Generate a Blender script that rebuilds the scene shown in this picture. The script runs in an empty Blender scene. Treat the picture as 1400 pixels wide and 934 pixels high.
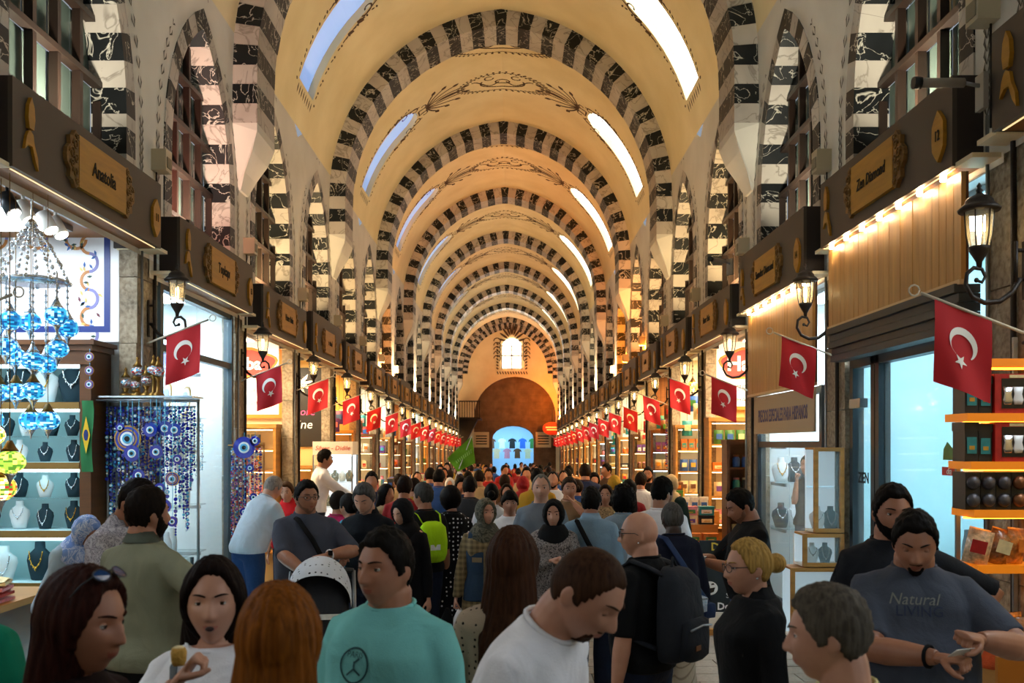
import bpy, math, random
import numpy as np
from mathutils import Vector, Matrix, noise, Euler
sc = bpy.context.scene
COL = sc.collection
random.seed(11)
# ------------------------------------------------------------------ camera, world, exposure
FPX = 1300.0
CX, CZ = 0.18, 1.97
cam_d = bpy.data.cameras.new('camera')
cam = bpy.data.objects.new('camera', cam_d); COL.objects.link(cam)
cam.location = (CX, 0, CZ); cam.rotation_euler = (math.pi/2, 0, 0)
cam_d.sensor_width = 36.0; cam_d.lens = FPX/1400*36
cam_d.shift_x = 2/1400; cam_d.shift_y = 139/1400
cam_d.clip_start = 0.05; cam_d.clip_end = 200
cam_d.dof.use_dof = True; cam_d.dof.focus_distance = 8.5; cam_d.dof.aperture_fstop = 5.0
sc.camera = cam
world = bpy.data.worlds.new('world'); sc.world = world; world.use_nodes = True
world.node_tree.nodes['Background'].inputs[0].default_value = (0.75, 0.85, 1.0, 1)
world.node_tree.nodes['Background'].inputs[1].default_value = 0.35
sc.view_settings.view_transform = 'Standard'; sc.view_settings.look = 'None'
sc.view_settings.exposure = 0.15; sc.view_settings.gamma = 1.0; sc.view_settings.use_curve_mapping = False
SKY_R, SKY_L = 4.0, 0.55        # daylight strength of the vault slots, right and left
UP_W = 75.0                      # warm floodlights standing on the fascia boards
SHOP_W = 95.0                    # ceiling lamps in the shops

# ------------------------------------------------------------------ helpers
def lin(c):
    if isinstance(c, str):
        c = c.lstrip('#'); c = [int(c[i:i+2], 16)/255 for i in (0, 2, 4)]
        c = [x/12.92 if x <= .04045 else ((x+.055)/1.055)**2.4 for x in c]
    return tuple(c)+(1.0,)
MATS = {}
class NT:
    def __init__(s, m):
        m.use_nodes = True; s.t = m.node_tree; s.b = s.t.nodes['Principled BSDF']; s._c = {}
    def n(s, typ, **kw):
        nd = s.t.nodes.new(typ)
        for k, v in kw.items():
            if k.startswith('i_'):
                key = k[2:]; nd.inputs[int(key) if key.isdigit() else key].default_value = v
            else: setattr(nd, k, v)
        return nd
    def l(s, a, b): s.t.links.new(a, b)
    def co(s, what='Object', rnd=True):
        if (what, rnd) in s._c: return s._c[(what, rnd)]
        o = s.n('ShaderNodeTexCoord').outputs[what]
        if rnd:
            r = s.n('ShaderNodeObjectInfo').outputs['Random']
            v = s.n('ShaderNodeVectorMath', operation='MULTIPLY_ADD')
            s.l(r, v.inputs[0]); v.inputs[1].default_value = (37, 53, 71); s.l(o, v.inputs[2]); o = v.outputs[0]
        s._c[(what, rnd)] = o
        return o
    def noise(s, scale=5, detail=3, dist=0., rough=.5, what='Object', sc3=None, rnd=True):
        nd = s.n('ShaderNodeTexNoise'); nd.inputs['Scale'].default_value = scale; nd.inputs['Detail'].default_value = detail
        nd.inputs['Distortion'].default_value = dist; nd.inputs['Roughness'].default_value = rough
        c = s.co(what, rnd)
        if sc3:
            mp = s.n('ShaderNodeMapping'); mp.inputs['Scale'].default_value = sc3; s.l(c, mp.inputs[0]); c = mp.outputs[0]
        s.l(c, nd.inputs['Vector']); return nd.outputs['Fac']
    def ramp(s, fac, stops, interp='LINEAR'):
        r = s.n('ShaderNodeValToRGB'); r.color_ramp.interpolation = interp; e = r.color_ramp.elements
        while len(e) < len(stops): e.new(.5)
        for el, (p, c) in zip(e, stops): el.position = p; el.color = lin(c)
        s.l(fac, r.inputs[0]); return r.outputs[0]
    def mix(s, fac, a, b, bt='MIX'):
        m = s.n('ShaderNodeMix', data_type='RGBA', blend_type=bt)
        for sock, val in ((m.inputs[0], fac), (m.inputs[6], a), (m.inputs[7], b)):
            if isinstance(val, bpy.types.NodeSocket): s.l(val, sock)
            elif isinstance(val, (int, float)): sock.default_value = val
            else: sock.default_value = lin(val)
        return m.outputs[2]
    def bump(s, fac, strength=.3, dist=.02):
        b = s.n('ShaderNodeBump'); b.inputs['Strength'].default_value = strength; b.inputs['Distance'].default_value = dist
        s.l(fac, b.inputs['Height']); s.l(b.outputs[0], s.b.inputs['Normal'])
    def base(s, c):
        if isinstance(c, bpy.types.NodeSocket): s.l(c, s.b.inputs['Base Color'])
        else: s.b.inputs['Base Color'].default_value = lin(c)
def mat(name, col='#888888', rough=.6, metal=0., emit=0., ecol=None, var=0., vs=6., bump=0., bs=40., alpha=1., trans=0., spec=None, sc3=None, coat=0.):
    if name in MATS: return MATS[name]
    m = bpy.data.materials.new(name); MATS[name] = m; t = NT(m); b = t.b
    b.inputs['Roughness'].default_value = rough; b.inputs['Metallic'].default_value = metal
    if spec is not None: b.inputs['Specular IOR Level'].default_value = spec
    if coat: b.inputs['Coat Weight'].default_value = coat
    if trans: b.inputs['Transmission Weight'].default_value = trans
    if alpha < 1: b.inputs['Alpha'].default_value = alpha
    if var:
        c = Vector(lin(col)[:3]); f = t.noise(vs, 3, sc3=sc3)
        t.base(t.ramp(f, [(.25, tuple(c*(1-var))), (.75, tuple(c*(1+var)))]))
    else: t.base(col)
    if bump: t.bump(t.noise(bs, 3, sc3=sc3), bump, .01)
    if emit:
        b.inputs['Emission Color'].default_value = lin(ecol or col); b.inputs['Emission Strength'].default_value = emit
    m.diffuse_color = lin(col)
    return m
def smat(name):       # a new material to be filled by hand
    m = bpy.data.materials.new(name); MATS[name] = m
    return m, NT(m)

class MB:
    def __init__(s): s.v = []; s.f = []; s.m = []; s.s = []
    def add(s, vs, fs, mi=0, smooth=False):
        o = len(s.v); s.v.extend([tuple(map(float, p)) for p in vs])
        for f in fs: s.f.append(tuple(i+o for i in f)); s.m.append(mi); s.s.append(smooth)
        return s
    def box(s, c, d, mi=0, rz=0., rx=0., ry=0.):
        x, y, z = (q/2 for q in d)
        vs = [Vector(p) for p in ((-x,-y,-z),(x,-y,-z),(x,y,-z),(-x,y,-z),(-x,-y,z),(x,-y,z),(x,y,z),(-x,y,z))]
        if rz or rx or ry:
            R = Euler((rx, ry, rz)).to_matrix(); vs = [R @ v for v in vs]
        c = Vector(c)
        return s.add([v+c for v in vs], [(0,3,2,1),(4,5,6,7),(0,1,5,4),(1,2,6,5),(2,3,7,6),(3,0,4,7)], mi)
    def bb(s, a, b, mi=0): return s.box([(p+q)/2 for p, q in zip(a, b)], [abs(q-p) for p, q in zip(a, b)], mi)
    def cyl(s, p0, p1, r0, r1=None, n=12, mi=0, smooth=True): return s.tube([p0, p1], [r0, r0 if r1 is None else r1], n, mi, smooth)
    def tube(s, pts, r, n=8, mi=0, smooth=True, flat=1.):
        pts = [Vector(p) for p in pts]
        if not isinstance(r, (list, tuple)): r = [r]*len(pts)
        rings = []; u = None
        for i, p in enumerate(pts):
            d = (pts[min(i+1, len(pts)-1)]-pts[max(i-1, 0)])
            d = d.normalized() if d.length > 1e-9 else Vector((0,0,1))
            if u is None:
                a = Vector((0,0,1)) if abs(d.z) < .9 else Vector((1,0,0)); u = d.cross(a).normalized()
            else:
                u = u-d*u.dot(d); u = u.normalized() if u.length > 1e-6 else d.orthogonal().normalized()
            w = d.cross(u)
            rings.append([p+(u*math.cos(2*math.pi*k/n)+w*math.sin(2*math.pi*k/n)*flat)*r[i] for k in range(n)])
        vs = [v for rg in rings for v in rg]; fs = []
        for i in range(len(rings)-1):
            for k in range(n): a = i*n+k; b = i*n+(k+1)%n; fs.append((a, b, b+n, a+n))
        s.add(vs, fs, mi, smooth); o = len(s.v)-len(vs)
        s.f.append(tuple(o+n-1-k for k in range(n))); s.m.append(mi); s.s.append(False)
        s.f.append(tuple(o+len(vs)-n+k for k in range(n))); s.m.append(mi); s.s.append(False)
        return s
    def lathe(s, prof, c=(0,0,0), n=16, mi=0, smooth=True, sx=1., sy=1.):
        vs = []; fs = []; c = Vector(c)
        for r, z in prof:
            for k in range(n): a = 2*math.pi*k/n; vs.append(c+Vector((r*math.cos(a)*sx, r*math.sin(a)*sy, z)))
        for i in range(len(prof)-1):
            for k in range(n): a = i*n+k; b = i*n+(k+1)%n; fs.append((a, b, b+n, a+n))
        fs.append(tuple(range(n))[::-1]); fs.append(tuple(len(vs)-n+k for k in range(n)))
        return s.add(vs, fs, mi, smooth)
    def sphere(s, c, r, nu=12, nv=8, mi=0, R=None):
        if not isinstance(r, (tuple, list)): r = (r, r, r)
        vs = []; fs = []; c = Vector(c)
        for j in range(nv+1):
            t = math.pi*j/nv
            for i in range(nu):
                a = 2*math.pi*i/nu; p = Vector((math.sin(t)*math.cos(a)*r[0], math.sin(t)*math.sin(a)*r[1], math.cos(t)*r[2]))
                vs.append(c+(R @ p if R else p))
        for j in range(nv):
            for i in range(nu): a = j*nu+i; b = j*nu+(i+1)%nu; fs.append((a, a+nu, b+nu, b))
        return s.add(vs, fs, mi, True)
    def prism(s, poly, f, t, mi=0):    # poly: 2D outline; f(u,v,w)->3D; thickness t along w
        n = len(poly); vs = [f(u, v, 0) for u, v in poly]+[f(u, v, t) for u, v in poly]
        fs = [tuple(range(n))[::-1], tuple(range(n, 2*n))]+[(i, (i+1)%n, (i+1)%n+n, i+n) for i in range(n)]
        return s.add(vs, fs, mi)
    def ribbon(s, pts, w, nrm, mi=0, t=.003):     # thin painted stroke lying on a surface
        pts = [Vector(p) for p in pts]; vs = []; fs = []
        for i, p in enumerate(pts):
            d = (pts[min(i+1, len(pts)-1)]-pts[max(i-1, 0)]).normalized()
            nn = Vector(nrm[i] if isinstance(nrm, list) else nrm); q = d.cross(nn).normalized()
            ww = w[i] if isinstance(w, list) else w
            vs += [p+q*ww/2+nn*t, p-q*ww/2+nn*t]
        for i in range(len(pts)-1): fs.append((2*i, 2*i+1, 2*i+3, 2*i+2))
        return s.add(vs, fs, mi)
    def mesh(s, name, mats):
        me = bpy.data.meshes.new(name); me.from_pydata(s.v, [], s.f)
        for m in mats: me.materials.append(m)
        me.polygons.foreach_set('material_index', s.m); me.polygons.foreach_set('use_smooth', s.s); me.update()
        return me
    def obj(s, name, mats, parent=None, loc=(0,0,0), rot=(0,0,0)):
        if not isinstance(mats, (list, tuple)): mats = [mats]
        return ob(name, s.mesh(name, mats), parent, loc, rot)
def ob(name, me, parent=None, loc=(0,0,0), rot=(0,0,0), scale=None):
    o = bpy.data.objects.new(name, me); COL.objects.link(o); o.location = loc; o.rotation_euler = rot
    if parent: o.parent = parent
    if scale: o.scale = scale if isinstance(scale, (tuple, list)) else (scale,)*3
    return o
def tag(o, label=None, cat=None, group=None, kind=None):
    if label: o['label'] = label
    if cat: o['category'] = cat
    if group: o['group'] = group
    if kind: o['kind'] = kind
    return o
def thing(name, label, cat, loc=(0,0,0), rz=0., group=None, scale=None):
    return tag(ob(name, None, None, loc, (0,0,rz), scale), label, cat, group)
def struct(o, label): return tag(o, label, None, None, 'structure')
def copy_tree(o, parent=None, **kw):
    c = o.copy(); COL.objects.link(c); c.parent = parent
    for ch in o.children: copy_tree(ch, c)
    return c
ORD = ['nearest', 'second', 'third', 'fourth', 'fifth', 'sixth', 'seventh', 'eighth', 'ninth', 'tenth', 'eleventh', 'twelfth', 'thirteenth', 'fourteenth', 'fifteenth', 'sixteenth', 'seventeenth', 'eighteenth', 'nineteenth', 'twentieth', 'twenty-first', 'twenty-second', 'twenty-third', 'twenty-fourth']
def text_mesh(body, size, mats, extrude=.002, shear=0., sx=1., offset=0.):
    cu = bpy.data.curves.new('lettering', 'FONT'); cu.body = body; cu.size = size; cu.extrude = extrude
    cu.align_x = 'CENTER'; cu.align_y = 'CENTER'; cu.shear = shear; cu.resolution_u = 2; cu.offset = offset
    o = bpy.data.objects.new('lettering', cu); me = bpy.data.meshes.new_from_object(o)
    bpy.data.objects.remove(o); me.materials.clear(); me.materials.append(mats)
    if sx != 1.: me.transform(Matrix.Diagonal((sx, 1, 1, 1)))
    return me
def light(name, kind, loc, power, col, size=.3, target=None, sy=None, spread=None, angle=None, parent=None):
    d = bpy.data.lights.new(name, kind); d.energy = power; d.color = col
    if kind == 'AREA':
        d.size = size
        if sy: d.shape = 'RECTANGLE'; d.size_y = sy
        if spread: d.spread = spread
    else: d.shadow_soft_size = size
    if kind == 'SPOT' and angle: d.spot_size = angle; d.spot_blend = .6
    o = bpy.data.objects.new(name, d); COL.objects.link(o); o.location = loc
    if target is not None: o.rotation_euler = (Vector(target)-Vector(loc)).to_track_quat('-Z', 'Y').to_euler()
    if parent: o.parent = parent
    return o
def sst(a, b, x):
    t = np.clip((x-a)/(b-a), 0, 1); return t*t*(3-2*t)
# bay rhythm of the hall: bay k lies between gap(k-1) and gap(k); the street falls away gently
def gap(k): return 8.9+3.08*k
LASTBAY = 16
def zf(y): return -0.018*max(0., y-4.)
BB = {-2: 1.85, -1: 1.82, 0: 1.77, 1: 1.60, 2: 1.47, 3: 1.45, 4: 1.39, 5: 1.28}
def bz(k): return CZ+(BB[k] if k in BB else 1.28-.042*(k-5))      # underside of the fascia
BOARD_H = .58
# ------------------------------------------------------------------ surface materials
def mk_plaster(name, col, col2):
    m, t = smat(name); f = t.noise(1.3, 5, rnd=False)
    t.base(t.ramp(f, [(.3, col), (.7, col2)])); t.b.inputs['Roughness'].default_value = .85
    t.bump(t.noise(22, 4, rnd=False), .12, .01); return m
PLASTER = mk_plaster('cream plaster', '#dac99c', '#e6d7ae')
WPLASTER = mk_plaster('white plaster', '#cfccc2', '#dedbd2')
SHOPWHITE = mat('shop white paint', '#e8e4da', .6)
SHOPCREAM = mat('shop cream paint', '#dcc79a', .6)
SHOPWOOD = mat('shop wood lining', '#8a5c2c', .5, var=.3, vs=3., sc3=(1, 1, 12))
def mk_marble(name, base, b2, vein, vw, sc_):
    m, t = smat(name)
    n1 = t.noise(sc_, 4, 1.6); ab = t.n('ShaderNodeMath', operation='SUBTRACT', i_1=.5); t.l(n1, ab.inputs[0])
    a2 = t.n('ShaderNodeMath', operation='ABSOLUTE'); t.l(ab.outputs[0], a2.inputs[0])
    v = t.ramp(a2.outputs[0], [(0., (1, 1, 1)), (vw, (0, 0, 0))])
    g = t.ramp(t.noise(sc_*.6, 4, .4), [(.3, base), (.7, b2)])
    t.base(t.mix(v, g, vein)); t.b.inputs['Roughness'].default_value = .45; t.b.inputs['Specular IOR Level'].default_value = .3
    return m
DARKM = mk_marble('black veined marble', '#0f1214', '#1d2124', '#c9c6ba', .016, 3.2)
LITEM = mk_marble('grey white marble', '#a8a199', '#c4beb4', '#8d867d', .03, 2.2)
PINKM = mk_marble('pink stained marble', '#a8a199', '#c4beb4', '#8d867d', .03, 2.2)
def mk_stone():
    m, t = smat('weathered stone'); n1 = t.noise(3, 6, .3); n2 = t.noise(26, 5)
    c = t.ramp(n1, [(.25, '#4c4136'), (.5, '#8a7a64'), (.75, '#b5a68c')])
    c2 = t.ramp(n2, [(.3, '#5a4c3c'), (.6, '#c9bda6')]); t.base(t.mix(.35, c, c2))
    t.b.inputs['Roughness'].default_value = .9; t.bump(n2, .6, .02); return m
STONE = mk_stone()
def mk_ashlar():
    m, t = smat('brown ashlar wall'); br = t.n('ShaderNodeTexBrick'); mp = t.n('ShaderNodeMapping')
    mp.inputs['Rotation'].default_value = (math.pi/2, 0, 0); t.l(t.co('Object', False), mp.inputs[0]); t.l(mp.outputs[0], br.inputs['Vector'])
    for k, c in (('Color1', '#6b5238'), ('Color2', '#5a4530'), ('Mortar', '#4a3826')): br.inputs[k].default_value = lin(c)
    br.inputs['Scale'].default_value = 1.; br.inputs['Mortar Size'].default_value = .012; br.inputs['Brick Width'].default_value = .9; br.inputs['Row Height'].default_value = .42
    n1 = t.noise(2, 5, rnd=False); t.base(t.mix(.6, br.outputs[0], t.ramp(n1, [(.3, '#4e3a26'), (.7, '#80664a')])))
    t.b.inputs['Roughness'].default_value = .9; return m
ASHLAR = mk_ashlar()
WOODW = mat('dark window wood', '#22140c', .5, var=.3, vs=4, sc3=(6, 6, 1))
PANEG = mat('unlit room glass', '#4d5a54', .22, var=.25, vs=1.5, spec=.6)  # grey-green paints the dark of the unlit rooms behind into the panes
PAINT = mat('brown ornament paint', '#4a3420', .8)
PAINTG = mat('grey leaf paint', '#5e5a50', .8)
def mk_paver():
    m, t = smat('paving stone'); n1 = t.noise(3, 5); n2 = t.noise(40, 4)
    t.base(t.mix(.3, t.ramp(n1, [(.3, '#8d8478'), (.7, '#b0a698')]), t.ramp(n2, [(.3, '#6b6358'), (.7, '#c4bbac')])))
    t.b.inputs['Roughness'].default_value = .42; t.bump(n2, .15, .004); return m
PAVER = mk_paver()
GROUT = mat('floor grout', '#4a443c', .9)

# ------------------------------------------------------------------ floor with paving stones
Y0, YE = -7.0, 61.3
fl = MB()
ys = [Y0, 4.]+[8.+4*i for i in range(15)]
for a, b in zip(ys[:-1], ys[1:]):
    fl.add([(-5.6, a, zf(a)-.012), (5.6, a, zf(a)-.012), (5.6, b, zf(b)-.012), (-5.6, b, zf(b)-.012)], [(0, 1, 2, 3)])
floor = struct(fl.obj('floor', [GROUT]), 'grey stone paved floor of the bazaar street')
pv = MB(); pv.box((0, 0, -.02), (.588, .288, .04)); paver_me = pv.mesh('paver', [PAVER])
rows = 0; cells = []
for j in range(150):
    y = 2.6+.3*j
    for i in range(-6, 6):
        x = .6*i+.3+(.3 if j % 2 else 0)
        if abs(x) < 3.3: cells.append((y, x))
def vis_score(c):     # what the crowd leaves open in the picture
    y, x = c; px = 698+(x-CX)*FPX/y
    return min(abs(px-960)+abs(y-9.)*25, abs(px-600)+abs(y-12)*25, abs(px-800)+abs(y-8.)*30)
cells.sort(key=vis_score)
for k, (y, x) in enumerate(cells[:290]):
    o = ob('paver', paver_me, floor, (x, y, zf(y)+random.uniform(-.002, .002)), (math.atan(-.018 if y > 4 else 0), 0, 0))
rest = MB()
for (y, x) in cells[290:]: rest.box((x, y, zf(y)-.02), (.588, .288, .04))
tag(rest.obj('paver_field', [PAVER], floor), kind='stuff')

# ------------------------------------------------------------------ vault profile
VR, VC, ZS = 3.5, .3, CZ+4.6
THM = math.acos(VC/VR)
def vp(th, s, d=0.):      # point on the vault profile at angle th, side s (+1 right), d = distance inward
    return (s*(-VC+(VR-d)*math.cos(th)), ZS+(VR-d)*math.sin(th))
def wx(z, d=0.): return 3.2-d if z < ZS else -VC+math.sqrt(max(0, (VR-d)**2-(z-ZS)**2))
SL0, SL1, SLW = .29, .89, .98
def slot_w(th):
    if th < SL0 or th > SL1: return 0.
    if th > SL1-.13: return SLW*math.sqrt(max(0., 1-((th-SL1+.13)/.13)**2))
    return SLW
TH0 = .11
ths = [TH0, .2, SL0-.001, SL0]+[SL0+(SL1-.13-SL0)*i/7 for i in range(1, 8)]+[SL1-.13+.13*q for q in (.35, .6, .8, .92, .99)]+[SL1+.001]
n_ = 9
ths += [SL1+(THM-SL1)*i/n_ for i in range(1, n_+1)]
SKYR = mat('bright daylight pane', '#ffffff', .5, emit=SKY_R, ecol='#f4faff')
SKYL = mat('blue sky pane', '#b7d2ff', .5, emit=SKY_L, ecol='#78acf8')
ceil = MB(); wn = 0
ringy = [gap(k) for k in range(-3, LASTBAY+2, 2)]
edges = [Y0]+[y for y in ringy if y > Y0]
if edges[-1] < YE: edges.append(YE)
slots = []
for a, b in zip(edges[:-1], edges[1:]):
    c = (a+b)/2
    full = (b-a) > 5
    for s in (-1, 1):
        rowsv = []
        for th in ths:
            w = slot_w(th) if full else 0.
            x, z = vp(th, s); rowsv.append([(x, a, z), (x, c-max(w, .02)/2, z), (x, c+max(w, .02)/2, z), (x, b, z)])
        vs = [p for r in rowsv for p in r]; fs = []
        for i in range(len(ths)-1):
            o = i*4
            for j in range(3):
                if j == 1 and full and SL0-.0005 <= ths[i] and ths[i+1] <= SL1+.0005: continue
                q = (o+j, o+j+1, o+j+5, o+j+4); fs.append(q if s < 0 else q[::-1])
        ceil.add(vs, fs, 0, True)
        if full:
            mid = [i for i, t in enumerate(ths) if SL0 <= t <= SL1]
            rev = []
            pv_, pf_ = [], []
            for i in mid:
                w = slot_w(ths[i]); w = max(w, .02); x, z = vp(ths[i], s); xo, zo = vp(ths[i], s, -.12)
                rev += [(x, c-w/2, z), (x, c+w/2, z), (xo, c-w/2, zo), (xo, c+w/2, zo)]
                pv_ += [(xo, c-w/2, zo), (xo, c+w/2, zo)]
            fs = []
            for i in range(len(mid)-1):
                o = 4*i; fs += [(o, o+4, o+6, o+2), (o+1, o+3, o+7, o+5)]; pf_.append((2*i, 2*i+1, 2*i+3, 2*i+2))
            fs.append((0, 2, 3, 1)); ceil.add(rev, fs, 0, True)
            wn += 1; side = 'left' if s < 0 else 'right'
            o = MB().add(pv_, pf_).obj('window_%d' % wn, [SKYL if s < 0 else SKYR])
            struct(o, '%s curved skylight slot in the %s flank of the vault, %s from the camera' % ('pale blue' if s < 0 else 'bright white', side, ORD[len(slots)//2]))
            slots.append((c, s))
ceiling = struct(ceil.obj('ceiling', [PLASTER]), 'cream pointed barrel vault with painted ornaments')

# ------------------------------------------------------------------ striped transverse arches
RD, RT = .85, .30          # soffit depth, front face height
ring_pts = []
s_tot = VR*THM
NV = 20                   # voussoirs per flank on the curve
def ring_section(th, d, s): return vp(th, s, d)
def vouss(pin, pout, y0, y1):    # 8-corner stone between two joints: pin/pout = [(x,z),(x,z)]
    vs = [(p[0], y, p[1]) for y in (y0, y1) for p in (pin[0], pin[1], pout[1], pout[0])]
    return MB().add(vs, [(0, 1, 2, 3), (7, 6, 5, 4), (0, 4, 5, 1), (1, 5, 6, 2), (2, 6, 7, 3), (3, 7, 4, 0)])
ring_meshes = []           # (mesh, is_dark)
kh = (THM)/(NV+.5)
KD = -.03
for s in (-1, 1):
    for i in range(NV):
        t0 = THM-kh*(i+.5); t1 = THM-kh*(i+1.5)
        dark = i % 2 == 1
        pr = .004*((i*7) % 3)
        m = vouss([vp(t0, s, RT+pr), vp(t1, s, RT+pr)], [vp(t0, s, KD), vp(t1, s, KD)], -RD/2-pr, RD/2)
        ring_meshes.append((m.mesh('voussoir', [DARKM if dark else LITEM]), dark))
    for j in range(3):
        z1 = ZS-.235*j; z0 = z1-.235; dark = (NV+j) % 2 == 1
        tb = THM-kh*(NV+.5)
        m = vouss([(s*(3.2-RT), z1), (s*(3.2-RT), z0)], [(s*(3.2-KD), z1), (s*(3.2-KD), z0)], -RD/2-.004*(j % 2), RD/2)
        ring_meshes.append((m.mesh('voussoir', [DARKM if dark else LITEM]), dark))
kp = [vp(THM-kh*.5, -1, RT), vp(THM-kh*.5, 1, RT)]; kq = [vp(THM-kh*.5, -1, KD), vp(THM-kh*.5, 1, KD)]
ring_meshes.append((vouss(kp, kq, -RD/2-.006, RD/2).mesh('keystone', [DARKM]), True))
# white corbel under each foot
def corbel(s):
    mb = MB(); z0 = ZS-.235*3
    prof = [(3.2-RT, z0), (3.2-RT, z0-.10), (3.2-RT*.75, z0-.32), (3.2-RT*.35, z0-.55), (3.2-.03, z0-.75), (3.22, z0-.75), (3.22, z0)]
    hw = [RD/2, RD/2, RD/2*.86, RD/2*.62, RD/2*.4, RD/2*.4, RD/2]
    vs = [(s*x, -w, z) for (x, z), w in zip(prof, hw)]+[(s*x, w, z) for (x, z), w in zip(prof, hw)]
    n = len(prof); fs = [tuple(range(n)), tuple(range(n, 2*n))[::-1]]+[(i, i+n, (i+1) % n+n, (i+1) % n) for i in range(n)]
    return mb.add(vs, fs).mesh('corbel', [WPLASTER])
cor_me = [corbel(-1), corbel(1)]
tn = 0
for r, y in enumerate(ringy):
    if y < 2: continue
    tn += 1
    rt = ob('trim_%d' % tn, None, None, (0, y, 0)); struct(rt, 'black and white striped marble arch across the vault, %s from the camera' % ORD[tn-1])
    if y < 43:
        for me, dk in ring_meshes: ob('voussoir' if 'key' not in me.name else 'keystone', me, rt)
    else:
        for want in (True, False):
            mb = MB()
            for me, dk in ring_meshes:
                if dk == want: mb.add([v.co for v in me.vertices], [tuple(p.vertices) for p in me.polygons])
            tag(mb.obj('dark_voussoir_band' if want else 'light_voussoir_band', [DARKM if want else LITEM], rt), kind='stuff')
    for c in cor_me: ob('corbel', c, rt)

# ------------------------------------------------------------------ upper walls with lunette windows
WA, WSP, WAP = .98, 4.86, 6.52           # half width, spring and apex of the lunettes
c2 = ((WAP-WSP)**2-WA**2)/(2*WA); R2 = WA+c2
def arch_outline(zb, d=0., nj=4, na=9):   # (u,z) from far-left base over the apex to the right base; d = outward offset
    left = [(-(WA+d), zb+(WSP-zb)*i/nj) for i in range(nj)]
    amax = math.acos(c2/(R2+d))
    left += [(-(-c2+(R2+d)*math.cos(amax*i/na)), WSP+(R2+d)*math.sin(amax*i/na)) for i in range(na)]
    ap = [(0, WSP+math.sqrt((R2+d)**2-c2**2))]
    return left+ap+[(-u, z) for u, z in left[::-1]]
WREC = .30; WVT = .20
def joint_points(zb, n_each=.235):
    out = []
    zj = zb
    while zj < WSP-.05: out.append(('j', zj)); zj += n_each
    amax = math.acos(c2/R2); na = 9
    for i in range(na+1): out.append(('a', amax*i/na))
    return out
def jp(p, d, s):
    if p[0] == 'j': return (s*(WA+d), p[1])
    if p[1] >= math.acos(c2/R2)-1e-6:
        return (0, WSP+math.sqrt((R2+d)**2-c2**2))
    return (s*(-c2+(R2+d)*math.cos(p[1])), WSP+(R2+d)*math.sin(p[1]))
walls = {-1: MB(), 1: MB()}
winfo = []
ZT = ZS+VR*math.sin(TH0)
for k in range(-2, LASTBAY+2):
    a, b = max(gap(k-1), Y0), min(gap(k), YE)
    c = (gap(k-1)+gap(k))/2
    zb = bz(k)-.05
    for s in (-1, 1):
        if b-a < 2.9:
            walls[s].add([(s*3.2, a, zb), (s*3.2, b, zb), (s*3.2, b, ZT), (s*3.2, a, ZT)], [(0, 1, 2, 3)]); continue
        zo = bz(k)+.30
        inner = arch_outline(zo, .0)
        n = len(inner); outer = []
        for i, (u, z) in enumerate(inner):
            f = i/(n-1)
            if f < .36: outer.append((a-c, zb+(ZT-zb)*f/.36))
            elif f > .64: outer.append((b-c, zb+(ZT-zb)*(1-f)/.36))
            else: outer.append((a-c+(b-a)*(f-.36)/.28, ZT))
        outer[0] = (a-c, zb); outer[-1] = (b-c, zb)
        vs = [(s*wx(z), c+u, z) for u, z in inner]+[(s*wx(z), c+u, z) for u, z in outer]+[(s*(3.2+WREC+.1), c+u, z) for u, z in inner]
        fs = []
        for i in range(n-1):
            fs.append((i, i+1, n+i+1, n+i))
            if k < -1: fs.append((i, 2*n+i, 2*n+i+1, i+1))
        # sill wall
        vs += [(s*3.2, c+inner[0][0], zb), (s*3.2, c+inner[-1][0], zb)]
        q = len(vs)
        fs.append((n, 0, q-2)); fs.append((0, n-1, q-1, q-2)); fs.append((n-1, 2*n-1, q-1))
        walls[s].add(vs, fs, 0)
        winfo.append((k, s, c, zo))
for s in (-1, 1):
    # upper wall behind the camera end is closed too
    struct(walls[s].obj('wall_left' if s < 0 else 'wall_right', [WPLASTER]), 'white plastered upper wall on the %s with arched windows' % ('left' if s < 0 else 'right'))
wobj = {}
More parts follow.
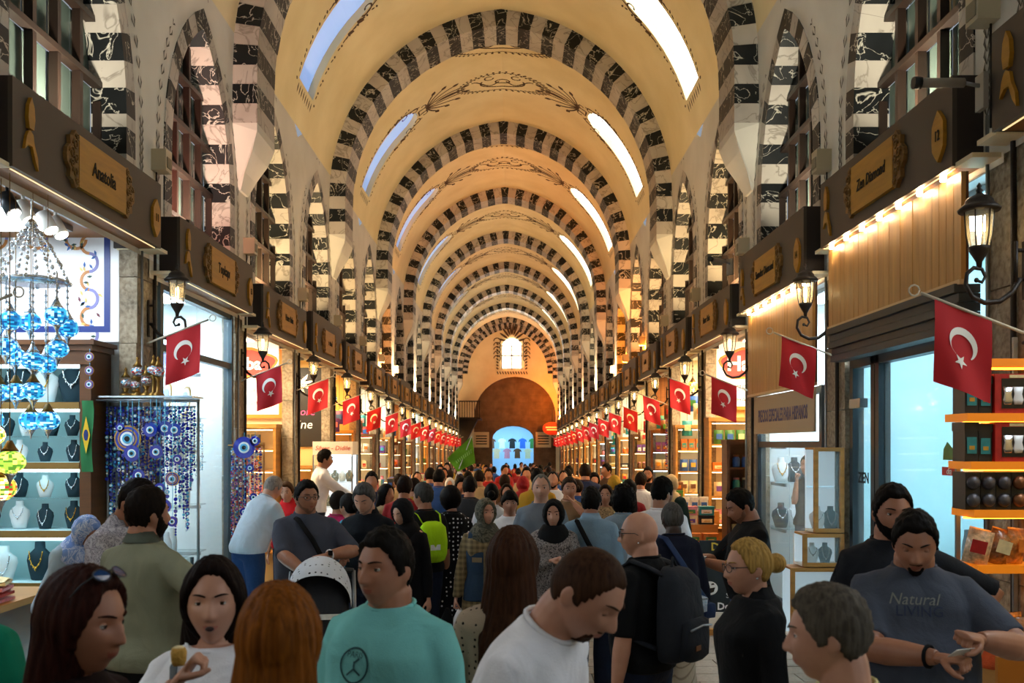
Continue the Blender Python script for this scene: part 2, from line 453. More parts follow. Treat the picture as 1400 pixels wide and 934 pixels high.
for (k, s, c, zo) in winfo:
    if k < -1: continue
    near = k <= 6
    wn += 1
    side = 'left' if s < 0 else 'right'
    w = ob('window_%d' % wn, None, None, (s*3.2, c, 0)); struct(w, 'pointed arched timber window over the %s fascia on the %s' % (ORD[k+1], side))
    js = joint_points(zo); wobj[(k, s)] = w
    darkb, liteb = MB(), MB()
    for u in (-1, 1):
        for i in range(len(js)-1):
            dark = i % 2 == 0
            p0, p1 = js[i], js[i+1]
            vs = []
            for x in (-s*.012, s*WREC):
                for d, p in ((0, p0), (0, p1), (WVT, p1), (WVT, p0)):
                    yy, zz = jp(p, d, u); vs.append((x, yy, zz))
            fs = [(0, 1, 2, 3), (7, 6, 5, 4), (0, 4, 5, 1), (1, 5, 6, 2), (2, 6, 7, 3), (3, 7, 4, 0)]
            if near: MB().add(vs, fs).obj('voussoir', [DARKM if dark else LITEM], w)
            else: (darkb if dark else liteb).add(vs, fs)
    if not near:
        tag(darkb.obj('dark_voussoir_band', [DARKM], w), kind='stuff'); tag(liteb.obj('light_voussoir_band', [LITEM], w), kind='stuff')
    # joinery: posts, rails and panes
    xg = s*(WREC-.06); NP = 5; pw = 2*WA/NP
    for i in range(NP+1):
        u = -WA+pw*i; ue = min(abs(u), WA-.02)
        top = WSP+math.sqrt(max(0, R2**2-(ue+c2)**2)) if ue < WA-.03 else WSP+.1
        MB().box((xg, u, (zo+top)/2), (.07, .055, top-zo)).obj('mullion', [WOODW], w) if near else darkb
    zr = []; z = zo+.02
    while z < WAP-.25: zr.append(z); z += .52
    for z in zr:
        hw = WA if z < WSP else -c2+math.sqrt(max(0, R2**2-(z-WSP)**2))
        if near: MB().box((xg-s*.006, 0, z), (.085, 2*hw, .05)).obj('rail', [WOODW], w)
    if not near:
        g = MB()
        for i in range(NP+1):
            u = -WA+pw*i; ue = min(abs(u), WA-.02); top = WSP+math.sqrt(max(0, R2**2-(ue+c2)**2))
            g.box((xg, u, (zo+top)/2), (.07, .055, top-zo))
        for z in zr:
            hw = WA if z < WSP else -c2+math.sqrt(max(0, R2**2-(z-WSP)**2)); g.box((xg, 0, z), (.08, 2*hw, .05))
        g.obj('timber_grid', [WOODW], w)
        MB().add([(s*WREC, u, z) for u, z in arch_outline(zo)], [tuple(range(len(arch_outline(zo))))]).obj('pane', [PANEG], w)
    else:
        for i in range(NP):
            for j, z in enumerate(zr):
                z1 = zr[j+1] if j+1 < len(zr) else WAP-.02
                u0 = -WA+pw*i; um = min(abs(u0), abs(u0+pw))
                if z > WSP+math.sqrt(max(0, R2**2-(um+c2)**2)): continue
                MB().box((s*(WREC+.01+random.uniform(-.004, .004)), u0+pw/2, (z+z1)/2), (.012, pw-.02, z1-z-.02)).obj('pane', [PANEG], w)
        MB().box((s*(WREC-.04), 0, zo-.03), (.34, 2*WA, .06)).obj('sill', [WPLASTER], w)

# ------------------------------------------------------------------ painted ornaments on vault and walls
def arc_pt(th, s, y, d=.004): x, z = vp(th, s, d); return Vector((x, y, z))
def arc_n(th, s): return Vector((-s*math.cos(th), 0, -math.sin(th)))
def on_vault(s, th0, y0, u, v):     # u along the arch (towards the crown), v along the street
    th = th0+u/VR; return arc_pt(th, s, y0+v), arc_n(th, s)
def leaf(mb, s, th0, y0, u, v, ang, L, W, mi=0):
    pts = []
    for t in (0, .25, .5, .75, 1): pts.append(on_vault(s, th0, y0, u+L*t*math.cos(ang), v+L*t*math.sin(ang)))
    mb.ribbon([p for p, n in pts], [W*.3, W*1.2, W*1.5, W*1.05, W*.1], [n for p, n in pts], mi, .0)
def scroll(mb, s, th0, y0, path, w):
    pts = [on_vault(s, th0, y0, u, v) for u, v in path]; mb.ribbon([p for p, n in pts], w*1.6, [n for p, n in pts], 0, .0)
def spiral(cx, cy, r0, r1, a0, a1, n=14): return [(cx+(r0+(r1-r0)*i/n)*math.cos(a0+(a1-a0)*i/n), cy+(r0+(r1-r0)*i/n)*math.sin(a0+(a1-a0)*i/n)) for i in range(n+1)]
for q, (c, s) in enumerate(slots):
    if c < 3: continue
    mb = MB(); arcL = VR*(SL1-SL0)
    for side in (-1, 1):
        for i in range(int(arcL/.11)):
            u = -.05+i*.11
            leaf(mb, s, SL0, c, u, side*(SLW/2+.09), .5*side+(0 if i % 2 else .9*side), .085, .03)
        # scrolls hugging the head of the slot and the palmette above it
        scroll(mb, s, SL1, c, [(-1.0+t*1.1, side*(SLW/2+.1-.34*max(0, t-.45)**1.2*1.6)) for t in [i/12 for i in range(13)]], .022)
        scroll(mb, s, SL1, c, spiral(-.35, side*.42, .16, .03, side*2.6, side*-3.4), .022)
        scroll(mb, s, SL1, c, spiral(-.05, side*.30, .14, .03, side*2.6, side*-3.4), .022)
        scroll(mb, s, SL1, c, spiral(.18, side*.2, .13, .03, side*-2.4, side*2.8), .022)
        for j in range(4):
            a = side*(.15+.33*j); L = .92-.14*j
            scroll(mb, s, SL1, c, [(.25+L*t*math.cos(a), L*t*math.sin(a)+side*.05*math.sin(t*3.1)) for t in [i/8 for i in range(9)]], .026)
            leaf(mb, s, SL1, c, .25+L*math.cos(a), L*math.sin(a), a, .18, .07)
        leaf(mb, s, SL1, c, -.6, side*.5, .9*side, .22, .07); leaf(mb, s, SL1, c, -.85, side*.53, .8*side, .2, .06)
    scroll(mb, s, SL1, c, [(.05, -.12), (.3, -.08), (.3, .08), (.05, .12), (.05, -.12)], .03)
    leaf(mb, s, SL1, c, .5, 0, 0, .75, .08)
    for i in range(8): leaf(mb, s, SL0, c, -.06, (i-3.5)*.13, math.pi, .15, .035)
    mb.obj('painted_scroll', [PAINT], ceiling)
for i in range(len(edges)-1):
    a, b = edges[i], edges[i+1]
    if b < 3 or b-a < 5: continue
    for cy in (a+1.0, (a+b)/2):
        mb = MB(); R = (1.0, .5)
        def med(u, v):       # crown medallion laid over both flanks
            s = 1 if u >= 0 else -1; th = THM-abs(u)/VR; return arc_pt(th, s, cy+v), arc_n(th, s)
        def mstroke(path, w):
            pts = [med(u, v) for u, v in path]; mb.ribbon([p for p, n in pts], w*1.35, [n for p, n in pts], 0, .0)
        for j in range(46):
            t = 2*math.pi*j/46; u, v = R[0]*math.cos(t), R[1]*math.sin(t)
            mstroke([(u, v), (u*1.09+.03, v*1.12)], .035)
            mstroke([(u*.95, v*.95), (u*.88, v*.9+.02)], .03)
        mstroke([(R[0]*.95*math.cos(2*math.pi*j/40), R[1]*.95*math.sin(2*math.pi*j/40)) for j in range(41)], .014)
        for sg in (-1, 1):
            mstroke([(sg*(.08+.62*t), .18*math.sin(t*5)) for t in [j/10 for j in range(11)]], .03)
            mstroke([(sg*(.5*math.cos(t)), .3*math.sin(t)) for t in [j*math.pi/10-.4 for j in range(9)]], .03)
            mstroke([(sg*.3+.1*math.cos(t), -.24+.1*math.sin(t)) for t in [j*.6 for j in range(10)]], .025)
        mstroke([(.16*math.cos(t), .1*math.sin(t)) for t in [j*math.pi/8 for j in range(17)]], .03)
        mb.obj('painted_medallion', [PAINT], ceiling)
# leaf strings round the lunettes
for (k, s, c, zo) in winfo:
    if k < -1 or k > 8: continue
    mb = MB()
    for off, L in ((.36, .11),):
        for side in (-1, 1):
            pts = []
            for i in range(26):
                f = i/25
                if f < .4: p = (WA+off, zo+(WSP-zo)*f/.4)
                else:
                    am = math.acos(c2/(R2+off)); a = am*(f-.4)/.6; p = (-c2+(R2+off)*math.cos(a), WSP+(R2+off)*math.sin(a))
                pts.append((side*p[0], p[1]))
            for i in range(25):
                (u, z), (u1, z1) = pts[i], pts[i+1]
                if abs(u) > 1.5: continue
                d = Vector((u1-u, z1-z)).normalized(); e = Vector((-d.y, d.x))
                for sg in (-1, 1):
                    A = (u, z); B = (u+d.x*L*.6+e.x*sg*.035, z+d.y*L*.6+e.y*sg*.035); C = (u+d.x*L+e.x*sg*.02, z+d.y*L+e.y*sg*.02)
                    mb.ribbon([(s*(wx(q[1])-.004)-s*3.2, q[0], q[1]) for q in (A, B, C)], [.008, .026, .004], (-s, 0, 0), 0, .0)
    mb.obj('painted_leaf_string', [PAINTG], wobj[(k, s)])

# ------------------------------------------------------------------ end wall
ew = MB()
def ewp(px, py): return (CX+(px-698)*YE/FPX, CZ-(py-606)*YE/FPX)
dx0, dx1 = ewp(673, 0)[0], ewp(730, 0)[0]; dz1 = ewp(0, 600)[1]; dcx = (dx0+dx1)/2; dr = (dx1-dx0)/2
zfl = zf(YE)-.05
door_arch = [(dx0, zfl), (dx0, dz1)]+[(dcx-dr*math.cos(math.pi*i/10), dz1+dr*.62*math.sin(math.pi*i/10)) for i in range(1, 10)]+[(dx1, dz1), (dx1, zfl)]
bx0, bx1 = ewp(648, 0)[0], ewp(760, 0)[0]; bcx = (bx0+bx1)/2; br_ = (bx1-bx0)/2; bzs = ewp(0, 570)[1]
big_arch = [(bx0, zfl), (bx0, bzs)]+[(bcx-br_*math.cos(math.pi*i/16), bzs+br_*.98*math.sin(math.pi*i/16)) for i in range(1, 16)]+[(bx1, bzs), (bx1, zfl)]
def ring_fill(mb, inner, outer, y0, y1, mi):
    n = len(inner); m = len(outer)
    def at(path, f):
        q = f*(len(path)-1); i = min(int(q), len(path)-2); t = q-i
        return (path[i][0]*(1-t)+path[i+1][0]*t, path[i][1]*(1-t)+path[i+1][1]*t)
    N = 40; vs = []
    for i in range(N+1): u, z = at(inner, i/N); vs.append((u, y0, z)); u, z = at(outer, i/N); vs.append((u, y1, z))
    mb.add(vs, [(2*i, 2*i+1, 2*i+3, 2*i+2) for i in range(N)], mi)
ring_fill(ew, door_arch, big_arch, YE+.25, YE+.25, 1)
for i in range(len(big_arch)-1):
    (a, z0), (b, z1) = big_arch[i], big_arch[i+1]; ew.add([(a, YE, z0), (b, YE, z1), (b, YE+.25, z1), (a, YE+.25, z0)], [(0, 1, 2, 3)], 1)
for i in range(len(door_arch)-1):
    (a, z0), (b, z1) = door_arch[i], door_arch[i+1]; ew.add([(a, YE+.25, z0), (b, YE+.25, z1), (b, YE+1.2, z1), (a, YE+1.2, z0)], [(0, 1, 2, 3)], 1)
outer = [(-5.6, zfl), (-5.6, 7)]+[(-5.6+11.2*i/14, 10.6) for i in range(15)]+[(5.6, 7), (5.6, zfl)]
ring_fill(ew, big_arch, outer, YE, YE, 0)
wall_end = struct(ew.obj('wall_end', [PLASTER, ASHLAR]), 'cream end wall with brown stone arch and street doorway')
# stripe round the end tympanum
NE = 25
for want, nm in ((0, 'dark_voussoir_band'), (1, 'light_voussoir_band')):
    mb = MB()
    for i in range(2*NE+1):
        if i % 2 != want: continue
        a0 = i/(2*NE+1)*2*THM; a1 = (i+1)/(2*NE+1)*2*THM
        def q(a, d): return vp(a, 1, d) if a <= THM else vp(2*THM-a, -1, d)
        p = [q(a0, .2), q(a1, .2), q(a1, .62), q(a0, .62)]
        mb.prism([(u, z-.12) for u, z in p], lambda u, v, w: (u, YE-w, v), .06)
    tag(mb.obj(nm, [DARKM if want == 0 else LITEM], wall_end), kind='stuff')
# little window over the arch
x0, zt = ewp(686, 463); x1, zb_ = ewp(713.5, 505); hw = (x1-x0)/2; xc = (x0+x1)/2
wn += 1
w = ob('window_%d' % wn, None, None, (xc, YE-.04, zb_)); struct(w, 'small round-headed daylight window in the end wall')
H = zt-zb_; pts = [(-hw, 0), (hw, 0), (hw, H-hw)]+[(hw*math.cos(math.pi*i/10), H-hw+hw*math.sin(math.pi*i/10)) for i in range(1, 10)]+[(-hw, H-hw)]
ENDW = mat('end window daylight', '#fff8e8', .5, emit=9., ecol='#fff6e2')
fm = MAT_FR = mat('pale window frame', '#c9b48a', .6)
for (a, b) in ((-hw, -.03), (.03, hw)):
    for (c_, d_) in ((.06, H*.42), (H*.47, H*.74)): MB().bb((a, -.01, c_), (b, .01, d_)).obj('pane', [ENDW], w)
MB().prism([(u, v) for u, v in pts if v >= H-hw-.01], lambda u, v, t: (u, -.01-t, v), .02).obj('fanlight', [ENDW], w)
fr = MB()
for a in (-hw, 0, hw): fr.box((a, -.03, H*.37), (.09, .06, H*.78))
for z in (.02, H*.44, H*.76): fr.box((0, -.03, z), (2*hw+.09, .06, .08))
fr.obj('frame', [fm], w)
orn = MB()
for sg in (-1, 1):
    for j in range(9): orn.ribbon([(sg*(hw+.22), -.02, H*.1*j), (sg*(hw+.34), -.02, H*.1*j+.1)], .09, (0, -1, 0))
    for j in range(5):
        a = .25+.3*j; orn.ribbon([(sg*(.2+.5*t)*math.cos(a)*1.3, -.02, H-.35+(.6+.75*t)*math.sin(a)) for t in [i/6 for i in range(7)]], [.03, .1, .13, .13, .12, .1, .02], (0, -1, 0))
        orn.ribbon([(sg*(hw+.3+.22*math.cos(t)), -.02, H*.35+.28*j+.2*math.sin(t)) for t in [i*.6 for i in range(8)]], .06, (0, -1, 0))
for j in range(12): orn.ribbon([(-hw-.3+j*.17, -.02, -.15), (-hw-.22+j*.17, -.02, -.32)], .07, (0, -1, 0))
orn.obj('painted_scroll', [PAINT], w)
# unseen wall added behind camera to block world light, and the far passage
bw = MB().bb((-5.6, Y0-.1, -.2), (5.6, Y0, 10.6)); struct(bw.obj('wall_back', [PLASTER]), 'unseen plaster wall added behind the viewer to keep stray light out')
# ------------------------------------------------------------------ pilasters, shop shells
TAUPE = mat('taupe fascia paint', '#4a4036', .55, var=.06, vs=2.)
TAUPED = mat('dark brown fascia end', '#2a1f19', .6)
PLAQ = mat('orange varnished wood', '#ac7a10', .45, var=.18, vs=3., sc3=(1, 1, 9))
CARVE = mat('carved wood', '#7d5a24', .6, var=.35, vs=18, bump=.6, bs=60)
INK = mat('burnt lettering', '#1d140a', .8)
LED = mat('warm led strip', '#fff0cc', .5, emit=1.0, ecol='#ffe0a0')
IRON = mat('cast iron', '#2b241f', .5, metal=.4, bump=.25, bs=60)
LGLASS = mat('lantern glass', '#efe2c4', .12, trans=0., alpha=.32, spec=.5)
BULB = mat('warm bulb', '#fff3d8', .4, emit=22., ecol='#ffdf9e')
FLAGR = mat('red flag cloth', '#b8101c', .75, bump=.15, bs=300)
FLAGW = mat('white flag emblem', '#f2efe8', .8)
POLE = mat('flag pole', '#c9c0ae', .4)
SHOPIN = [mat('shop lining white', '#dfe6e6', .6), mat('shop lining cream', '#d9b878', .6), mat('shop lining wood', '#8a5a2a', .5, var=.25, vs=2, sc3=(1, 1, 8)), mat('shop lining ivory', '#e6d7b4', .6), mat('shop lining aqua', '#b4dce4', .5)]
LAMPW = mat('warm lamp diffuser', '#fff2d8', .5, emit=SHOP_W*.34, ecol='#ffe4bc')
LAMPC = mat('cool lamp diffuser', '#f4fbff', .5, emit=SHOP_W*.36, ecol='#dff2ff')
LAMPC0 = mat('soft cool lamp diffuser', '#f4fbff', .5, emit=SHOP_W*.16, ecol='#e6f4ff')
LAMPCB = mat('dim cool lamp diffuser', '#f4fbff', .5, emit=SHOP_W*.10, ecol='#e6f4ff')
LAMPO = mat('amber lamp diffuser', '#ffe2b0', .5, emit=SHOP_W*.34, ecol='#ffbf70')
METAL = mat('brushed grey metal', '#8d9296', .35, metal=.8)
DKMETAL = mat('dark slate frame', '#20272c', .4, metal=.4)
FRONT = {-1: math.pi/2, 1: -math.pi/2}
def shop_lining(k, s):
    if s < 0: return {0: 0, 1: 0, 2: 3, 3: 1, 4: 1}.get(k, (k*7+1) % 4)
    return {0: 4, 1: 0, 2: 1, 3: 3, 4: 2}.get(k, (k*5+2) % 4)
COOL = {(-2, -1), (-2, 1), (-1, 1), (-1, -1), (0, -1), (1, -1), (0, 1), (1, 1), (6, -1), (9, -1), (7, 1)}
SHOPX = 5.2
for k in range(-2, LASTBAY+1):
    a, b = gap(k-1), gap(k)
    for s in (-1, 1):
        fz = zf(a)-.04; cz = bz(k)+.12; side = 'left' if s < 0 else 'right'
        mb = MB()
        mb.add([(s*SHOPX, a, fz), (s*SHOPX, b, fz), (s*SHOPX, b, cz), (s*SHOPX, a, cz)], [(0, 1, 2, 3)])
        for y, q in ((b-.06, 1), (a+.06, -1)):
            mb.bb((s*3.25, y-.02, fz), (s*SHOPX, y+.02, cz))
        o = mb.obj('wall_shop_'+side, [SHOPIN[shop_lining(k, s)]]); struct(o, 'lining walls of the %s shop on the %s' % (ORD[k+2], side))
        c = MB().bb((s*3.2, a, cz), (s*SHOPX, b, cz+.04)); struct(c.obj('ceiling_shop_'+side, [SHOPIN[2] if k == 0 and s < 0 else SHOPIN[0]]), 'ceiling of the %s shop on the %s' % (ORD[k+2], side))
        if k >= -2:  # lamps of the nearest, unseen bay are added to brighten the foreground
            t = thing('ceiling_lamp', '%s ceiling light panel in the %s shop on the %s' % ('cool white' if (k, s) in COOL else 'warm', ORD[k+2], side), 'lamp', (s*4.15, (a+b)/2, cz), 0, 'shop ceiling lights')
            MB().bb((-.52, -.92, -.05), (.52, .92, -.004)).obj('housing', [METAL], t)
            MB().bb((-.46, -.86, -.058), (.46, .86, -.0505)).obj('diffuser', [LAMPC0 if (k, s) in ((0, -1), (0, 1)) else LAMPCB if k < 0 else LAMPC if (k, s) in COOL else (LAMPO if k % 3 == 1 else LAMPW)], t)
tp = 20
pil = {}
for k in range(-2, LASTBAY+1):
    for s in (-1, 1):
        y = gap(k); tp += 1; fz = zf(y)-.05; top = bz(k)+.35
        mb = MB()
        nb = 7; hh = (top-fz)/nb
        o = ob('trim_%d' % tp, None, None, (s*3.28, y, fz)); struct(o, 'weathered stone pilaster between shops on the %s, %s from the camera' % ('left' if s < 0 else 'right', ORD[k+2]))
        o.rotation_euler = (0, 0, FRONT[s])
        for j in range(nb if k < 4 else 1):
            h0, h1 = (hh*j, hh*(j+1)-.006) if k < 4 else (0, top-fz)
            w = .25+random.uniform(-.006, .006); d = .06+random.uniform(-.006, .008)
            MB().bb((-w, -d, h0), (w, .10, h1)).obj('stone_block', [STONE], o)
        MB().tube([(.12, -.085, .1), (.12, -.085, top-fz-.1)], .018, 8).obj('conduit', [IRON], o)
        if k < 3: MB().tube([(-.19, -.085, .4), (-.19, -.085, top-fz-.1)], .013, 8).obj('conduit', [METAL], o)

# ------------------------------------------------------------------ fascia boards with carved plaques
def carved_end(sg):
    mb = MB(); pts = [(0, -.19), (.05, -.21), (.09, -.16), (.14, -.15), (.13, -.09), (.18, -.05), (.19, 0), (.18, .05), (.13, .09), (.14, .15), (.09, .16), (.05, .21), (0, .19)]
    mb.prism([(sg*x, z) for x, z in pts][::(1 if sg > 0 else -1)], lambda u, v, w: (u, -w, v), .03)
    for (x, z, r) in ((.06, .1, .045), (.06, -.1, .045), (.11, .03, .05), (.11, -.05, .035), (.05, 0, .04), (.03, .16, .03), (.03, -.16, .03)):
        mb.tube([(sg*(x+r*(1-i/11)*math.cos(i*.9)), -.034, z+r*(1-i/11)*math.sin(i*.9)) for i in range(11)], .008, 5)
    return mb.mesh('carved_end', [CARVE])
CE = {1: carved_end(1), -1: carved_end(-1)}
plq = MB(); plq.bb((-.42, -.035, -.19), (.42, 0, .19)); plq_me = plq.mesh('plaque', [PLAQ])
tul = MB()
tul.prism([(0, .22), (.035, .16), (.045, .08), (.03, .01), (-.03, .01), (-.045, .08), (-.035, .16)], lambda u, v, w: (u, -w, v), .025)
tul.prism([(-.01, .0), (.03, -.02), (.045, -.08), (.09, -.16), (.10, -.24), (.06, -.19), (.02, -.10), (-.03, -.10), (-.08, -.14), (-.055, -.05), (-.03, -.01)], lambda u, v, w: (u, -w, v), .02)
tul_me = tul.mesh('tulip_ornament', [PLAQ])
tulv = MB(); tulv.prism([(0, .15), (.014, .1), (.01, .05), (-.01, .05), (-.014, .1)], lambda u, v, w: (u, -.026-w, v), .004); tulv_me = tulv.mesh('inlay', [INK])
med = MB(); med.prism([(0, .17), (.05, .12), (.08, .08), (.085, 0), (.08, -.08), (.05, -.12), (0, -.17), (-.05, -.12), (-.08, -.08), (-.085, 0), (-.08, .08), (-.05, .12)], lambda u, v, w: (u, -w, v), .025)
med_me = med.mesh('number_medallion', [PLAQ])
NAMES = {(0, -1): ('Anatolia', '11'), (1, -1): ('Topkapı', '13'), (2, -1): ('Hazer Baba', ''), (0, 1): ('Zen Diamond', '12'), (1, 1): ('Samdex Diamond', '14'), (2, 1): ('Hazer Baba', ''), (3, 1): ('Basar', '')}
def smudge(seed, n=8):       # lettering too far off to read: a row of uneven strokes
    r = random.Random(seed); mb = MB()
    for i in range(n):
        x = (i-(n-1)/2)*.045
        if r.random() < .15: continue
        h = r.uniform(.05, .1); mb.bb((x-.012, -.04, -.045), (x+.012, -.036, -.045+h))
        if r.random() < .6: mb.bb((x-.01, -.04, -.01), (x+.03, -.036, .006))
    return mb.mesh('lettering', [INK])
for k in range(-1, LASTBAY+1):
    L = 3.08-.5; yc = (gap(k-1)+gap(k))/2
    for s in (-1, 1):
        side = 'left' if s < 0 else 'right'
        t = thing('sign_board', 'taupe shop fascia with an orange wood plaque, %s along the %s wall' % (ORD[k+1], side), 'sign', (s*3.0, yc, bz(k)), FRONT[s], 'shop fascia boards')
        tall = BOARD_H if (k*3+s) % 4 else BOARD_H+.1
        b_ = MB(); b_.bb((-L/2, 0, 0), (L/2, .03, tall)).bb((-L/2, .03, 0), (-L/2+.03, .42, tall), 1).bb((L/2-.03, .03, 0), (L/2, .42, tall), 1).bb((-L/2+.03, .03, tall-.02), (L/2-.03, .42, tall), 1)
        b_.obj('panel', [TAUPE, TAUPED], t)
        for sg in (-1, 1): MB().bb((sg*L/2-.012 if sg > 0 else -L/2-.22, .02, -.01), (L/2+.22 if sg > 0 else -L/2+.012, .40, .02)).obj('end_bracket', [SHOPIN[3]], t)
        MB().bb((-L/2+.05, .035, -.006), (L/2-.05, .045, -.001)).obj('light_strip', [LED], t)
        MB().bb((-L/2, .06, .0), (L/2, .30, .03)).obj('soffit', [SHOPIN[2]], t)
        z0 = BOARD_H*.5
        if k <= 8:
            p = ob('plaque', plq_me, t, (0, 0, z0))
            ob('carved_end', CE[1], p, (.42, 0, 0)); ob('carved_end', CE[-1], p, (-.42, 0, 0))
            nm = NAMES.get((k, s))
            if nm:
                lm = text_mesh(nm[0], .155 if len(nm[0]) < 9 else .125, INK, .002, .12, .82, .002)
                ob('lettering', lm, p, (0, -.038, 0), (math.pi/2, 0, 0))
            else: ob('lettering', smudge(k*7+s+50), p)
            ob('tulip_ornament', tul_me, t, (-L/2+.2, 0, z0)); 
            m_ = ob('number_medallion', med_me, t, (L/2-.16, 0, z0-.05))
            if nm and nm[1]: ob('numeral', text_mesh(nm[1], .1, INK, .002, 0, .8), m_, (0, -.028, 0), (math.pi/2, 0, 0))
        else:
            p = ob('plaque', plq_me, t, (0, 0, z0)); ob('lettering', smudge(k*7+s+50, 6), p)

# ------------------------------------------------------------------ lanterns on scrolled brackets
def lantern_meshes():
    z = 0
    br = MB()
    br.bb((-.02, -.075, -.42), (.02, -.06, -.02))
    br.tube([(0, -.075, -.08), (0, -.13, -.08)], .014, 6).tube([(0, -.13, -.02), (0, -.13, -.30)], .016, 6).tube([(0, -.075, -.28), (0, -.13, -.28)], .014, 6)
    arm = [(0, -.10, -.28), (0, -.16, -.37), (0, -.25, -.43), (0, -.36, -.44), (0, -.45, -.40), (0, -.50, -.32), (0, -.49, -.24), (0, -.44, -.20), (0, -.38, -.21), (0, -.355, -.26), (0, -.38, -.30), (0, -.42, -.285)]
    br.tube(arm, [.02, .02, .019, .018, .017, .016, .016, .015, .014, .013, .012, .012], 8)
    br.sphere((0, -.42, -.285), .018, 8, 6)
    C = (0, -.40, 0)
    base = MB(); base.lathe([(.0, -.20), (.018, -.20), (.022, -.16), (.04, -.13), (.068, -.085), (.075, -.07), (.075, -.055), (.0, -.055)], C, 14)
    cage = MB()
    for i in range(6):
        a = math.pi*2*i/6+.3; c_, s_ = math.cos(a), math.sin(a)
        cage.tube([(.072*c_, -.4+.072*s_, -.06), (.088*c_, -.4+.088*s_, .02), (.098*c_, -.4+.098*s_, .15), (.1*c_, -.4+.1*s_, .19)], .006, 5)
    cage.lathe([(.094, .185), (.104, .185), (.104, .2), (.094, .2)], C, 16)
    glass = MB(); glass.lathe([(.068, -.055), (.084, .02), (.093, .15), (.095, .19)], C, 18)
    glass.f = glass.f[:-2]; glass.m = glass.m[:-2]; glass.s = glass.s[:-2]
    cap = MB(); cap.lathe([(.0, .185), (.14, .185), (.148, .2), (.12, .225), (.1, .24), (.095, .26), (.07, .285), (.03, .30), (.018, .315), (.024, .33), (.012, .345), (.018, .36), (.0, .385)], C, 20)
    bulb = MB(); bulb.lathe([(.008, -.04), (.012, .0), (.02, .04), (.02, .1), (.01, .125)], C, 10)
    return br.mesh('bracket', [IRON]), base.mesh('cup', [IRON]), cage.mesh('cage', [IRON]), glass.mesh('glass', [LGLASS]), cap.mesh('cap', [IRON]), bulb.mesh('bulb', [BULB])
LM = lantern_meshes()
for k in range(-1, LASTBAY):
    for s in (-1, 1):
        side = 'left' if s < 0 else 'right'
        h = (bz(k)+bz(k+1))/2-.33
        t = thing('wall_lantern', 'black iron wall lantern with lit bulb on a scrolled arm, %s on the %s side' % (ORD[k+1], side), 'lantern', (s*3.26, gap(k)+(-.22 if k == -1 else 0)-(.6 if (k, s) == (-1, -1) else 0), h-(.26 if k == -1 else 0)), FRONT[s], 'wall lanterns between the shops', (.86, .80, .86))
        for n, me in zip(('bracket', 'cup', 'cage', 'glass', 'cap', 'bulb'), LM):
            if k > 9 and n == 'cage': continue
            ob(n, me, t)

# ------------------------------------------------------------------ red flags on short poles
FW, FH = .34, .46
def flag_meshes(seed):
    r = random.Random(seed); ph = r.uniform(0, 6); amp = r.uniform(.012, .028); sl = r.uniform(-.06, .08)
    pd = Vector((0, -.93, .36)); P0 = Vector((0, -.20, .07))
    def P(a, b, off=0.):
        x = amp*math.sin(9*a/FW*.7+b*7+ph)*(.3+b/FH)+off
        return P0+pd*a+Vector((0, -b*sl, -b))+Vector((x, 0, 0))
    m = MB(); na, nb = 10, 14
    vs = [P(FW*i/na, FH*j/nb) for j in range(nb+1) for i in range(na+1)]
    fs = [(j*(na+1)+i, j*(na+1)+i+1, (j+1)*(na+1)+i+1, (j+1)*(na+1)+i) for j in range(nb) for i in range(na)]
    vs2 = [v+Vector((.002, 0, 0)) for v in vs]; N = len(vs)
    m.add(vs, fs, 0, True); m.add(vs2, [f[::-1] for f in fs], 0, True)
    e = MB()
    for off in (-.005, .007):
        cx, cy = FW*.5, FH*.42; R, r2 = .088, .070
        out = []; inn = []
        for i in range(25):       # crescent opens downwards
            t = math.pi*(.5+.2)+math.pi*1.6*i/24; t = -math.pi/2+ .62+ (2*math.pi-1.24)*i/24+math.pi
            out.append((cx+R*math.cos(t), cy+R*math.sin(t)))
        oc = (cx+.008, cy+.024)
        for i in range(25):
            a0 = math.atan2(out[0][1]-oc[1], out[0][0]-oc[0]); 
            t = math.atan2(out[i][1]-oc[1], out[i][0]-oc[0]); d = math.hypot(out[i][0]-oc[0], out[i][1]-oc[1]); q = min(r2, d-.001)
            inn.append((oc[0]+q*math.cos(t), oc[1]+q*math.sin(t)))
        vs = [P(a, b, off) for a, b in out]+[P(a, b, off) for a, b in inn]
        e.add(vs, [(i, i+1, 26+i, 25+i) for i in range(24)])
        st = []; sx, sy = cx+.02, cy+.105
        for i in range(10):
            q = .042 if i % 2 == 0 else .017; t = math.pi*i/5+.4; st.append((sx+q*math.cos(t), sy+q*math.sin(t)))
        vs = [P(sx, sy, off)]+[P(a, b, off) for a, b in st]; e.add(vs, [(0, 1+i, 1+(i+1) % 10) for i in range(10)])
    po = MB(); po.tube([(0, -.02, 0), tuple(P0+pd*(FW+.08))], .009, 8)
    c = P0+pd*(FW+.12); po.tube([(0, c.y+.03*math.cos(i*.7), c.z+.03*math.sin(i*.7)) for i in range(10)], .005, 6)
    return po.mesh('pole', [POLE]), m.mesh('cloth', [FLAGR]), e.mesh('crescent_and_star', [FLAGW])
FM = [flag_meshes(i) for i in range(5)]
FZ = {-1: .61, 0: .92, 1: .78, 2: .83, 3: .72, 4: .62, 5: .60}
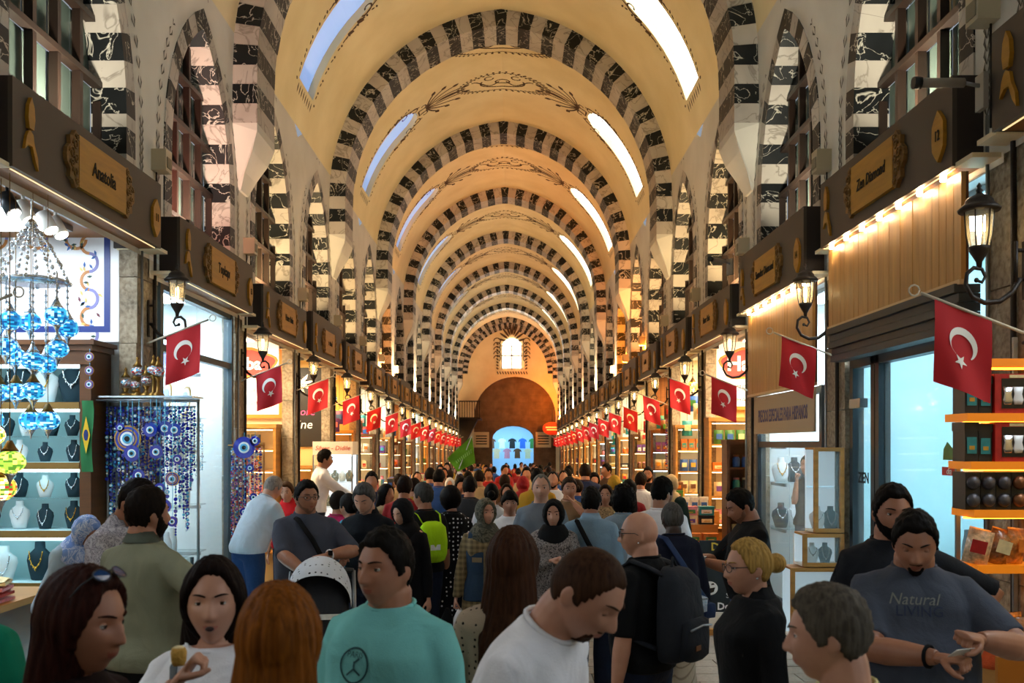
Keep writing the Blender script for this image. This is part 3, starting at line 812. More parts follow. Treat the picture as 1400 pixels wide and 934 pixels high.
for k in range(-1, LASTBAY):
    for s in (-1, 1):
        side = 'left' if s < 0 else 'right'
        hz = CZ+(FZ[k] if k in FZ else .58-.045*(k-5))
        if s > 0 and k == 0: hz -= .12
        if s > 0 and k == 1: hz -= .14
        t = thing('flag', 'red flag with white crescent and star on a short pole, %s on the %s side' % (ORD[k+1], side), 'flag', (s*(3.04 if (k, s) == (-1, 1) else 3.2), gap(k)-(.56 if (k, s) == (-1, 1) else .12)-(.38 if (k, s) == (-1, -1) else 0), hz), FRONT[s], 'red flags along the shops')
        for n, me in zip(('pole', 'cloth', 'crescent_and_star'), FM[(k*2+s) % 5]): ob(n, me, t)
        if (k, s) == (-1, 1): MB().tube([(0, -.02, 0), (-.04, .08, -.01), (-.34, .16, -.02)], .011, 6).obj('mount_arm', [IRON], t)

# ------------------------------------------------------------------ floodlights standing on the fascias, loudspeakers, cctv
UPC = {-1: ((1, .93, .80), (1, .93, .80)), 0: ((1, .91, .72), (1, .90, .68)), 1: ((1, .72, .38), (1, .68, .33)), 2: ((1, .68, .32), (1, .62, .27)), 3: ((1, .54, .24), (1, .52, .22)), 4: ((1, .76, .44), (1, .72, .38)), 5: ((1, .54, .26), (1, .50, .22)), 6: ((1, .78, .52), (1, .66, .36)), 7: ((1, .80, .52), (1, .66, .36)), 8: ((1, .76, .46), (1, .6, .3))}
ucnt = {-1: 0, 1: 0}
for r in range(-1, 9):  # uplights of the first round, out of view, are added to lift the foreground
    yc = 8.9+6.16*r
    for s in (-1, 1):
        k = 2*r; side = 'left' if s < 0 else 'right'
        for dy in ((-1.5, 1.5) if r < 3 else (0.,)):
            kk = int(math.floor((yc+dy-8.9)/3.08))+1
            z = bz(kk)+(BOARD_H if (kk*3+s) % 4 else BOARD_H+.1)+.031
            t = thing('floodlight', 'small uplight on top of the %s wall fascia, %s from the camera' % (side, ORD[ucnt[s]]), 'lamp', (s*3.12, yc+dy, z), FRONT[s], 'uplights on the fascias')
            MB().bb((-.09, -.04, -.03), (.09, .05, .03)).obj('body', [DKMETAL], t); MB().bb((-.08, -.03, .0305), (.08, .04, .034)).obj('lens', [LGLASS], t)
            d = bpy.data.lights.new('uplight', 'AREA'); d.energy = UP_W*(.12 if r < 0 else .6 if r < 1 else 1.1 if r < 3 else 2.4); d.color = UPC[r][0 if s < 0 else 1]; d.size = .16; d.spread = 2.6
            o = bpy.data.objects.new('uplight', d); COL.objects.link(o); o.parent = t; o.location = (0, -.02, .05); o.rotation_euler = (math.pi-.55, 0, 0)
            ucnt[s] += 1
for i, (s, y, col, pw, tgt, nm) in enumerate(((1, 21.3, (1, .25, .015), 120, (.9, 1.3, 1.6), 'orange'), (1, 24.4, (1, .25, .015), 150, (.9, 1.3, 1.6), 'orange'), (1, 57.6, (1, .22, .01), 260, (-.35, 3.6, 2.0), 'deep orange'), (-1, 9.6, (1, .38, .28), 30, (-.8, 1.2, 1.2), 'salmon'), (-1, 24.4, (1, .36, .08), 70, (-.9, 1.3, 1.6), 'amber'))):
    kk = int(math.floor((y-8.9)/3.08))+1; z = bz(kk)+(BOARD_H if (kk*3+s) % 4 else BOARD_H+.1)+.031
    t = thing('floodlight', '%s tinted floodlight on the %s fascia, %s bay' % (nm, 'left' if s < 0 else 'right', ORD[kk]), 'lamp', (s*3.10, y, z), 0, 'tinted floodlights')
    MB().bb((-.06, -.07, -.03), (.06, .07, .03)).obj('body', [DKMETAL], t); MB().bb((-.05, -.06, .0305), (.05, .06, .034)).obj('lens', [LGLASS], t)
    o = light('tinted_light', 'AREA', (0, 0, .06), pw, col, .12, tgt, None, 2.2, None, t)
SPK = mat('cream speaker case', '#c9bda0', .6)
sb = MB(); sb.bb((-.08, -.14, -.1), (.08, 0, .1)); sb_me = sb.mesh('case', [SPK])
sg_ = MB(); sg_.bb((-.06, -.148, -.07), (.06, -.1405, .03)); sg_me = sg_.mesh('grille', [mat('speaker grille', '#8f866f', .8)])
sc_ = MB(); sc_.tube([(0, -.02, -.1), (0, -.02, -.75)], .008, 6); sc_me = sc_.mesh('cable', [IRON])
for k in range(-1, 7):
    for s in (-1, 1):
        side = 'left' if s < 0 else 'right'
        t = thing('loudspeaker', 'small cream wall speaker above the %s pilaster on the %s' % (ORD[k+1], side), 'speaker', (s*3.2, gap(k)+.12, bz(k)+BOARD_H+.32), FRONT[s], 'small cream speakers over the pilasters')
        for n, me in (('case', sb_me), ('grille', sg_me), ('cable', sc_me)): ob(n, me, t)
def cctv(loc, rz, label):
    t = thing('security_camera', label, 'camera', loc, rz)
    MB().tube([(0, 0, 0), (0, -.26, .0)], .028, 12).obj('barrel', [mat('grey camera shell', '#9b958a', .5)], t)
    MB().tube([(0, -.255, 0), (0, -.30, 0)], .036, 12).obj('hood', [DKMETAL], t)
    MB().tube([(0, .0, 0), (0, .10, -.02)], .012, 8).obj('arm', [METAL], t)
    MB().bb((-.05, .09, -.16), (.05, .12, .05)).obj('mount', [mat('grey camera shell', '#9b958a', .5)], t)
cctv((2.86, 5.62, bz(0)+.36), -math.pi/2, 'grey bullet security camera on the near right fascia')
cctv((2.93, 12.2, bz(2)+BOARD_H+.28), -.9, 'small white security camera on the third right fascia')
# ------------------------------------------------------------------ goods: shared meshes and helpers
PAL = [('red', '#b5201c'), ('gold', '#c8962e'), ('white', '#e6e2d8'), ('brown', '#6b3f1e'), ('green', '#3f7a35'), ('pink', '#d98a92'), ('blue', '#2f5fae'), ('cream', '#e0cc9a'), ('orange', '#d2711e'), ('purple', '#6a3f8a'), ('black', '#22201e'), ('teal', '#2b8a8c')]
PM = {n: mat('packaging '+n, c, .45, var=.2, vs=25) for n, c in PAL}
WOODL = mat('honey shelf wood', '#b07a35', .5, var=.25, vs=2, sc3=(1, 1, 10))
WOODD = mat('walnut cabinet wood', '#5d3716', .45, var=.25, vs=2, sc3=(1, 1, 10))
def mk_glass(name, tint, a):
    m, t = smat(name); t.base(tint); t.b.inputs['Roughness'].default_value = .04; t.b.inputs['Alpha'].default_value = a; t.b.inputs['Specular IOR Level'].default_value = .8; return m
GLASS = mk_glass('shop glass', '#cfe6ea', .16)
GLASSC = mk_glass('cyan cabinet glass', '#9fd8e0', .22)
CABLED = mat('cabinet cool light', '#e8fbff', .5, emit=7., ecol='#c8f4ff')
CABBACK = mat('cabinet pale lining', '#bfe0e4', .6)
CABWARM = mat('cabinet warm light', '#fff0d0', .5, emit=6., ecol='#ffdca0')
BUSTD = mat('dark teal velvet bust', '#12303c', .8); BUSTW = mat('white leather bust', '#dfe4e6', .6)
SILVER = mat('silver jewellery', '#d8dde2', .2, metal=.9); GOLDJ = mat('gold jewellery', '#d2a040', .25, metal=.9)
EYEB = mat('cobalt glass', '#10209a', .12, coat=.6); EYEL = mat('light blue glass', '#58b4e0', .15); EYEW = mat('white glass', '#eef2f4', .2); EYEK = mat('black glass', '#08080c', .15); EYEG = mat('golden rim', '#b98a2c', .35, metal=.5)
def packet(w, d, h, mi_mats, bevel=.12):       # a filled packet: pillowed front, crimped top
    mb = MB(); n = 5; vs = []
    for j in range(n+1):
        f = j/n; bul = math.sin(math.pi*min(1, f*1.05))**.6 if f < .97 else .05
        for i in range(n+1):
            g = i/n; q = math.sin(math.pi*g)**.5*bul; vs.append((w*(g-.5), -d/2*q-.002, h*f))
    N = len(vs); vs += [(x, -y, z) for x, y, z in vs]
    fs = [(j*(n+1)+i, j*(n+1)+i+1, (j+1)*(n+1)+i+1, (j+1)*(n+1)+i) for j in range(n) for i in range(n)]
    mb.add(vs, fs, 0, True); mb.f += [tuple(N+a for a in f)[::-1] for f in fs]; mb.m += [0]*len(fs); mb.s += [True]*len(fs)
    lb = [(-w*.3, h*.35), (w*.3, h*.35), (w*.3, h*.72), (-w*.3, h*.72)]
    mb.prism(lb, lambda u, v, t: (u, -d/2-.006-t, v), .003, 1)
    return mb.mesh('packet', mi_mats)
def carton(w, d, h, mats):        # a box with lid seam and front label
    mb = MB(); mb.bb((-w/2, -d/2, 0), (w/2, d/2, h*.78), 0).bb((-w/2-.004, -d/2-.004, h*.78), (w/2+.004, d/2+.004, h), 0)
    mb.bb((-w*.36, -d/2-.006, h*.2), (w*.36, -d/2-.001, h*.62), 1).bb((-w*.2, -d/2-.008, h*.3), (w*.2, -d/2-.0062, h*.4), 2)
    return mb.mesh('carton', mats)
def jar(r, h, mats):
    mb = MB(); mb.lathe([(r*.9, 0), (r, h*.08), (r, h*.7), (r*.75, h*.8), (r*.7, h*.84)], n=12, mi=0); mb.lathe([(r*.8, h*.84), (r*.82, h*.86), (r*.82, h*.97), (r*.7, h)], n=12, mi=1)
    return mb.mesh('jar', mats)
GOODS = {}
def goods(kind, col, col2):
    key = (kind, col, col2)
    if key not in GOODS:
        a, b, c = PM[col], PM[col2], PM['gold']
        if kind == 'packet': GOODS[key] = packet(.15, .08, .22, [a, b])
        elif kind == 'carton': GOODS[key] = carton(.2, .12, .12, [a, b, c])
        elif kind == 'tin': GOODS[key] = jar(.05, .16, [a, b])
        else: GOODS[key] = carton(.11, .06, .2, [a, b, c])
    return GOODS[key]
def good(kind, loc, rz, col, col2, where, group, scale=1.):
    word = {'packet': 'food packet', 'carton': 'sweets box', 'tin': 'tin', 'upright': 'tea box'}[kind]
    o = ob({'packet': 'food_packet', 'carton': 'sweets_box', 'tin': 'spice_tin', 'upright': 'tea_box'}[kind], goods(kind, col, col2), None, loc, (0, 0, rz), scale)
    return tag(o, '%s %s with %s label %s' % (col, word, col2, where), word.split()[-1], group)
def shelf_unit(label, loc, rz, W, H, D, tiers, wood, back=None, light=None, crown=False):
    t = thing('display_shelf', label, 'shelf', loc, rz)
    for sg in (-1, 1): MB().bb((sg*W/2-.02, 0, 0), (sg*W/2+.02, D, H)).obj('side_panel', [wood], t)
    MB().bb((-W/2, D-.02, 0), (W/2, D, H)).obj('back_panel', [back or wood], t)
    for z in tiers: MB().bb((-W/2+.02, .0, z-.025), (W/2-.02, D-.02, z)).obj('shelf', [wood], t)
    MB().bb((-W/2-.03, -.02, H), (W/2+.03, D, H+.06)).obj('top', [wood], t)
    if light:
        for z in list(tiers[1:])+[H]: MB().bb((-W/2+.04, .03, z-.04), (W/2-.04, .06, z-.026)).obj('light_strip', [light], t)
    return t
def globe_lamp_mesh(cols, seed, tall=1.):
    r = random.Random(seed); mb = MB(); R = .075
    nu, nv = 22, 14; vs = []; 
    for j in range(nv+1):
        t = .25+(math.pi-.5)*j/nv
        for i in range(nu): a = 2*math.pi*i/nu; vs.append((R*math.sin(t)*math.cos(a), R*math.sin(t)*math.sin(a), R*.78*math.cos(t)*tall))
    for j in range(nv):
        for i in range(nu):
            a = j*nu+i; b = j*nu+(i+1) % nu
            mb.f.append((a, a+nu, b+nu, b)); mb.m.append(r.randrange(len(cols))); mb.s.append(True)
    mb.v = vs
    return mb.mesh('glass_globe', cols)
def glow(name, c, e): return mat(name, c, .3, emit=e, ecol=c)
GL_BLUE = [glow('lit turquoise mosaic', '#2fa8d8', 1.1), glow('lit azure mosaic', '#1c7fc4', .8), glow('lit pale mosaic', '#a9def0', 1.4), glow('lit deep mosaic', '#1560a8', .6)]
GL_WARM = [glow('lit amber mosaic', '#f0a030', 1.8), glow('lit red mosaic', '#d0342a', 1.), glow('lit yellow mosaic', '#ffd860', 2.4), glow('lit green mosaic', '#6fae3a', .8), glow('lit ivory mosaic', '#fff0c0', 3.)]
GL_GREEN = [glow('lit lime mosaic', '#a8d84a', 1.5), glow('lit green mosaic', '#6fae3a', 1.), glow('lit yellow mosaic', '#ffd860', 1.8)]
BRASS = mat('antique brass', '#7d5f2c', .35, metal=.8)
GLM = [globe_lamp_mesh(GL_BLUE, 1), globe_lamp_mesh(GL_BLUE, 2, 1.15), globe_lamp_mesh(GL_WARM, 3), globe_lamp_mesh(GL_GREEN, 4), globe_lamp_mesh(GL_WARM, 5, 1.15)]
lc = MB(); lc.lathe([(.0, .11), (.012, .11), (.03, .075), (.045, .055), (.0, .055)], n=10); lcap_me = lc.mesh('brass_cap', [SILVER])
lcb = MB(); lcb.lathe([(.0, .11), (.012, .11), (.03, .075), (.045, .055), (.0, .055)], n=10); lcapb_me = lcb.mesh('brass_cap', [BRASS])
ld = MB(); ld.lathe([(.0, -.055), (.035, -.055), (.02, -.075), (.008, -.10), (.0, -.13)], n=10); ldrop_me = ld.mesh('finial_drop', [SILVER])
def globe_lamp(loc, kind, hang, label, group, scale=1., brass=False):
    t = thing('mosaic_lamp', label, 'lamp', loc, random.uniform(0, 6), group, scale)
    ob('glass_globe', GLM[kind], t); ob('cap', lcapb_me if brass else lcap_me, t); ob('finial_drop', ldrop_me, t)
    if hang > 0:
        mb = MB(); mb.tube([(0, 0, .10), (0, 0, .10+hang)], .004 if hang < .6 else .0025, 5)
        for i in range(int(hang/.045) if hang < .6 else 0): mb.sphere((0, 0, .12+i*.045), .011, 6, 4)
        mb.obj('beaded_chain', [BRASS if brass else SILVER], t)
    return t
def evil_eye_mesh(R, gold=False, th=.012, lace=False):
    mb = MB(); rings = ([(R, 0.0, 4)] if gold else [])+[(R*(.9 if gold else 1.), .002, 0), (R*.52, .006, 2), (R*.36, .009, 1), (R*.2, .012, 3)]
    for r, y, mi in rings:
        mb.prism([(r*math.cos(2*math.pi*i/24), r*math.sin(2*math.pi*i/24)) for i in range(24)], lambda u, v, w: (u, -y-w, v), th, mi)
    if gold: mb.prism([(R*.72*math.cos(2*math.pi*i/24), R*.72*math.sin(2*math.pi*i/24)) for i in range(24)], lambda u, v, w: (u, -.0035-w, v), th, 4); mb.prism([(R*.62*math.cos(2*math.pi*i/24), R*.62*math.sin(2*math.pi*i/24)) for i in range(24)], lambda u, v, w: (u, -.005-w, v), th, 0)
    return mb.mesh('disc', [EYEB, EYEL, EYEW, EYEK, EYEG])
EE = {}
def evil_eye(loc, R, label, group, gold=False, rz=0., hang=.1):
    if (R, gold) not in EE: EE[(R, gold)] = evil_eye_mesh(R, gold)
    t = thing('evil_eye_charm', label, 'charm', loc, rz, group)
    ob('disc', EE[(R, gold)], t); MB().tube([(0, 0, R), (0, 0, R+hang)], .003, 5).obj('cord', [EYEL], t)
def bead_string(loc, L, seed, label, group, cols):
    r = random.Random(seed); mb = MB(); z = 0.
    mb.tube([(0, 0, 0), (0, 0, -L)], .002, 4, len(cols)-1)
    while z > -L+.02:
        q = r.choice([.008, .010, .012, .014, .017]); mi = r.randrange(len(cols)); z -= q*1.1
        if q > .016: mb.tube([(0, .006, z), (0, -.006, z)], q, 10, mi); mb.tube([(0, -.006, z), (0, -.008, z)], q*.6, 8, (mi+1) % len(cols))
        else: mb.sphere((0, 0, z), q, 6, 4, mi)
        z -= q*1.2
    o = mb.obj('bead_string', cols, None, loc); tag(o, label, 'bead string', group); return o
# jewellery bust: a shouldered neck form with a necklace
def bust_mesh(m):
    mb = MB(); prof = [(.0, .02), (.05, .05), (.085, .04), (.10, .055), (.09, .05), (.055, .035), (.035, .03), (.032, .03), (.0, .0)]
    vs = []; fs = []; n = 12; zs = [0, 0, .06, .13, .17, .195, .215, .26, .26]
    hw = [.001, .06, .078, .098, .09, .06, .036, .034, .001]; hd = [.001, .045, .05, .045, .04, .034, .03, .028, .001]
    for z, a, b in zip(zs, hw, hd):
        for i in range(n): t = 2*math.pi*i/n; vs.append((a*math.cos(t), b*math.sin(t), z))
    for j in range(len(zs)-1):
        for i in range(n): p = j*n+i; q = j*n+(i+1) % n; fs.append((p, q, q+n, p+n))
    mb.add(vs, fs, 0, True); return mb.mesh('neck_form', [m])
BUST = {'dark': bust_mesh(BUSTD), 'white': bust_mesh(BUSTW)}
def necklace_mesh(m, drop):
    mb = MB(); pts = []
    for i in range(17):
        t = math.pi*i/16; x = .05*math.cos(t); z = .20-drop*math.sin(t)**1.3; pts.append((x, -.047-.006*math.sin(t), z))
    mb.tube(pts, .0045, 5)
    for p in pts[3:14:2]: mb.sphere((p[0], p[1]-.003, p[2]-.004), .008, 6, 4)
    p = pts[8]; mb.lathe([(.0, -.03), (.009, -.015), (.004, 0)], (p[0], p[1], p[2]), 6)
    return mb.mesh('necklace', [m])
NECK = [necklace_mesh(SILVER, .09), necklace_mesh(SILVER, .14), necklace_mesh(GOLDJ, .11)]
def bust(loc, kind, nk, label, group, scale=1., rz=0.):
    t = thing('jewellery_bust', label, 'bust', loc, rz, group, scale); ob('neck_form', BUST[kind], t); ob('necklace', NECK[nk], t); return t
def lettering(body, size, m, parent, loc, rot=(math.pi/2, 0, 0), shear=0., sx=1., ext=.002, off=0.):
    return ob('lettering', text_mesh(body, size, m, ext, shear, sx, off), parent, loc, rot)
def W3(px, py, D): return (CX+(px-698)*D/FPX, D, CZ-(py-606)*D/FPX)

# ================================================================== LEFT, first bay: lamps and jewellery
tpn = thing('tile_panel', 'white tiled panel with blue border and coloured floral scrolls above jewellery cabinet', 'panel', (-4.28, 8.76, 2.90))
TW, THt = .86, 1.18
MB().bb((-TW, -.02, 0), (TW, .02, THt)).obj('tile_field', [mat('glazed white tile', '#e3e4e6', .25)], tpn)
BL = mat('cobalt border paint', '#16307c', .4)
for nm, a, b in (('border_strip', (-TW+.08, .09), (TW-.08, .145)), ('border_strip', (-TW+.08, THt-.145), (TW-.08, THt-.09)), ('border_strip', (TW-.135, .145), (TW-.08, THt-.145)), ('border_strip', (-TW+.08, .145), (-TW+.135, THt-.145))):
    MB().bb((a[0], -.024, a[1]), (b[0], -.0205, b[1])).obj(nm, [BL], tpn)
FC = [mat('floral ochre', '#b5763a', .5), mat('floral violet', '#7a78b0', .5), mat('floral maroon', '#6a2232', .5), mat('floral green', '#22463a', .5), mat('floral yellow', '#d8b865', .5), mat('floral blue', '#2a5aa0', .5)]
fl_ = MB(); rr = random.Random(4)
def vine(x0, z0, L, vert):
    for i in range(6):
        f = i/6; cx_, cz_ = (x0, z0-L*f) if vert else (x0-L*f, z0); sg = 1 if i % 2 else -1
        pts = []
        for j in range(10):
            a = math.pi*j/9; q = L/12
            u, v = -q*math.cos(a), sg*q*.9*math.sin(a)
            pts.append((cx_+(v if vert else -q+u*1.), -.022, cz_+(-q+u if vert else v)))
        fl_.ribbon(pts, .028, (0, -1, 0), i % 2, .001)
        for j in range(5):
            a = rr.uniform(0, 6.28); u, v = rr.uniform(-.09, .09), rr.uniform(-.1, .1); b = (cx_+u, cz_-L/12+v) if vert else (cx_-L/12+u, cz_+v)
            fl_.ribbon([(b[0], -.022, b[1]), (b[0]+.022*math.cos(a), -.022, b[1]+.022*math.sin(a)), (b[0]+.05*math.cos(a), -.022, b[1]+.05*math.sin(a))], [.004, .024, .004], (0, -1, 0), rr.choice([2, 3, 4, 5, 5]), .0015)
vine(TW-.27, THt-.2, 1.0, True); vine(TW-.3, THt-.24, 1.1, False)
tag(fl_.obj('floral_scroll', FC, tpn), kind='stuff')
# cabinet facing the camera
CWD, CD = 1.62, .42
cab = thing('jewellery_cabinet', 'tall wooden jewellery cabinet with lit glass shelves in the first left shop', 'cabinet', (-4.36, 8.34, .0))
cz0, cz1 = .05, 2.78
for sg in (-1, 1): MB().bb((sg*CWD/2-.05, 0, cz0), (sg*CWD/2+.05, CD, cz1)).obj('stile', [WOODD], cab)
MB().bb((-CWD/2, CD-.02, cz0), (CWD/2, CD, cz1)).obj('back_panel', [CABBACK], cab)
mb = MB(); mb.bb((-CWD/2-.08, -.05, cz1), (CWD/2+.08, CD, cz1+.05)).bb((-CWD/2-.11, -.08, cz1+.05), (CWD/2+.11, CD, cz1+.09)).bb((-CWD/2-.06, -.03, cz1-.12), (CWD/2+.06, .03, cz1)); mb.obj('crown_moulding', [WOODD], cab)
tiersz = [.74, 1.20, 1.80, 2.33]
for z in tiersz:
    MB().bb((-CWD/2+.05, -.01, z-.06), (CWD/2-.05, .03, z)).obj('rail', [mat('gilt rail', '#8a6a34', .4, metal=.3)], cab); MB().bb((-CWD/2+.05, .03, z-.015), (CWD/2-.05, CD-.02, z)).obj('shelf', [CABBACK], cab)
    MB().bb((-CWD/2+.06, .02, z-.085), (CWD/2-.06, .05, z-.0605)).obj('light_strip', [CABLED], cab)
MB().bb((-CWD/2+.06, .02, cz1-.15), (CWD/2-.06, .05, cz1-.1205)).obj('light_strip', [CABLED], cab)
for z in (1.48, 2.03): MB().bb((-CWD/2+.05, .12, z-.008), (CWD/2-.05, CD-.02, z)).obj('glass_shelf', [GLASSC], cab)
MB().bb((-CWD/2+.05, -.01, cz0), (CWD/2-.05, CD-.03, .68)).obj('base_cupboard', [WOODD], cab)
bi = 0
for tz, n, scs in ((2.335, 6, 1.45), (1.805, 6, .75), (2.035, 7, .8), (1.205, 6, .95), (1.485, 6, .85), (.745, 5, 1.3)):
    for i in range(n):
        x = -4.36-CWD/2+.2+i*(CWD-.4)/(n-1)
        kd = 'white' if (i*7+int(tz*10)) % 3 == 0 else 'dark'
        bust((x, 8.34+.19+.03*(i % 2), tz), kd, (i+int(tz*3)) % 3, '%s necklace bust, %s from the left on the cabinet shelf at %s height' % ('white leather' if kd == 'white' else 'dark teal', ORD[i].replace('nearest', 'first'), {2.335: 'top', 2.035: 'upper middle', 1.805: 'middle', 1.485: 'lower middle', 1.205: 'lower', .745: 'bottom'}[tz]), 'necklace busts in the jewellery cabinet', scs*(1. if i % 2 else .9), random.uniform(-.2, .2))
# three little round charms and a hanging flag on the cabinet side
for i, z in enumerate((2.72, 2.60, 2.48)): evil_eye((-3.48, 8.27, z), .04, 'small gold-rimmed evil eye charm on the cabinet stile, %s one' % ('top', 'middle', 'lowest')[i], 'charms on the cabinet stile', True, 0, .03)
bf = thing('hanging_flag', 'narrow green flag with yellow lozenge hanging on the cabinet side', 'flag', (-3.50, 8.26, 2.34))
MB().add([(.05*u+.012*math.sin(7*v), -.008*math.cos(9*v+3*u), -.62*v) for v in [j/8 for j in range(9)] for u in (-1, -.3, .3, 1)], [(j*4+i, j*4+i+1, j*4+i+5, j*4+i+4) for j in range(8) for i in range(3)], 0, True).obj('cloth', [mat('green flag cloth', '#1d6a3a', .8)], bf)
MB().prism([(0, -.14), (.035, -.30), (0, -.46), (-.035, -.30)], lambda u, v, w: (u, -.016-w, v), .002).obj('lozenge', [mat('yellow flag cloth', '#d8b325', .8)], bf)
MB().prism([(.02*math.cos(i*.6), -.30+.05*math.sin(i*.6)) for i in range(10)], lambda u, v, w: (u, -.019-w, v), .002).obj('disc', [mat('navy flag cloth', '#1c2f6e', .8)], bf)
# spot lights on a track
TRK = mat('white track lamp', '#e9e6df', .4); SPOTE = mat('spot lamp face', '#ffffff', .4, emit=16., ecol='#fff4e2')
tr = thing('track_light', 'ceiling track with white spot lamps above the hanging lamps', 'lamp', (-3.42, 6.9, bz(0)+.08)); MB().bb((-.02, -1.0, -.02), (.02, 1.2, .02)).obj('track', [METAL], tr)
for i, (y, m_) in enumerate(((-.55, TRK), (-.1, DKMETAL), (.12, TRK), (.45, TRK), (.62, TRK))):
    h = MB().tube([(0, y, -.02), (0, y, -.07)], .012, 6).tube([(-.02, y, -.08), (.06, y-.02, -.21)], .055, 12).obj('spot_head', [m_], tr)
    MB().tube([(.0615, y-.0203, -.2135), (.064, y-.021, -.218)], .046, 12).obj('lens', [SPOTE], h)
# turquoise chandelier of globes
ch = thing('chandelier_ring', 'silver ring with beaded chains carrying turquoise mosaic lamps', 'chandelier', (-3.22, 6.75, 3.12))
MB().lathe([(.24, -.012), (.252, 0), (.24, .012), (.228, 0)], n=28).obj('ring', [SILVER], ch); MB().tube([(0, 0, .42), (0, 0, bz(0)+.08-3.12)], .006, 6).lathe([(.0, .40), (.05, .39), (.03, .43), (.0, .45)], n=10).obj('hook', [SILVER], ch)
for i in range(10):
    a = 2*math.pi*i/10; m_ = MB()
    for j in range(13):
        f = j/12; m_.sphere((.25*f*math.cos(a), .25*f*math.sin(a), .40-.40*f**1.4), (.013 if j % 3 else .02), 6, 4)
    m_.obj('beaded_chain', [SILVER], ch)
for i in range(10):
    a = 2*math.pi*i/10+.2; r_ = .25 if i % 2 else .17
    globe_lamp((-3.22+r_*math.cos(a), 6.75+r_*math.sin(a), 2.86-(.22 if i % 2 == 0 else 0)-(.05*(i % 3))), i % 2, .20 if i % 2 else .42, 'turquoise mosaic globe lamp hanging from the silver ring, place %s round it' % ORD[i], 'turquoise lamps of the chandelier', 1.05)
for i in range(8):
    globe_lamp((-3.62+.085*i-.03*(i % 2), 6.55+.1*(i % 3), 2.33-.2*(i % 2)), i % 2, 1.2+.2*(i % 2), 'azure globe lamp hanging in the lower row near the left edge, %s' % ORD[i], 'azure lamps of the lower row', 1.05, True)
for i in range(9):
    globe_lamp((-3.5+.13*(i % 5), 6.0+.14*(i//5), 2.02-.17*(i % 3)), (2, 3, 4)[i % 3], 1.22+.14*(i % 3), '%s mosaic globe lamp in the warm cluster by the left edge, %s' % (('amber and red', 'lime green', 'multicolour')[i % 3], ORD[i]), 'warm mosaic lamps', 1.25, True)
# counter with bowls, cloths and tubular table lamps in front
ctr = thing('shop_counter', 'dark wooden counter of the first left shop piled with scarves and lamps', 'counter', (-3.9, 6.80, zf(6.5)))
MB().bb((-.45, -.75, 0), (.45, .75, .82)).obj('body', [WOODD], ctr); MB().bb((-.5, -.8, .82), (.5, .8, .87)).obj('top', [WOODL], ctr)
TUBEL = globe_lamp_mesh(GL_WARM, 9, 1.)
for i, (x, y, z) in enumerate(((-3.52, 6.20, 1.25), (-3.72, 6.15, 1.3), (-3.46, 6.42, .98), (-3.62, 6.48, 1.0), (-3.8, 6.46, 1.0))):
    t = thing('table_lamp', 'orange mosaic tube lamp with brass foot on the counter, %s' % ORD[i], 'lamp', (x, y, .83 if z < 1.1 else 1.02), .3, 'tube lamps on the counter')
    ob('glass_tube', TUBEL, t, (0, 0, .18), (0, 1.3, .4), (.75, .75, 1.9)); MB().lathe([(.0, 0), (.05, 0), (.05, .015), (.015, .04), (.012, .12), (.03, .14)], n=12).obj('foot', [BRASS], t)
MB_ = MB().bb((-3.9, 6.06, .83), (-3.42, 6.30, 1.02)); tag(MB_.obj('lamp_crate', [WOODD]), 'low wooden crate carrying tube lamps on the counter', 'crate')
for i, (c, z) in enumerate((('pink', .845), ('red', .885), ('pink', .925), ('cream', .965))):
    m_ = MB(); vs = [(-.2+.4*u/5, -.13+.26*v/3, .015+.012*math.sin(u*2+v+i)) for v in range(4) for u in range(6)]; fs = [(v*6+u, v*6+u+1, v*6+u+7, v*6+u+6) for v in range(3) for u in range(5)]
    m_.add(vs, fs, 0, True).bb((-.2, -.13, -.012), (.2, .13, .008)); tag(m_.obj('folded_scarf', [PM[c]], None, (-3.64, 6.82, z), (0, 0, .1*i)), '%s folded scarf in the pile on the left counter, layer %s' % (c, ('one', 'two', 'three', 'four')[i]), 'scarf', 'folded scarves')

# ================================================================== LEFT, second bay: glass front, evil eyes
def glass_front(s, k, name, label, z_tr, frame, y0, y1, x=3.26, ztop=None, mull=2):
    t = thing(name, label, 'shopfront', (s*x, (y0+y1)/2, zf(y0)), FRONT[s]); L = y1-y0; H = (ztop or bz(k)-.02)-zf(y0)
    for u in (-L/2, L/2): MB().bb((u-.04, -.05, 0), (u+.04, .05, H)).obj('post', [frame], t)
    for z in (.25, z_tr, H-.04): MB().bb((-L/2+.04, -.04, z-.035), (L/2-.04, .04, z+.035)).obj('rail', [frame], t)
    for i in range(mull):
        a = -L/2+.04+(L-.08)*i/mull; b = -L/2+.04+(L-.08)*(i+1)/mull
        MB().bb((a+.005, -.006, .285), (b-.005, .006, z_tr-.035)).obj('pane', [GLASS], t); MB().bb((a+.005, -.006, z_tr+.035), (b-.005, .006, H-.075)).obj('transom_pane', [GLASS], t)
    MB().bb((-L/2, -.06, 0), (L/2, .06, .215)).obj('plinth', [frame], t)
    return t
SLATE = mat('blue grey aluminium frame', '#3a4a52', .4, metal=.4)
glass_front(-1, 1, 'glass_shopfront', 'tall glass shopfront with slate frame in the second left bay', 3.0, SLATE, 9.25, 11.6)
pw_ = MB().bb((-5.1, 11.55, .1), (-3.35, 11.6, 3.5))
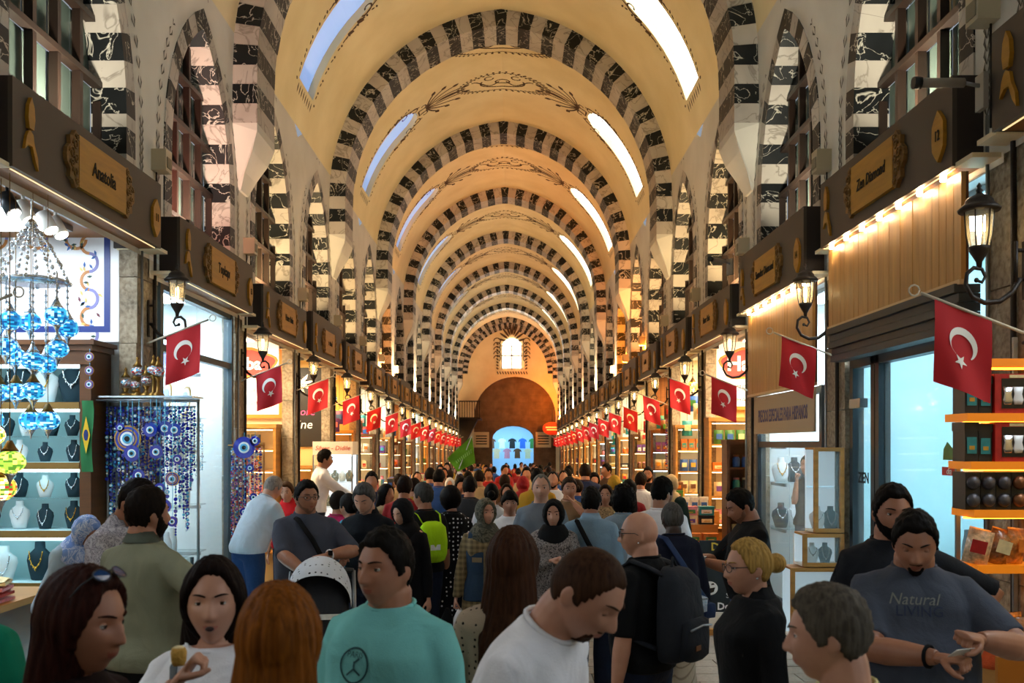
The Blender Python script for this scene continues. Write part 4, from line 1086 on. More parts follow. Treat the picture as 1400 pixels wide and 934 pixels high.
for i, z in enumerate((.7, 1.25, 1.75, 2.27, 2.8)):
    t = thing('glass_display_shelf', 'glass shelf inside the second left shop, %s from the floor' % ORD[i].replace('nearest', 'lowest'), 'shelf', (-3.75, 10.4, z), 0, 'glass shelves behind the shopfront')
    MB().bb((-.28, -1.0, -.012), (.28, 1.0, 0)).obj('glass_plate', [GLASSC], t)
    for y in (-.8, .8): MB().bb((-.28, y-.01, -.05), (.28, y+.01, -.0125)).obj('bracket', [METAL], t)
def plate(loc, R, label, rz, tilt=.2):
    t = thing('ceramic_plate', label, 'plate', loc, rz, 'decorated plates in the shopfront')
    m_ = MB(); f = lambda r, y, mi: m_.prism([(r*math.cos(i*.2618), r+r*0+ (R-r)+r*math.sin(i*.2618)) for i in range(24)], lambda u, v, w: (u, y-w+v*.15, v), .01, mi)
    f(R, 0, 0); f(R*.86, -.004, 1); f(R*.62, -.008, 2); f(R*.34, -.012, 3); f(R*.12, -.016, 4)
    m_.obj('dish', [EYEG, EYEW, mat('lilac glaze', '#8f9ad0', .3), mat('pale blue glaze', '#a8cce6', .3), PM['pink']], t)
    MB().bb((-.05, .0, -.002), (.05, .08, .012)).obj('stand', [WOODD], t)
plate((-3.50, 10.1, 2.275), .17, 'large blue and gold rimmed ceramic plate in the shopfront, nearer one', -.9); plate((-3.52, 10.75, 2.275), .17, 'large blue and gold rimmed ceramic plate in the shopfront, farther one', -.9)
for i, (y, c) in enumerate(((9.75, 'green'), (10.6, 'purple'))):
    t = thing('shirt_dummy', '%s shirt on a torso dummy high in the shopfront' % {'green': 'pale green', 'purple': 'lavender'}[c], 'mannequin', (-3.62, y, 2.80), -1.0)
    m_ = MB(); n = 14; vs = []; fs = []
    rg = [(0, .13, .09), (.12, .125, .085), (.26, .15, .095), (.36, .165, .085), (.41, .12, .07), (.44, .06, .055)]
    for z, a, b in rg:
        for q in range(n): th = 2*math.pi*q/n; vs.append((a*math.cos(th), b*math.sin(th), z*.62))
    for j in range(len(rg)-1):
        for q in range(n): p = j*n+q; r = j*n+(q+1) % n; fs.append((p, r, r+n, p+n))
    m_.add(vs, fs, 0, True)
    for sg in (-1, 1): m_.tube([(sg*.12, 0, .235), (sg*.19, 0, .20), (sg*.22, -.01, .10)], [.05, .055, .058], 10)
    m_.obj('shirt', [mat('lavender cotton' if c == 'purple' else 'pale green cotton', '#6f6a94' if c == 'purple' else '#a9c4b0', .8)], t); MB().lathe([(.0, .26), (.035, .26), (.03, .33), (.0, .34)], n=10).obj('neck', [BUSTW], t)
for i in range(12):
    bust((-3.62-.1*(i % 2), 9.6+.15*i, (.7, 1.25, 1.75)[i % 3]), 'white', i % 3, 'white bust with necklace on a glass shelf behind the shopfront, %s from the near end' % ORD[i], 'busts behind the shopfront', 1.1, -.9)
for i in range(10):
    bead_string((-3.42, 10.2+.1*i, 2.2), .55+.1*(i % 3), 400+i, 'pale glass bead string hanging behind the shopfront, %s from the near end' % ORD[i], 'pale bead strings behind glass', [EYEW, EYEL, SILVER])
# the rack of evil eyes in front
rk = thing('charm_rack', 'metal rack hung with blue evil eye strings before the second left shop', 'rack', (-3.06, 8.62, 0))
MB().bb((-.42, -.02, 2.34), (.42, .02, 2.37)).obj('top_bar', [METAL], rk); MB().bb((-.42, -.2, 2.375), (.42, .12, 2.39)).obj('top_shelf', [SILVER], rk)
for sg in (-1, 1): MB().tube([(sg*.41, 0, zf(8.6)), (sg*.41, 0, 2.34)], .012, 8).obj('upright', [METAL], rk)
for z in (2.30, 1.9): MB().tube([(-.40, -.04, z), (.40, -.04, z)], .006, 6).obj('hanging_rail', [METAL], rk)
MB().tube([(-.41, 0, 2.35), (-.41, -.24, 2.35), (.41, -.24, 2.35), (.41, 0, 2.35)], .007, 6).obj('front_rail', [METAL], rk)
rr = random.Random(8)
BLUEB = [EYEB, EYEB, EYEL, EYEW, EYEB]
for i in range(44):
    x = -3.44+.76*(i % 22)/21; bead_string((x, 8.60-.07*(i//22), 2.30), rr.uniform(.5, 1.2), i, 'cobalt bead string in the %s row of the charm rack, %s from left' % (('back', 'front')[i//22], ORD[i % 22]), 'bead strings on the charm rack', BLUEB)
for i, (px, py, R, g) in enumerate(((175, 600, .118, True), (181, 620, .072, False), (206, 588, .062, False), (226, 586, .066, False), (239, 588, .06, False), (214, 618, .06, False), (236, 655, .062, True), (225, 692, .062, False), (190, 650, .055, False), (219, 668, .05, False), (243, 628, .04, False), (236, 713, .045, False), (165, 585, .04, False))):
    x, y, z = W3(px, py, 8.40-.02*(i % 3)); evil_eye((x, y, z), R, '%s evil eye disc on the charm rack, %s' % ('gold-ringed' if g else 'cobalt', ('largest one at upper left', 'under the largest one', 'lacy one at top centre', 'pale one at top right of centre', 'top right one', 'centre one', 'lower right one', 'low right one', 'low left one', 'low centre one', 'small one at the right edge', 'lowest one', 'small one at the top left')[i]), 'evil eye discs on the rack', g, 0, max(.05, 2.36-z-R))
for i, (px, py, kd) in enumerate(((172, 523, 2), (185, 526, 4), (200, 520, 2), (210, 506, 1), (216, 508, 0), (188, 508, 4))):
    x, y, z = W3(px, py, 8.55); t = thing('table_lamp', 'silver mosaic globe lamp on the charm rack shelf, %s from the left' % ORD[i], 'lamp', (x, y, 2.39), 0, 'table lamps on the rack shelf')
    h = z-2.39; ob('glass_globe', [globe_lamp_mesh([EYEW, SILVER, PM['red'], EYEL], 30+i)][0], t, (0, 0, h), (0, 0, 0), .6 if i < 3 else .75)
    MB().lathe([(.0, 0), (.06, 0), (.055, .02), (.018, .04), (.014, h-.09), (.03, h-.06), (.04, h-.05)], n=12).obj('foot', [BRASS], t); MB().lathe([(.045, h+.045), (.02, h+.075), (.01, h+.1), (.016, h+.115), (.0, h+.14)], n=10).obj('cap', [BRASS], t)
# angled glass counter of trinkets
gc = thing('glass_counter', 'blue lit glass counter of trinkets beside the olive shirt man', 'counter', (-2.95, 7.9, zf(8)))
MB().bb((-.3, -.55, 0), (.3, .55, .12)).obj('plinth', [SLATE], gc); MB().bb((-.28, -.53, .12), (.28, .53, .16)).obj('light_bed', [CABLED], gc)
for z in (.5, .85): MB().bb((-.28, -.53, z-.01), (.28, .53, z)).obj('glass_shelf', [GLASSC], gc)
for a, b in (((-.3, -.55, .16), (-.29, .55, 1.02)), ((.29, -.55, .16), (.3, .55, 1.02)), ((-.29, -.55, .16), (.29, -.54, 1.02)), ((-.3, -.55, 1.02), (.3, .55, 1.032))): MB().bb(a, b).obj('pane', [GLASSC], gc)
for x in (-.3, .3):
    for y in (-.55, .55): MB().bb((x-.012, y-.012, .12), (x+.012, y+.012, 1.03)).obj('post', [SLATE], gc)
for i in range(16):
    bust((-3.1+.1*(i % 4), 7.5+.22*(i//4), zf(8)+(.5, .85)[i % 2]), 'dark' if i % 3 else 'white', i % 3, 'small jewellery bust in the blue lit glass counter, %s' % ORD[i], 'busts in the glass counter', .5)
bk = MB(); bk.lathe([(.10, 0), (.13, .08), (.14, .1), (.12, .1), (.10, .03), (.0, .03)], n=16); bo = bk.obj('wicker_basket', [mat('wicker', '#8a6a3c', .8, bump=.8, bs=90)], None, (-2.95, 8.2, zf(8)+1.034)); tag(bo, 'round wicker basket of blue beads on the glass counter', 'basket')
bm = MB(); 
for i in range(40): bm.sphere((rr.uniform(-.09, .09), rr.uniform(-.09, .09), .07+rr.uniform(0, .03)), .017, 6, 4, i % 3)
tag(bm.obj('loose_beads', [EYEB, EYEL, EYEW], None, (-2.95, 8.2, zf(8)+1.034)), 'loose blue and white beads heaped in the basket', 'beads', None, 'stuff')

# ================================================================== LEFT, third bay and its second charm rack
rk = thing('charm_rack', 'second rack of colourful charms at the third left shop entrance', 'rack', (-3.02, 11.6, zf(12)))
MB().bb((-.2, -.02, 2.08), (.2, .02, 2.12)).obj('top_bar', [WOODL], rk)
for sg in (-1, 1): MB().tube([(sg*.19, 0, 0), (sg*.19, 0, 2.1)], .012, 8).obj('upright', [WOODL], rk)
MB().tube([(-.19, 0, 2.09), (-.19, -.18, 2.09), (.19, -.18, 2.09), (.19, 0, 2.09)], .008, 6).obj('front_rail', [WOODL], rk)
MIX = [EYEB, PM['red'], EYEL, EYEW, PM['gold'], PM['purple'], PM['pink'], EYEB]
for i in range(16): bead_string((-3.20+.36*i/15, 11.53-.03*(i % 2), zf(12)+2.06), rr.uniform(.9, 1.8), 60+i, 'multicolour bead string on the second charm rack, %s from the left' % ORD[i], 'bead strings on the second rack', MIX)
for i, (px, py, R) in enumerate(((322, 612, .13), (337, 603, .06), (330, 640, .05), (322, 700, .05), (335, 680, .05), (328, 750, .05))):
    x, y, z = W3(px+12, py, 11.42); evil_eye((x, y, z), R, 'cobalt evil eye disc on the second charm rack, %s' % ('large round one', 'upper right one', 'middle one', 'lower left one', 'right one', 'lowest one')[i], 'discs on the second rack', False, 0, max(.05, zf(12)+2.1-z-R))
def poster(loc, w, h, label, parts, frame=WOODL):
    t = thing('framed_poster', label, 'poster', loc); MB().bb((-w/2, 0, 0), (w/2, .03, h)).obj('backing', [mat('lit poster white', '#fffdf6', .5, emit=.55, ecol='#fff6e4')], t)
    for a, b in (((-w/2-.06, -.03, -.06), (-w/2, .03, h+.06)), ((w/2, -.03, -.06), (w/2+.06, .03, h+.06)), ((-w/2, -.03, -.06), (w/2, .03, 0)), ((-w/2, -.03, h), (w/2, .03, h+.06))): MB().bb(a, b).obj('frame_bar', [frame], t)
    return t
LOGO = mat('red logo print', '#c8281e', .5); LOGOO = mat('orange logo rim', '#e08a2a', .5); PRW = mat('white print', '#ffffff', .5); PRG = mat('grey print', '#5a5a5a', .6)
def blob(t, cx, cz, a, b, m_, y): MB().prism([(cx+a*(1+.08*math.sin(5*q))*math.cos(q), cz+b*(1+.08*math.sin(5*q))*math.sin(q)) for q in [2*math.pi*i/30 for i in range(30)]], lambda u, v, w: (u, y-w, v), .003).obj('logo_shape', [m_], t)
# left: far partition of bay 2
y = gap(2)-.12
t = poster((-3.98, y, 2.42), 1.05, 1.22, 'white lit poster with red oval logo on the third left shop wall', None, mat('orange wood frame', '#c07a28', .5))
blob(t, .05, .80, .44, .24, LOGOO, -.001); blob(t, .05, .80, .40, .20, LOGO, -.0045); lettering('baba', .27, PRW, t, (.0, -.009, .79), ext=.001, off=.008); lettering('BAHARAT  &  DELIGHT  D', .1, PRG, t, (0, -.004, .38), ext=.001); lettering('TURKISH LOKUM', .09, LOGO, t, (0, -.004, .18), ext=.001)
def fill(t_loc, W, tiers, y, seed, where, group, kinds=('packet', 'carton', 'upright', 'tin'), per=6, rz=0., depth=.12, ax='x'):
    r = random.Random(seed)
    for ti, z in enumerate(tiers):
        kd = kinds[ti % len(kinds)]; c1, c2_ = r.choice(PAL)[0], r.choice(PAL)[0]
        x = -W/2+.13
        i = 0
        while x < W/2-.12:
            if r.random() < .3: c1, c2_ = r.choice(PAL)[0], r.choice(PAL)[0]
            if c2_ == c1: c2_ = 'cream' if c1 != 'cream' else 'red'
            loc = (t_loc[0]+x, y+depth, t_loc[2]+z+.001) if ax == 'x' else (t_loc[0], t_loc[1]+x, t_loc[2]+z+.001)
            good(kd, loc, rz+r.uniform(-.05, .05), c1, c2_, 'on the %s tier of %s' % (ORD[ti].replace('nearest', 'lowest'), where), group, 1.0)
            x += {'packet': .17, 'carton': .23, 'upright': .135, 'tin': .12}[kd]; i += 1
t = shelf_unit('honey wood shelf of snack packets under the red logo poster', (-4.0, y-.42, zf(y)), 0, 1.15, 2.4, .36, [.5, .95, 1.4, 1.75, 2.08], WOODL, SHOPIN[3], CABWARM)
fill((-4.0, y-.42, zf(y)), 1.1, [.5, .95, 1.4, 1.75, 2.08], y-.42, 5, 'the left poster shelf', 'snack packets on the left poster shelf', ('carton', 'packet', 'carton', 'packet', 'packet'))
# right: mirror shop with shelves
t = poster((3.86, y, 2.55), .9, 1.1, 'white lit poster with red oval logo on the third right shop wall', None, mat('orange wood frame', '#c07a28', .5))
blob(t, .0, .66, .40, .25, LOGOO, -.001); blob(t, .0, .66, .36, .21, LOGO, -.0045); lettering('Ha', .32, PRW, t, (-.1, -.009, .66), ext=.001, off=.01); lettering('HAZER BE', .13, PRG, t, (-.02, -.004, .28), ext=.001); lettering('BAHARAT', .1, LOGO, t, (-.02, -.004, .1), ext=.001)
t = shelf_unit('honey wood shelf of packets under the poster in the third right shop', (3.78, y-.42, zf(y)), 0, 1.1, 2.5, .36, [.5, .95, 1.35, 1.75, 2.15], WOODL, SHOPIN[3], CABWARM)
fill((3.78, y-.42, zf(y)), 1.05, [.5, .95, 1.35, 1.75, 2.15], y-.42, 15, 'the right poster shelf', 'packets on the right poster shelf', ('carton', 'upright', 'packet', 'carton', 'packet'))
t = shelf_unit('dark narrow shelf of tins at the near edge of the third right shop', (3.22, 12.35, zf(12)), 0, .42, 2.1, .3, [.5, .85, 1.2, 1.5, 1.8], WOODD, None, None)
fill((3.22, 12.35, zf(12)), .42, [.5, .85, 1.2, 1.5, 1.8], 12.35, 18, 'the dark narrow shelf', 'tins on the dark narrow shelf', ('tin', 'upright', 'carton', 'tin', 'tin'))
the_step = lambda j: 'stand %s, upper step' % ('one', 'two', 'three')[j]
for j, (x, yy, w, h) in enumerate(((2.75, 12.9, .5, .8), (2.85, 13.5, .6, .95), (2.6, 14.3, .55, 1.1))):
    t = thing('display_table', 'light wood tiered stand of sweets boxes before the third right shop, %s' % ORD[j], 'stand', (x, yy, zf(yy)))
    MB().bb((-w/2, -.25, 0), (w/2, .25, h)).obj('body', [WOODL], t); MB().bb((-w/2, .02, h), (w/2, .25, h+.22)).obj('step', [WOODL], t); MB().bb((-w/2-.01, -.262, h-.05), (w/2+.01, -.2501, h)).obj('lip', [WOODD], t)
    fill((x, yy-.25, zf(yy)), w, [h], yy-.25, 30+j, 'the %s right stand' % ORD[j], 'boxes on the tiered stands', ('carton', 'upright')[j % 2:j % 2+1], 6, 0, .12); fill((x, yy, zf(yy)), w, [h+.22, h+.345] if j % 2 == 0 else [h+.22], yy, 40+j, the_step(j), 'boxes on the tiered stands', ('carton', 'carton') if j % 2 == 0 else ('upright',), 6, 0, .13)

# ================================================================== LEFT, fourth and fifth bays
y = gap(3)-.12
t = thing('wall_poster', 'black poster with silver star flourish and pink script on the fourth left wall', 'poster', (-3.85, y, 1.9)); MB().bb((-.6, 0, 0), (.6, .03, 1.5)).obj('backing', [mat('black poster', '#16120e', .5)], t)
m_ = MB()
for i in range(9):
    a = math.pi*2*i/9; m_.ribbon([(.02+.28*math.cos(a+q*.25)*q, -.004, 1.2+.2*math.sin(a+q*.25)*q) for q in (.1, .4, .7, 1.)], [.02, .06, .05, .005], (0, -1, 0))
m_.obj('star_flourish', [SILVER], t); lettering('more', .2, mat('pink print', '#e0508a', .5, emit=.3), t, (.1, -.004, .66), shear=.2, ext=.001); lettering('fine', .24, PRW, t, (.1, -.004, .42), shear=.2, ext=.001)
t = shelf_unit('counter shelf of jars and tins in the fourth left shop', (-3.98, y-.5, zf(y)), 0, 1.0, 1.75, .36, [.5, .95, 1.35], WOODL, SHOPIN[1], CABWARM); fill((-3.98, y-.5, zf(y)), .95, [.5, .95, 1.35], y-.5, 25, 'the fourth left shelf', 'tins on the fourth left shelf', ('carton', 'tin', 'upright'))
sc1 = thing('glass_showcase', 'white lit glass showcase with red script header before the fourth left shop', 'showcase', (-3.02, 17.4, zf(17.4)))
MB().bb((-.36, -.3, 0), (.36, .3, .6)).obj('base', [SHOPWHITE], sc1); MB().bb((-.36, -.3, 2.0), (.36, .3, 2.24)).obj('header', [SHOPWHITE], sc1); MB().bb((-.33, .25, .6), (.33, .27, 2.)).obj('back', [mat('showcase back', '#dfe8f4', .5, emit=.7, ecol='#dcebff')], sc1)
lettering('Silver - Didile', .115, LOGO, sc1, (0, -.302, 2.12), shear=.2, ext=.001)
for x in (-.35, .35):
    for yy in (-.29, .29): MB().bb((x-.012, yy-.012, .6), (x+.012, yy+.012, 2.)).obj('post', [METAL], sc1)
for z in (.6, 1.05, 1.5): MB().bb((-.34, -.28, z), (.34, .25, z+.012)).obj('glass_shelf', [GLASSC], sc1)
MB().bb((-.35, -.302, .6), (.35, -.296, 2.)).obj('pane', [GLASS], sc1); MB().bb((-.3, -.2, 1.975), (.3, .1, 1.999)).obj('light_strip', [CABLED], sc1)
for i in range(15): bust((-3.28+.13*(i % 5), 17.35, zf(17.4)+(.613, 1.063, 1.513)[i//5]), 'white' if i % 2 else 'dark', i % 3, 'tiny bust in the white showcase, place %s' % ORD[i], 'busts in the white showcase', .8)

# ================================================================== RIGHT, first bay: wood panelling, shutter, bright glass door, spice stall
def plank_panel(s, label, y0, y1, z0, z1, x, n):
    t = thing('wood_panelling', label, 'panelling', (s*x, (y0+y1)/2, z0), FRONT[s]); L = y1-y0; w = L/n
    for i in range(n): 
        if ('pl', round(w, 3), round(z1-z0, 2)) not in GOODS: GOODS[('pl', round(w, 3), round(z1-z0, 2))] = MB().bb((-w/2+.003, -.018, 0), (w/2-.003, .012, z1-z0)).mesh('plank', [mat('oak plank', '#b98c50', .45, var=.22, vs=2.5, sc3=(5, 5, .6))])
        ob('plank', GOODS[('pl', round(w, 3), round(z1-z0, 2))], t, (-L/2+w*(i+.5), random.uniform(-.002, .002), 0))
    MB().bb((-L/2, -.03, -.03), (L/2, .03, 0)).obj('bottom_trim', [mat('pale trim', '#d8b98c', .5)], t)
    MB().bb((-L/2, .013, 0), (L/2, .03, z1-z0)).obj('backing', [WOODD], t)
    for i in range(7):
        u = -L/2+L*(i+.5)/7; MB().tube([(u, -.05, z1-z0-.015), (u, -.05, z1-z0+.02)], .02, 8).obj('downlight', [mat('downlight glow', '#fff2d8', .4, emit=160., ecol='#ffdcae')], t)
    return t
plank_panel(1, 'honey oak plank panelling above the first right shop door', 6.08, 8.62, 3.02, bz(0)-.03, 3.08, 24)
plank_panel(1, 'honey oak plank panelling above the second right shop', 9.2, 11.7, 2.56, bz(1)-.03, 3.12, 24)
sh = thing('roller_shutter', 'dark grey rolled shutter box under the oak panelling', 'shutter', (3.14, 7.35, 2.70), FRONT[1])
for i in range(5): MB().bb((-1.24, -.07+.02*(i % 2)-.01*i, .06*i), (1.24, .06, .06*i+.055)).obj('slat', [mat('shutter slat', '#454a4c', .5, metal=.5)], sh)
gd = thing('glass_shopfront', 'dark framed glass door and bright window of the first right shop', 'shopfront', (3.30, 7.35, 0), FRONT[1])
for u in (-1.22, -.72, -.62, 1.22): MB().bb((u-.04, -.05, 0), (u+.04, .05, 2.72)).obj('post', [DKMETAL], gd)
for u0, u1, nm in ((-.58, 1.18, 'pane'), (-1.18, -.76, 'door_pane')): MB().bb((u0, -.006, .1), (u1, .006, 2.66)).obj(nm, [GLASS], gd)
MB().bb((-1.22, -.05, 2.64), (1.22, .05, 2.72)).obj('rail', [DKMETAL], gd); MB().bb((-1.22, -.06, 0), (1.22, .06, .1)).obj('plinth', [DKMETAL], gd); MB().bb((-.80, -.012, 1.0), (-.775, -.007, 1.5)).obj('pull_handle', [METAL], gd)
MB().bb((-1.16, -.09, 2.28), (-.90, -.02, 2.36)).obj('door_closer', [METAL], gd)
lettering('ZEN', .13, INK, gd, (-1.03, -.009, 1.66), ext=.001, off=.003); 
st = MB().bb((-.02, -.012, 1.86), (.20, -.0075, 1.92)).obj('red_sticker', [LOGO], gd, (.52, 0, -.12)); lettering('dia', .07, PRW, gd, (.61, -.0135, 1.77), shear=.2, ext=.0008); MB().prism([(-.09, 0), (.09, 0), (.1, .06), (-.02, .13), (-.08, .08)], lambda u, v, w: (u+.6, -.008-w, 1.85+v), .002).obj('green_sticker', [PM['green']], gd)
# bright interior counter and white drawers behind that window
t = thing('shop_counter', 'white lit counter inside the first right shop', 'counter', (4.1, 7.3, 0)); MB().bb((-.3, -.9, 0), (.3, .9, .9)).obj('body', [SHOPWHITE], t); MB().bb((-.32, -.92, .9), (.32, .92, .95)).obj('top', [CABLED], t)
for i in range(7): bust((4.05, 6.6+.24*i, .95), 'white' if i % 2 else 'dark', i % 3, 'bust on the white counter in the first right shop, %s' % ORD[i], 'busts on the white counter', 1.1, 1.2)
# spice stall with orange shelves
ORG = mat('orange lit shelf edge', '#e8861a', .5, emit=.30, ecol='#ff8c10')
SX, SY = 2.98, 5.53
sp = thing('spice_stall', 'orange shelved spice stall at the near right edge', 'stall', (SX, SY, 0), 0)
SZ = [2.45, 2.14, 1.865, 1.59, 1.275]
for i, z in enumerate(SZ): MB().bb((-.23+.02*i, -.14, z-.045), (.22, .14, z)).obj('shelf', [ORG], sp); MB().bb((-.18, -.06, z-.055), (.2, -.02, z-.0455)).obj('light_strip', [mat('amber strip', '#ffc060', .5, emit=5., ecol='#ffa030')], sp)
for x in (-.14, .2): MB().bb((x-.012, .115, 0), (x+.012, .138, 2.6)).obj('post', [METAL], sp)
MB().bb((-.14, -.34, 0), (.22, -.31, .80)).obj('front_board', [mat('orange plywood', '#b8701e', .55, var=.15, vs=3)], sp); MB().bb((-.14, -.31, 0), (.22, .14, .72)).obj('bin', [WOODL], sp)
def tea_box(loc, col, label, side='black'):
    t = thing('tea_set_box', label, 'box', loc, random.uniform(-.08, .08), 'boxed tea sets on the spice stall'); w, h, d = .27, .225, .17
    MB().bb((-w/2, -d/2, 0), (w/2, d/2, h)).obj('carton', [PM[col]], t); MB().bb((-w*.36, -d/2-.003, h*.12), (w*.30, -d/2-.0005, h*.88)).obj('window', [mat('dark print', '#1c1a1a', .3)], t)
    m_ = MB()
    for i in range(3): m_.lathe([(.022, 0), (.03, .025), (.022, .06), (.03, .10)], ((i-1.1)*.058, -d/2-.005, h*.22), 10, i % 2, sy=.12)
    m_.obj('printed_glasses', [SILVER, EYEW], t); MB().bb((-w*.2, -d/2-.0035, h*.895), (w*.2, -d/2-.0005, h*.97)).obj('title_band', [PM['cream']], t)
for q, z in enumerate((2.14, 1.865)):
    tea_box((SX+.09, SY-.04, z), 'red', 'red boxed tea glass set on the %s stall shelf' % ('second', 'third')[q])
    for i in range(2): tag(ob('tea_box', carton(.075, .15, .225-.01*i, [PM['black'], PM['teal'], PM['gold']]), None, (SX-.17+.075*i*1.05, SY-.03, z)), 'dark narrow carton left of the red box on the %s stall shelf, %s' % (('second', 'third')[q], ('outer', 'inner')[i]), 'box', 'dark cartons on the stall')
COP = mat('copper foil', '#8a5a3a', .35, metal=.6); PEW = mat('pewter foil', '#56545a', .4, metal=.5); ROSE = mat('rose foil', '#a87e72', .4, metal=.3)
for i in range(5):
    t = thing('coffee_set_box', '%s cup set in its dark box on the fourth stall shelf, %s' % (('pewter', 'pewter', 'mauve', 'copper', 'rose')[i], ORD[i].replace('nearest', 'leftmost')), 'box', (SX-.165+.088*i, SY-.03, 1.59), 0, 'coffee sets on the spice stall'); MB().bb((-.042, -.08, 0), (.042, .08, .215)).obj('carton', [PM['black']], t)
    for j in range(2): MB().lathe([(.036, 0), (.040, .008), (.03, .022), (.0, .026)], (0, 0, 0), 14, 0).obj('cup', [(PEW, PEW, PEW, COP, ROSE)[i]], t, (0, -.081, .055+.1*j), (math.pi/2, 0, 0))
BAG = [mat('clear bag of nuts', '#96602c', .2, var=.6, vs=55, coat=.9, bump=.5, bs=70), mat('clear bag of apricots', '#c8782a', .2, var=.5, vs=45, coat=.9, bump=.5, bs=70), mat('clear bag of delight', '#d8b48a', .2, var=.5, vs=45, coat=.9, bump=.5, bs=60), mat('patterned pouch', '#8a86a0', .3, var=.6, vs=60)]
bg_me = [packet(.135, .10, .20, [m_, PM[c_]]) for m_, c_ in zip(BAG, ('cream', 'orange', 'red', 'white'))]
for i in range(6): tag(ob('snack_bag', bg_me[(2, 0, 1, 2, 0)[i % 5]], None, (SX-.14+.115*(i % 3)+.05*(i//3), SY-.07+.10*(i//3), 1.276), (0, (.22, .3, .1)[i % 3], .4*(i % 3)-.4), 1.0), 'clear bag of dried fruit or nuts on the lowest stall shelf, %s' % ORD[i], 'bag', 'snack bags on the spice stall')
for i in range(4): tag(ob('snack_bag', bg_me[(2, 0, 3, 1)[i % 4]], None, (SX-.05+.18*(i % 2), SY-.10+.14*(i//2), .722), (0, .04*(-1)**i, i*.1), 1.28), 'tall patterned pouch or bag behind the spice heaps, %s' % ORD[i], 'bag', 'bags behind the spice heaps')
for i, (c, x, h) in enumerate((('#c8501e', -.10, .15), ('#d8a01e', .02, .2), ('#a83a16', .15, .17))):
    m_ = MB(); m_.lathe([(.085, 0), (.08, .02), (.058, h*.5), (.026, h*.86), (.0, h)], n=18); tag(m_.obj('spice_heap', [mat('ground spice %d' % i, c, .95, var=.25, vs=20, bump=.6, bs=150)], None, (SX+x, SY-.225, .722)), 'cone of ground %s in the stall bin' % ('red paprika', 'yellow turmeric', 'dark chilli')[i], 'spice')

# ================================================================== RIGHT, second bay: jewellery window
glass_front(1, 1, 'glass_shopfront', 'jewellery shop window with dark frame under the beige banner', 2.05, DKMETAL, 9.3, 11.7, 3.26, 2.54)
bn = thing('shop_banner', 'beige banner with purple capital letters over the jewellery window', 'banner', (3.16, 10.45, 2.08), FRONT[1]); MB().bb((-1.15, -.01, 0), (1.15, .01, .44)).obj('cloth', [mat('beige banner', '#b09a7c', .8)], bn); lettering('PRECIOS ESPECIALES PARA HISPANOS', .20, mat('purple print', '#5a5478', .7), bn, (0, -.012, .2), sx=.56, ext=.001, off=.004)
for i, z in enumerate((.95, 1.5, 1.95)):
    t = thing('glass_display_shelf', 'cyan glass shelf in the right jewellery window, %s' % ('lowest', 'middle', 'top')[i], 'shelf', (3.95, 11.6, z), 0, 'glass shelves in the right window'); MB().bb((-.6, -.3, -.012), (.6, .3, 0)).obj('glass_plate', [GLASSC], t)
    for x in (-.5, .5): MB().bb((x-.01, -.3, -.05), (x+.01, .3, -.0125)).obj('bracket', [METAL], t)
for i in range(14): bust((3.45+.16*(i % 7), 11.5, (1.5, .95)[i//7]), 'dark' if i % 4 else 'white', (2, 0, 1)[i % 3], 'grey bust with pendant in the right jewellery window, place %s' % ORD[i], 'busts in the right window', 1.15)
jb = MB(); r3 = random.Random(3)
for i in range(160): jb.tube([(3.4+r3.uniform(0, .5), 9.6+r3.uniform(0, 1.2), .98+r3.uniform(0, .06))]*1+[(3.4+r3.uniform(0, .5), 9.6+r3.uniform(0, 1.2), .98+r3.uniform(0, .06))], .004, 4, i % 3)
tb = thing('display_table', 'table strewn with silver chains inside the right jewellery window', 'table', (3.68, 10.05, 0)); MB().bb((-.32, -.65, 0), (.32, .65, .95)).obj('body', [SHOPWHITE], tb)
jb.v = [(x-3.68, y_-10.2, z) for x, y_, z in jb.v]; tag(jb.obj('silver_chains', [SILVER, GOLDJ, EYEL], tb), kind='stuff')
# stepped wood-framed glass cases by the pilaster
for i, (x0, x1, z0, z1) in enumerate(((2.93, 3.2, 1.16, 1.93), (2.83, 3.2, .85, 1.15), (2.72, 3.2, .2, .84))):
    t = thing('glass_case', 'wood-framed glass display case by the right pilaster, %s of the stepped three' % ('topmost', 'middle', 'lowest')[i], 'display case', ((x0+x1)/2, 8.80, z0), 0, 'stepped display cases'); w = x1-x0; h = z1-z0
    for a, b in (((-w/2, -.2, 0), (-w/2+.035, -.16, h)), ((w/2-.035, -.2, 0), (w/2, -.16, h)), ((-w/2+.035, -.2, 0), (w/2-.035, -.16, .035)), ((-w/2+.035, -.2, h-.035), (w/2-.035, -.16, h))): MB().bb(a, b).obj('frame_bar', [WOODL], t)
    MB().bb((-w/2, -.16, 0), (w/2, .08, .02)).obj('floor_plate', [SHOPWHITE], t); MB().bb((-w/2, -.16, h-.02), (w/2, .08, h)).obj('top_plate', [WOODL], t); MB().bb((-w/2, .06, .02), (w/2, .08, h-.02)).obj('back_plate', [mat('case back', '#d8ecf4', .5, emit=.35, ecol='#d8f0ff')], t)
    MB().bb((-w/2+.035, -.185, .035), (w/2-.035, -.18, h-.035)).obj('pane', [GLASS], t)
    if i == 0: MB().bb((-w/2+.01, -.15, h*.52), (w/2-.01, .06, h*.52+.01)).obj('glass_shelf', [GLASSC], t)
    for j in range(2): bust(((x0+x1)/2-.06+.12*j, 8.76, z0+.021), ('white', 'dark')[j], j, '%s bust in the %s display case by the right pilaster' % (('white', 'dark')[j], ('topmost', 'middle', 'lowest')[i]), 'busts in the stepped cases', .8 if i != 1 else .7)
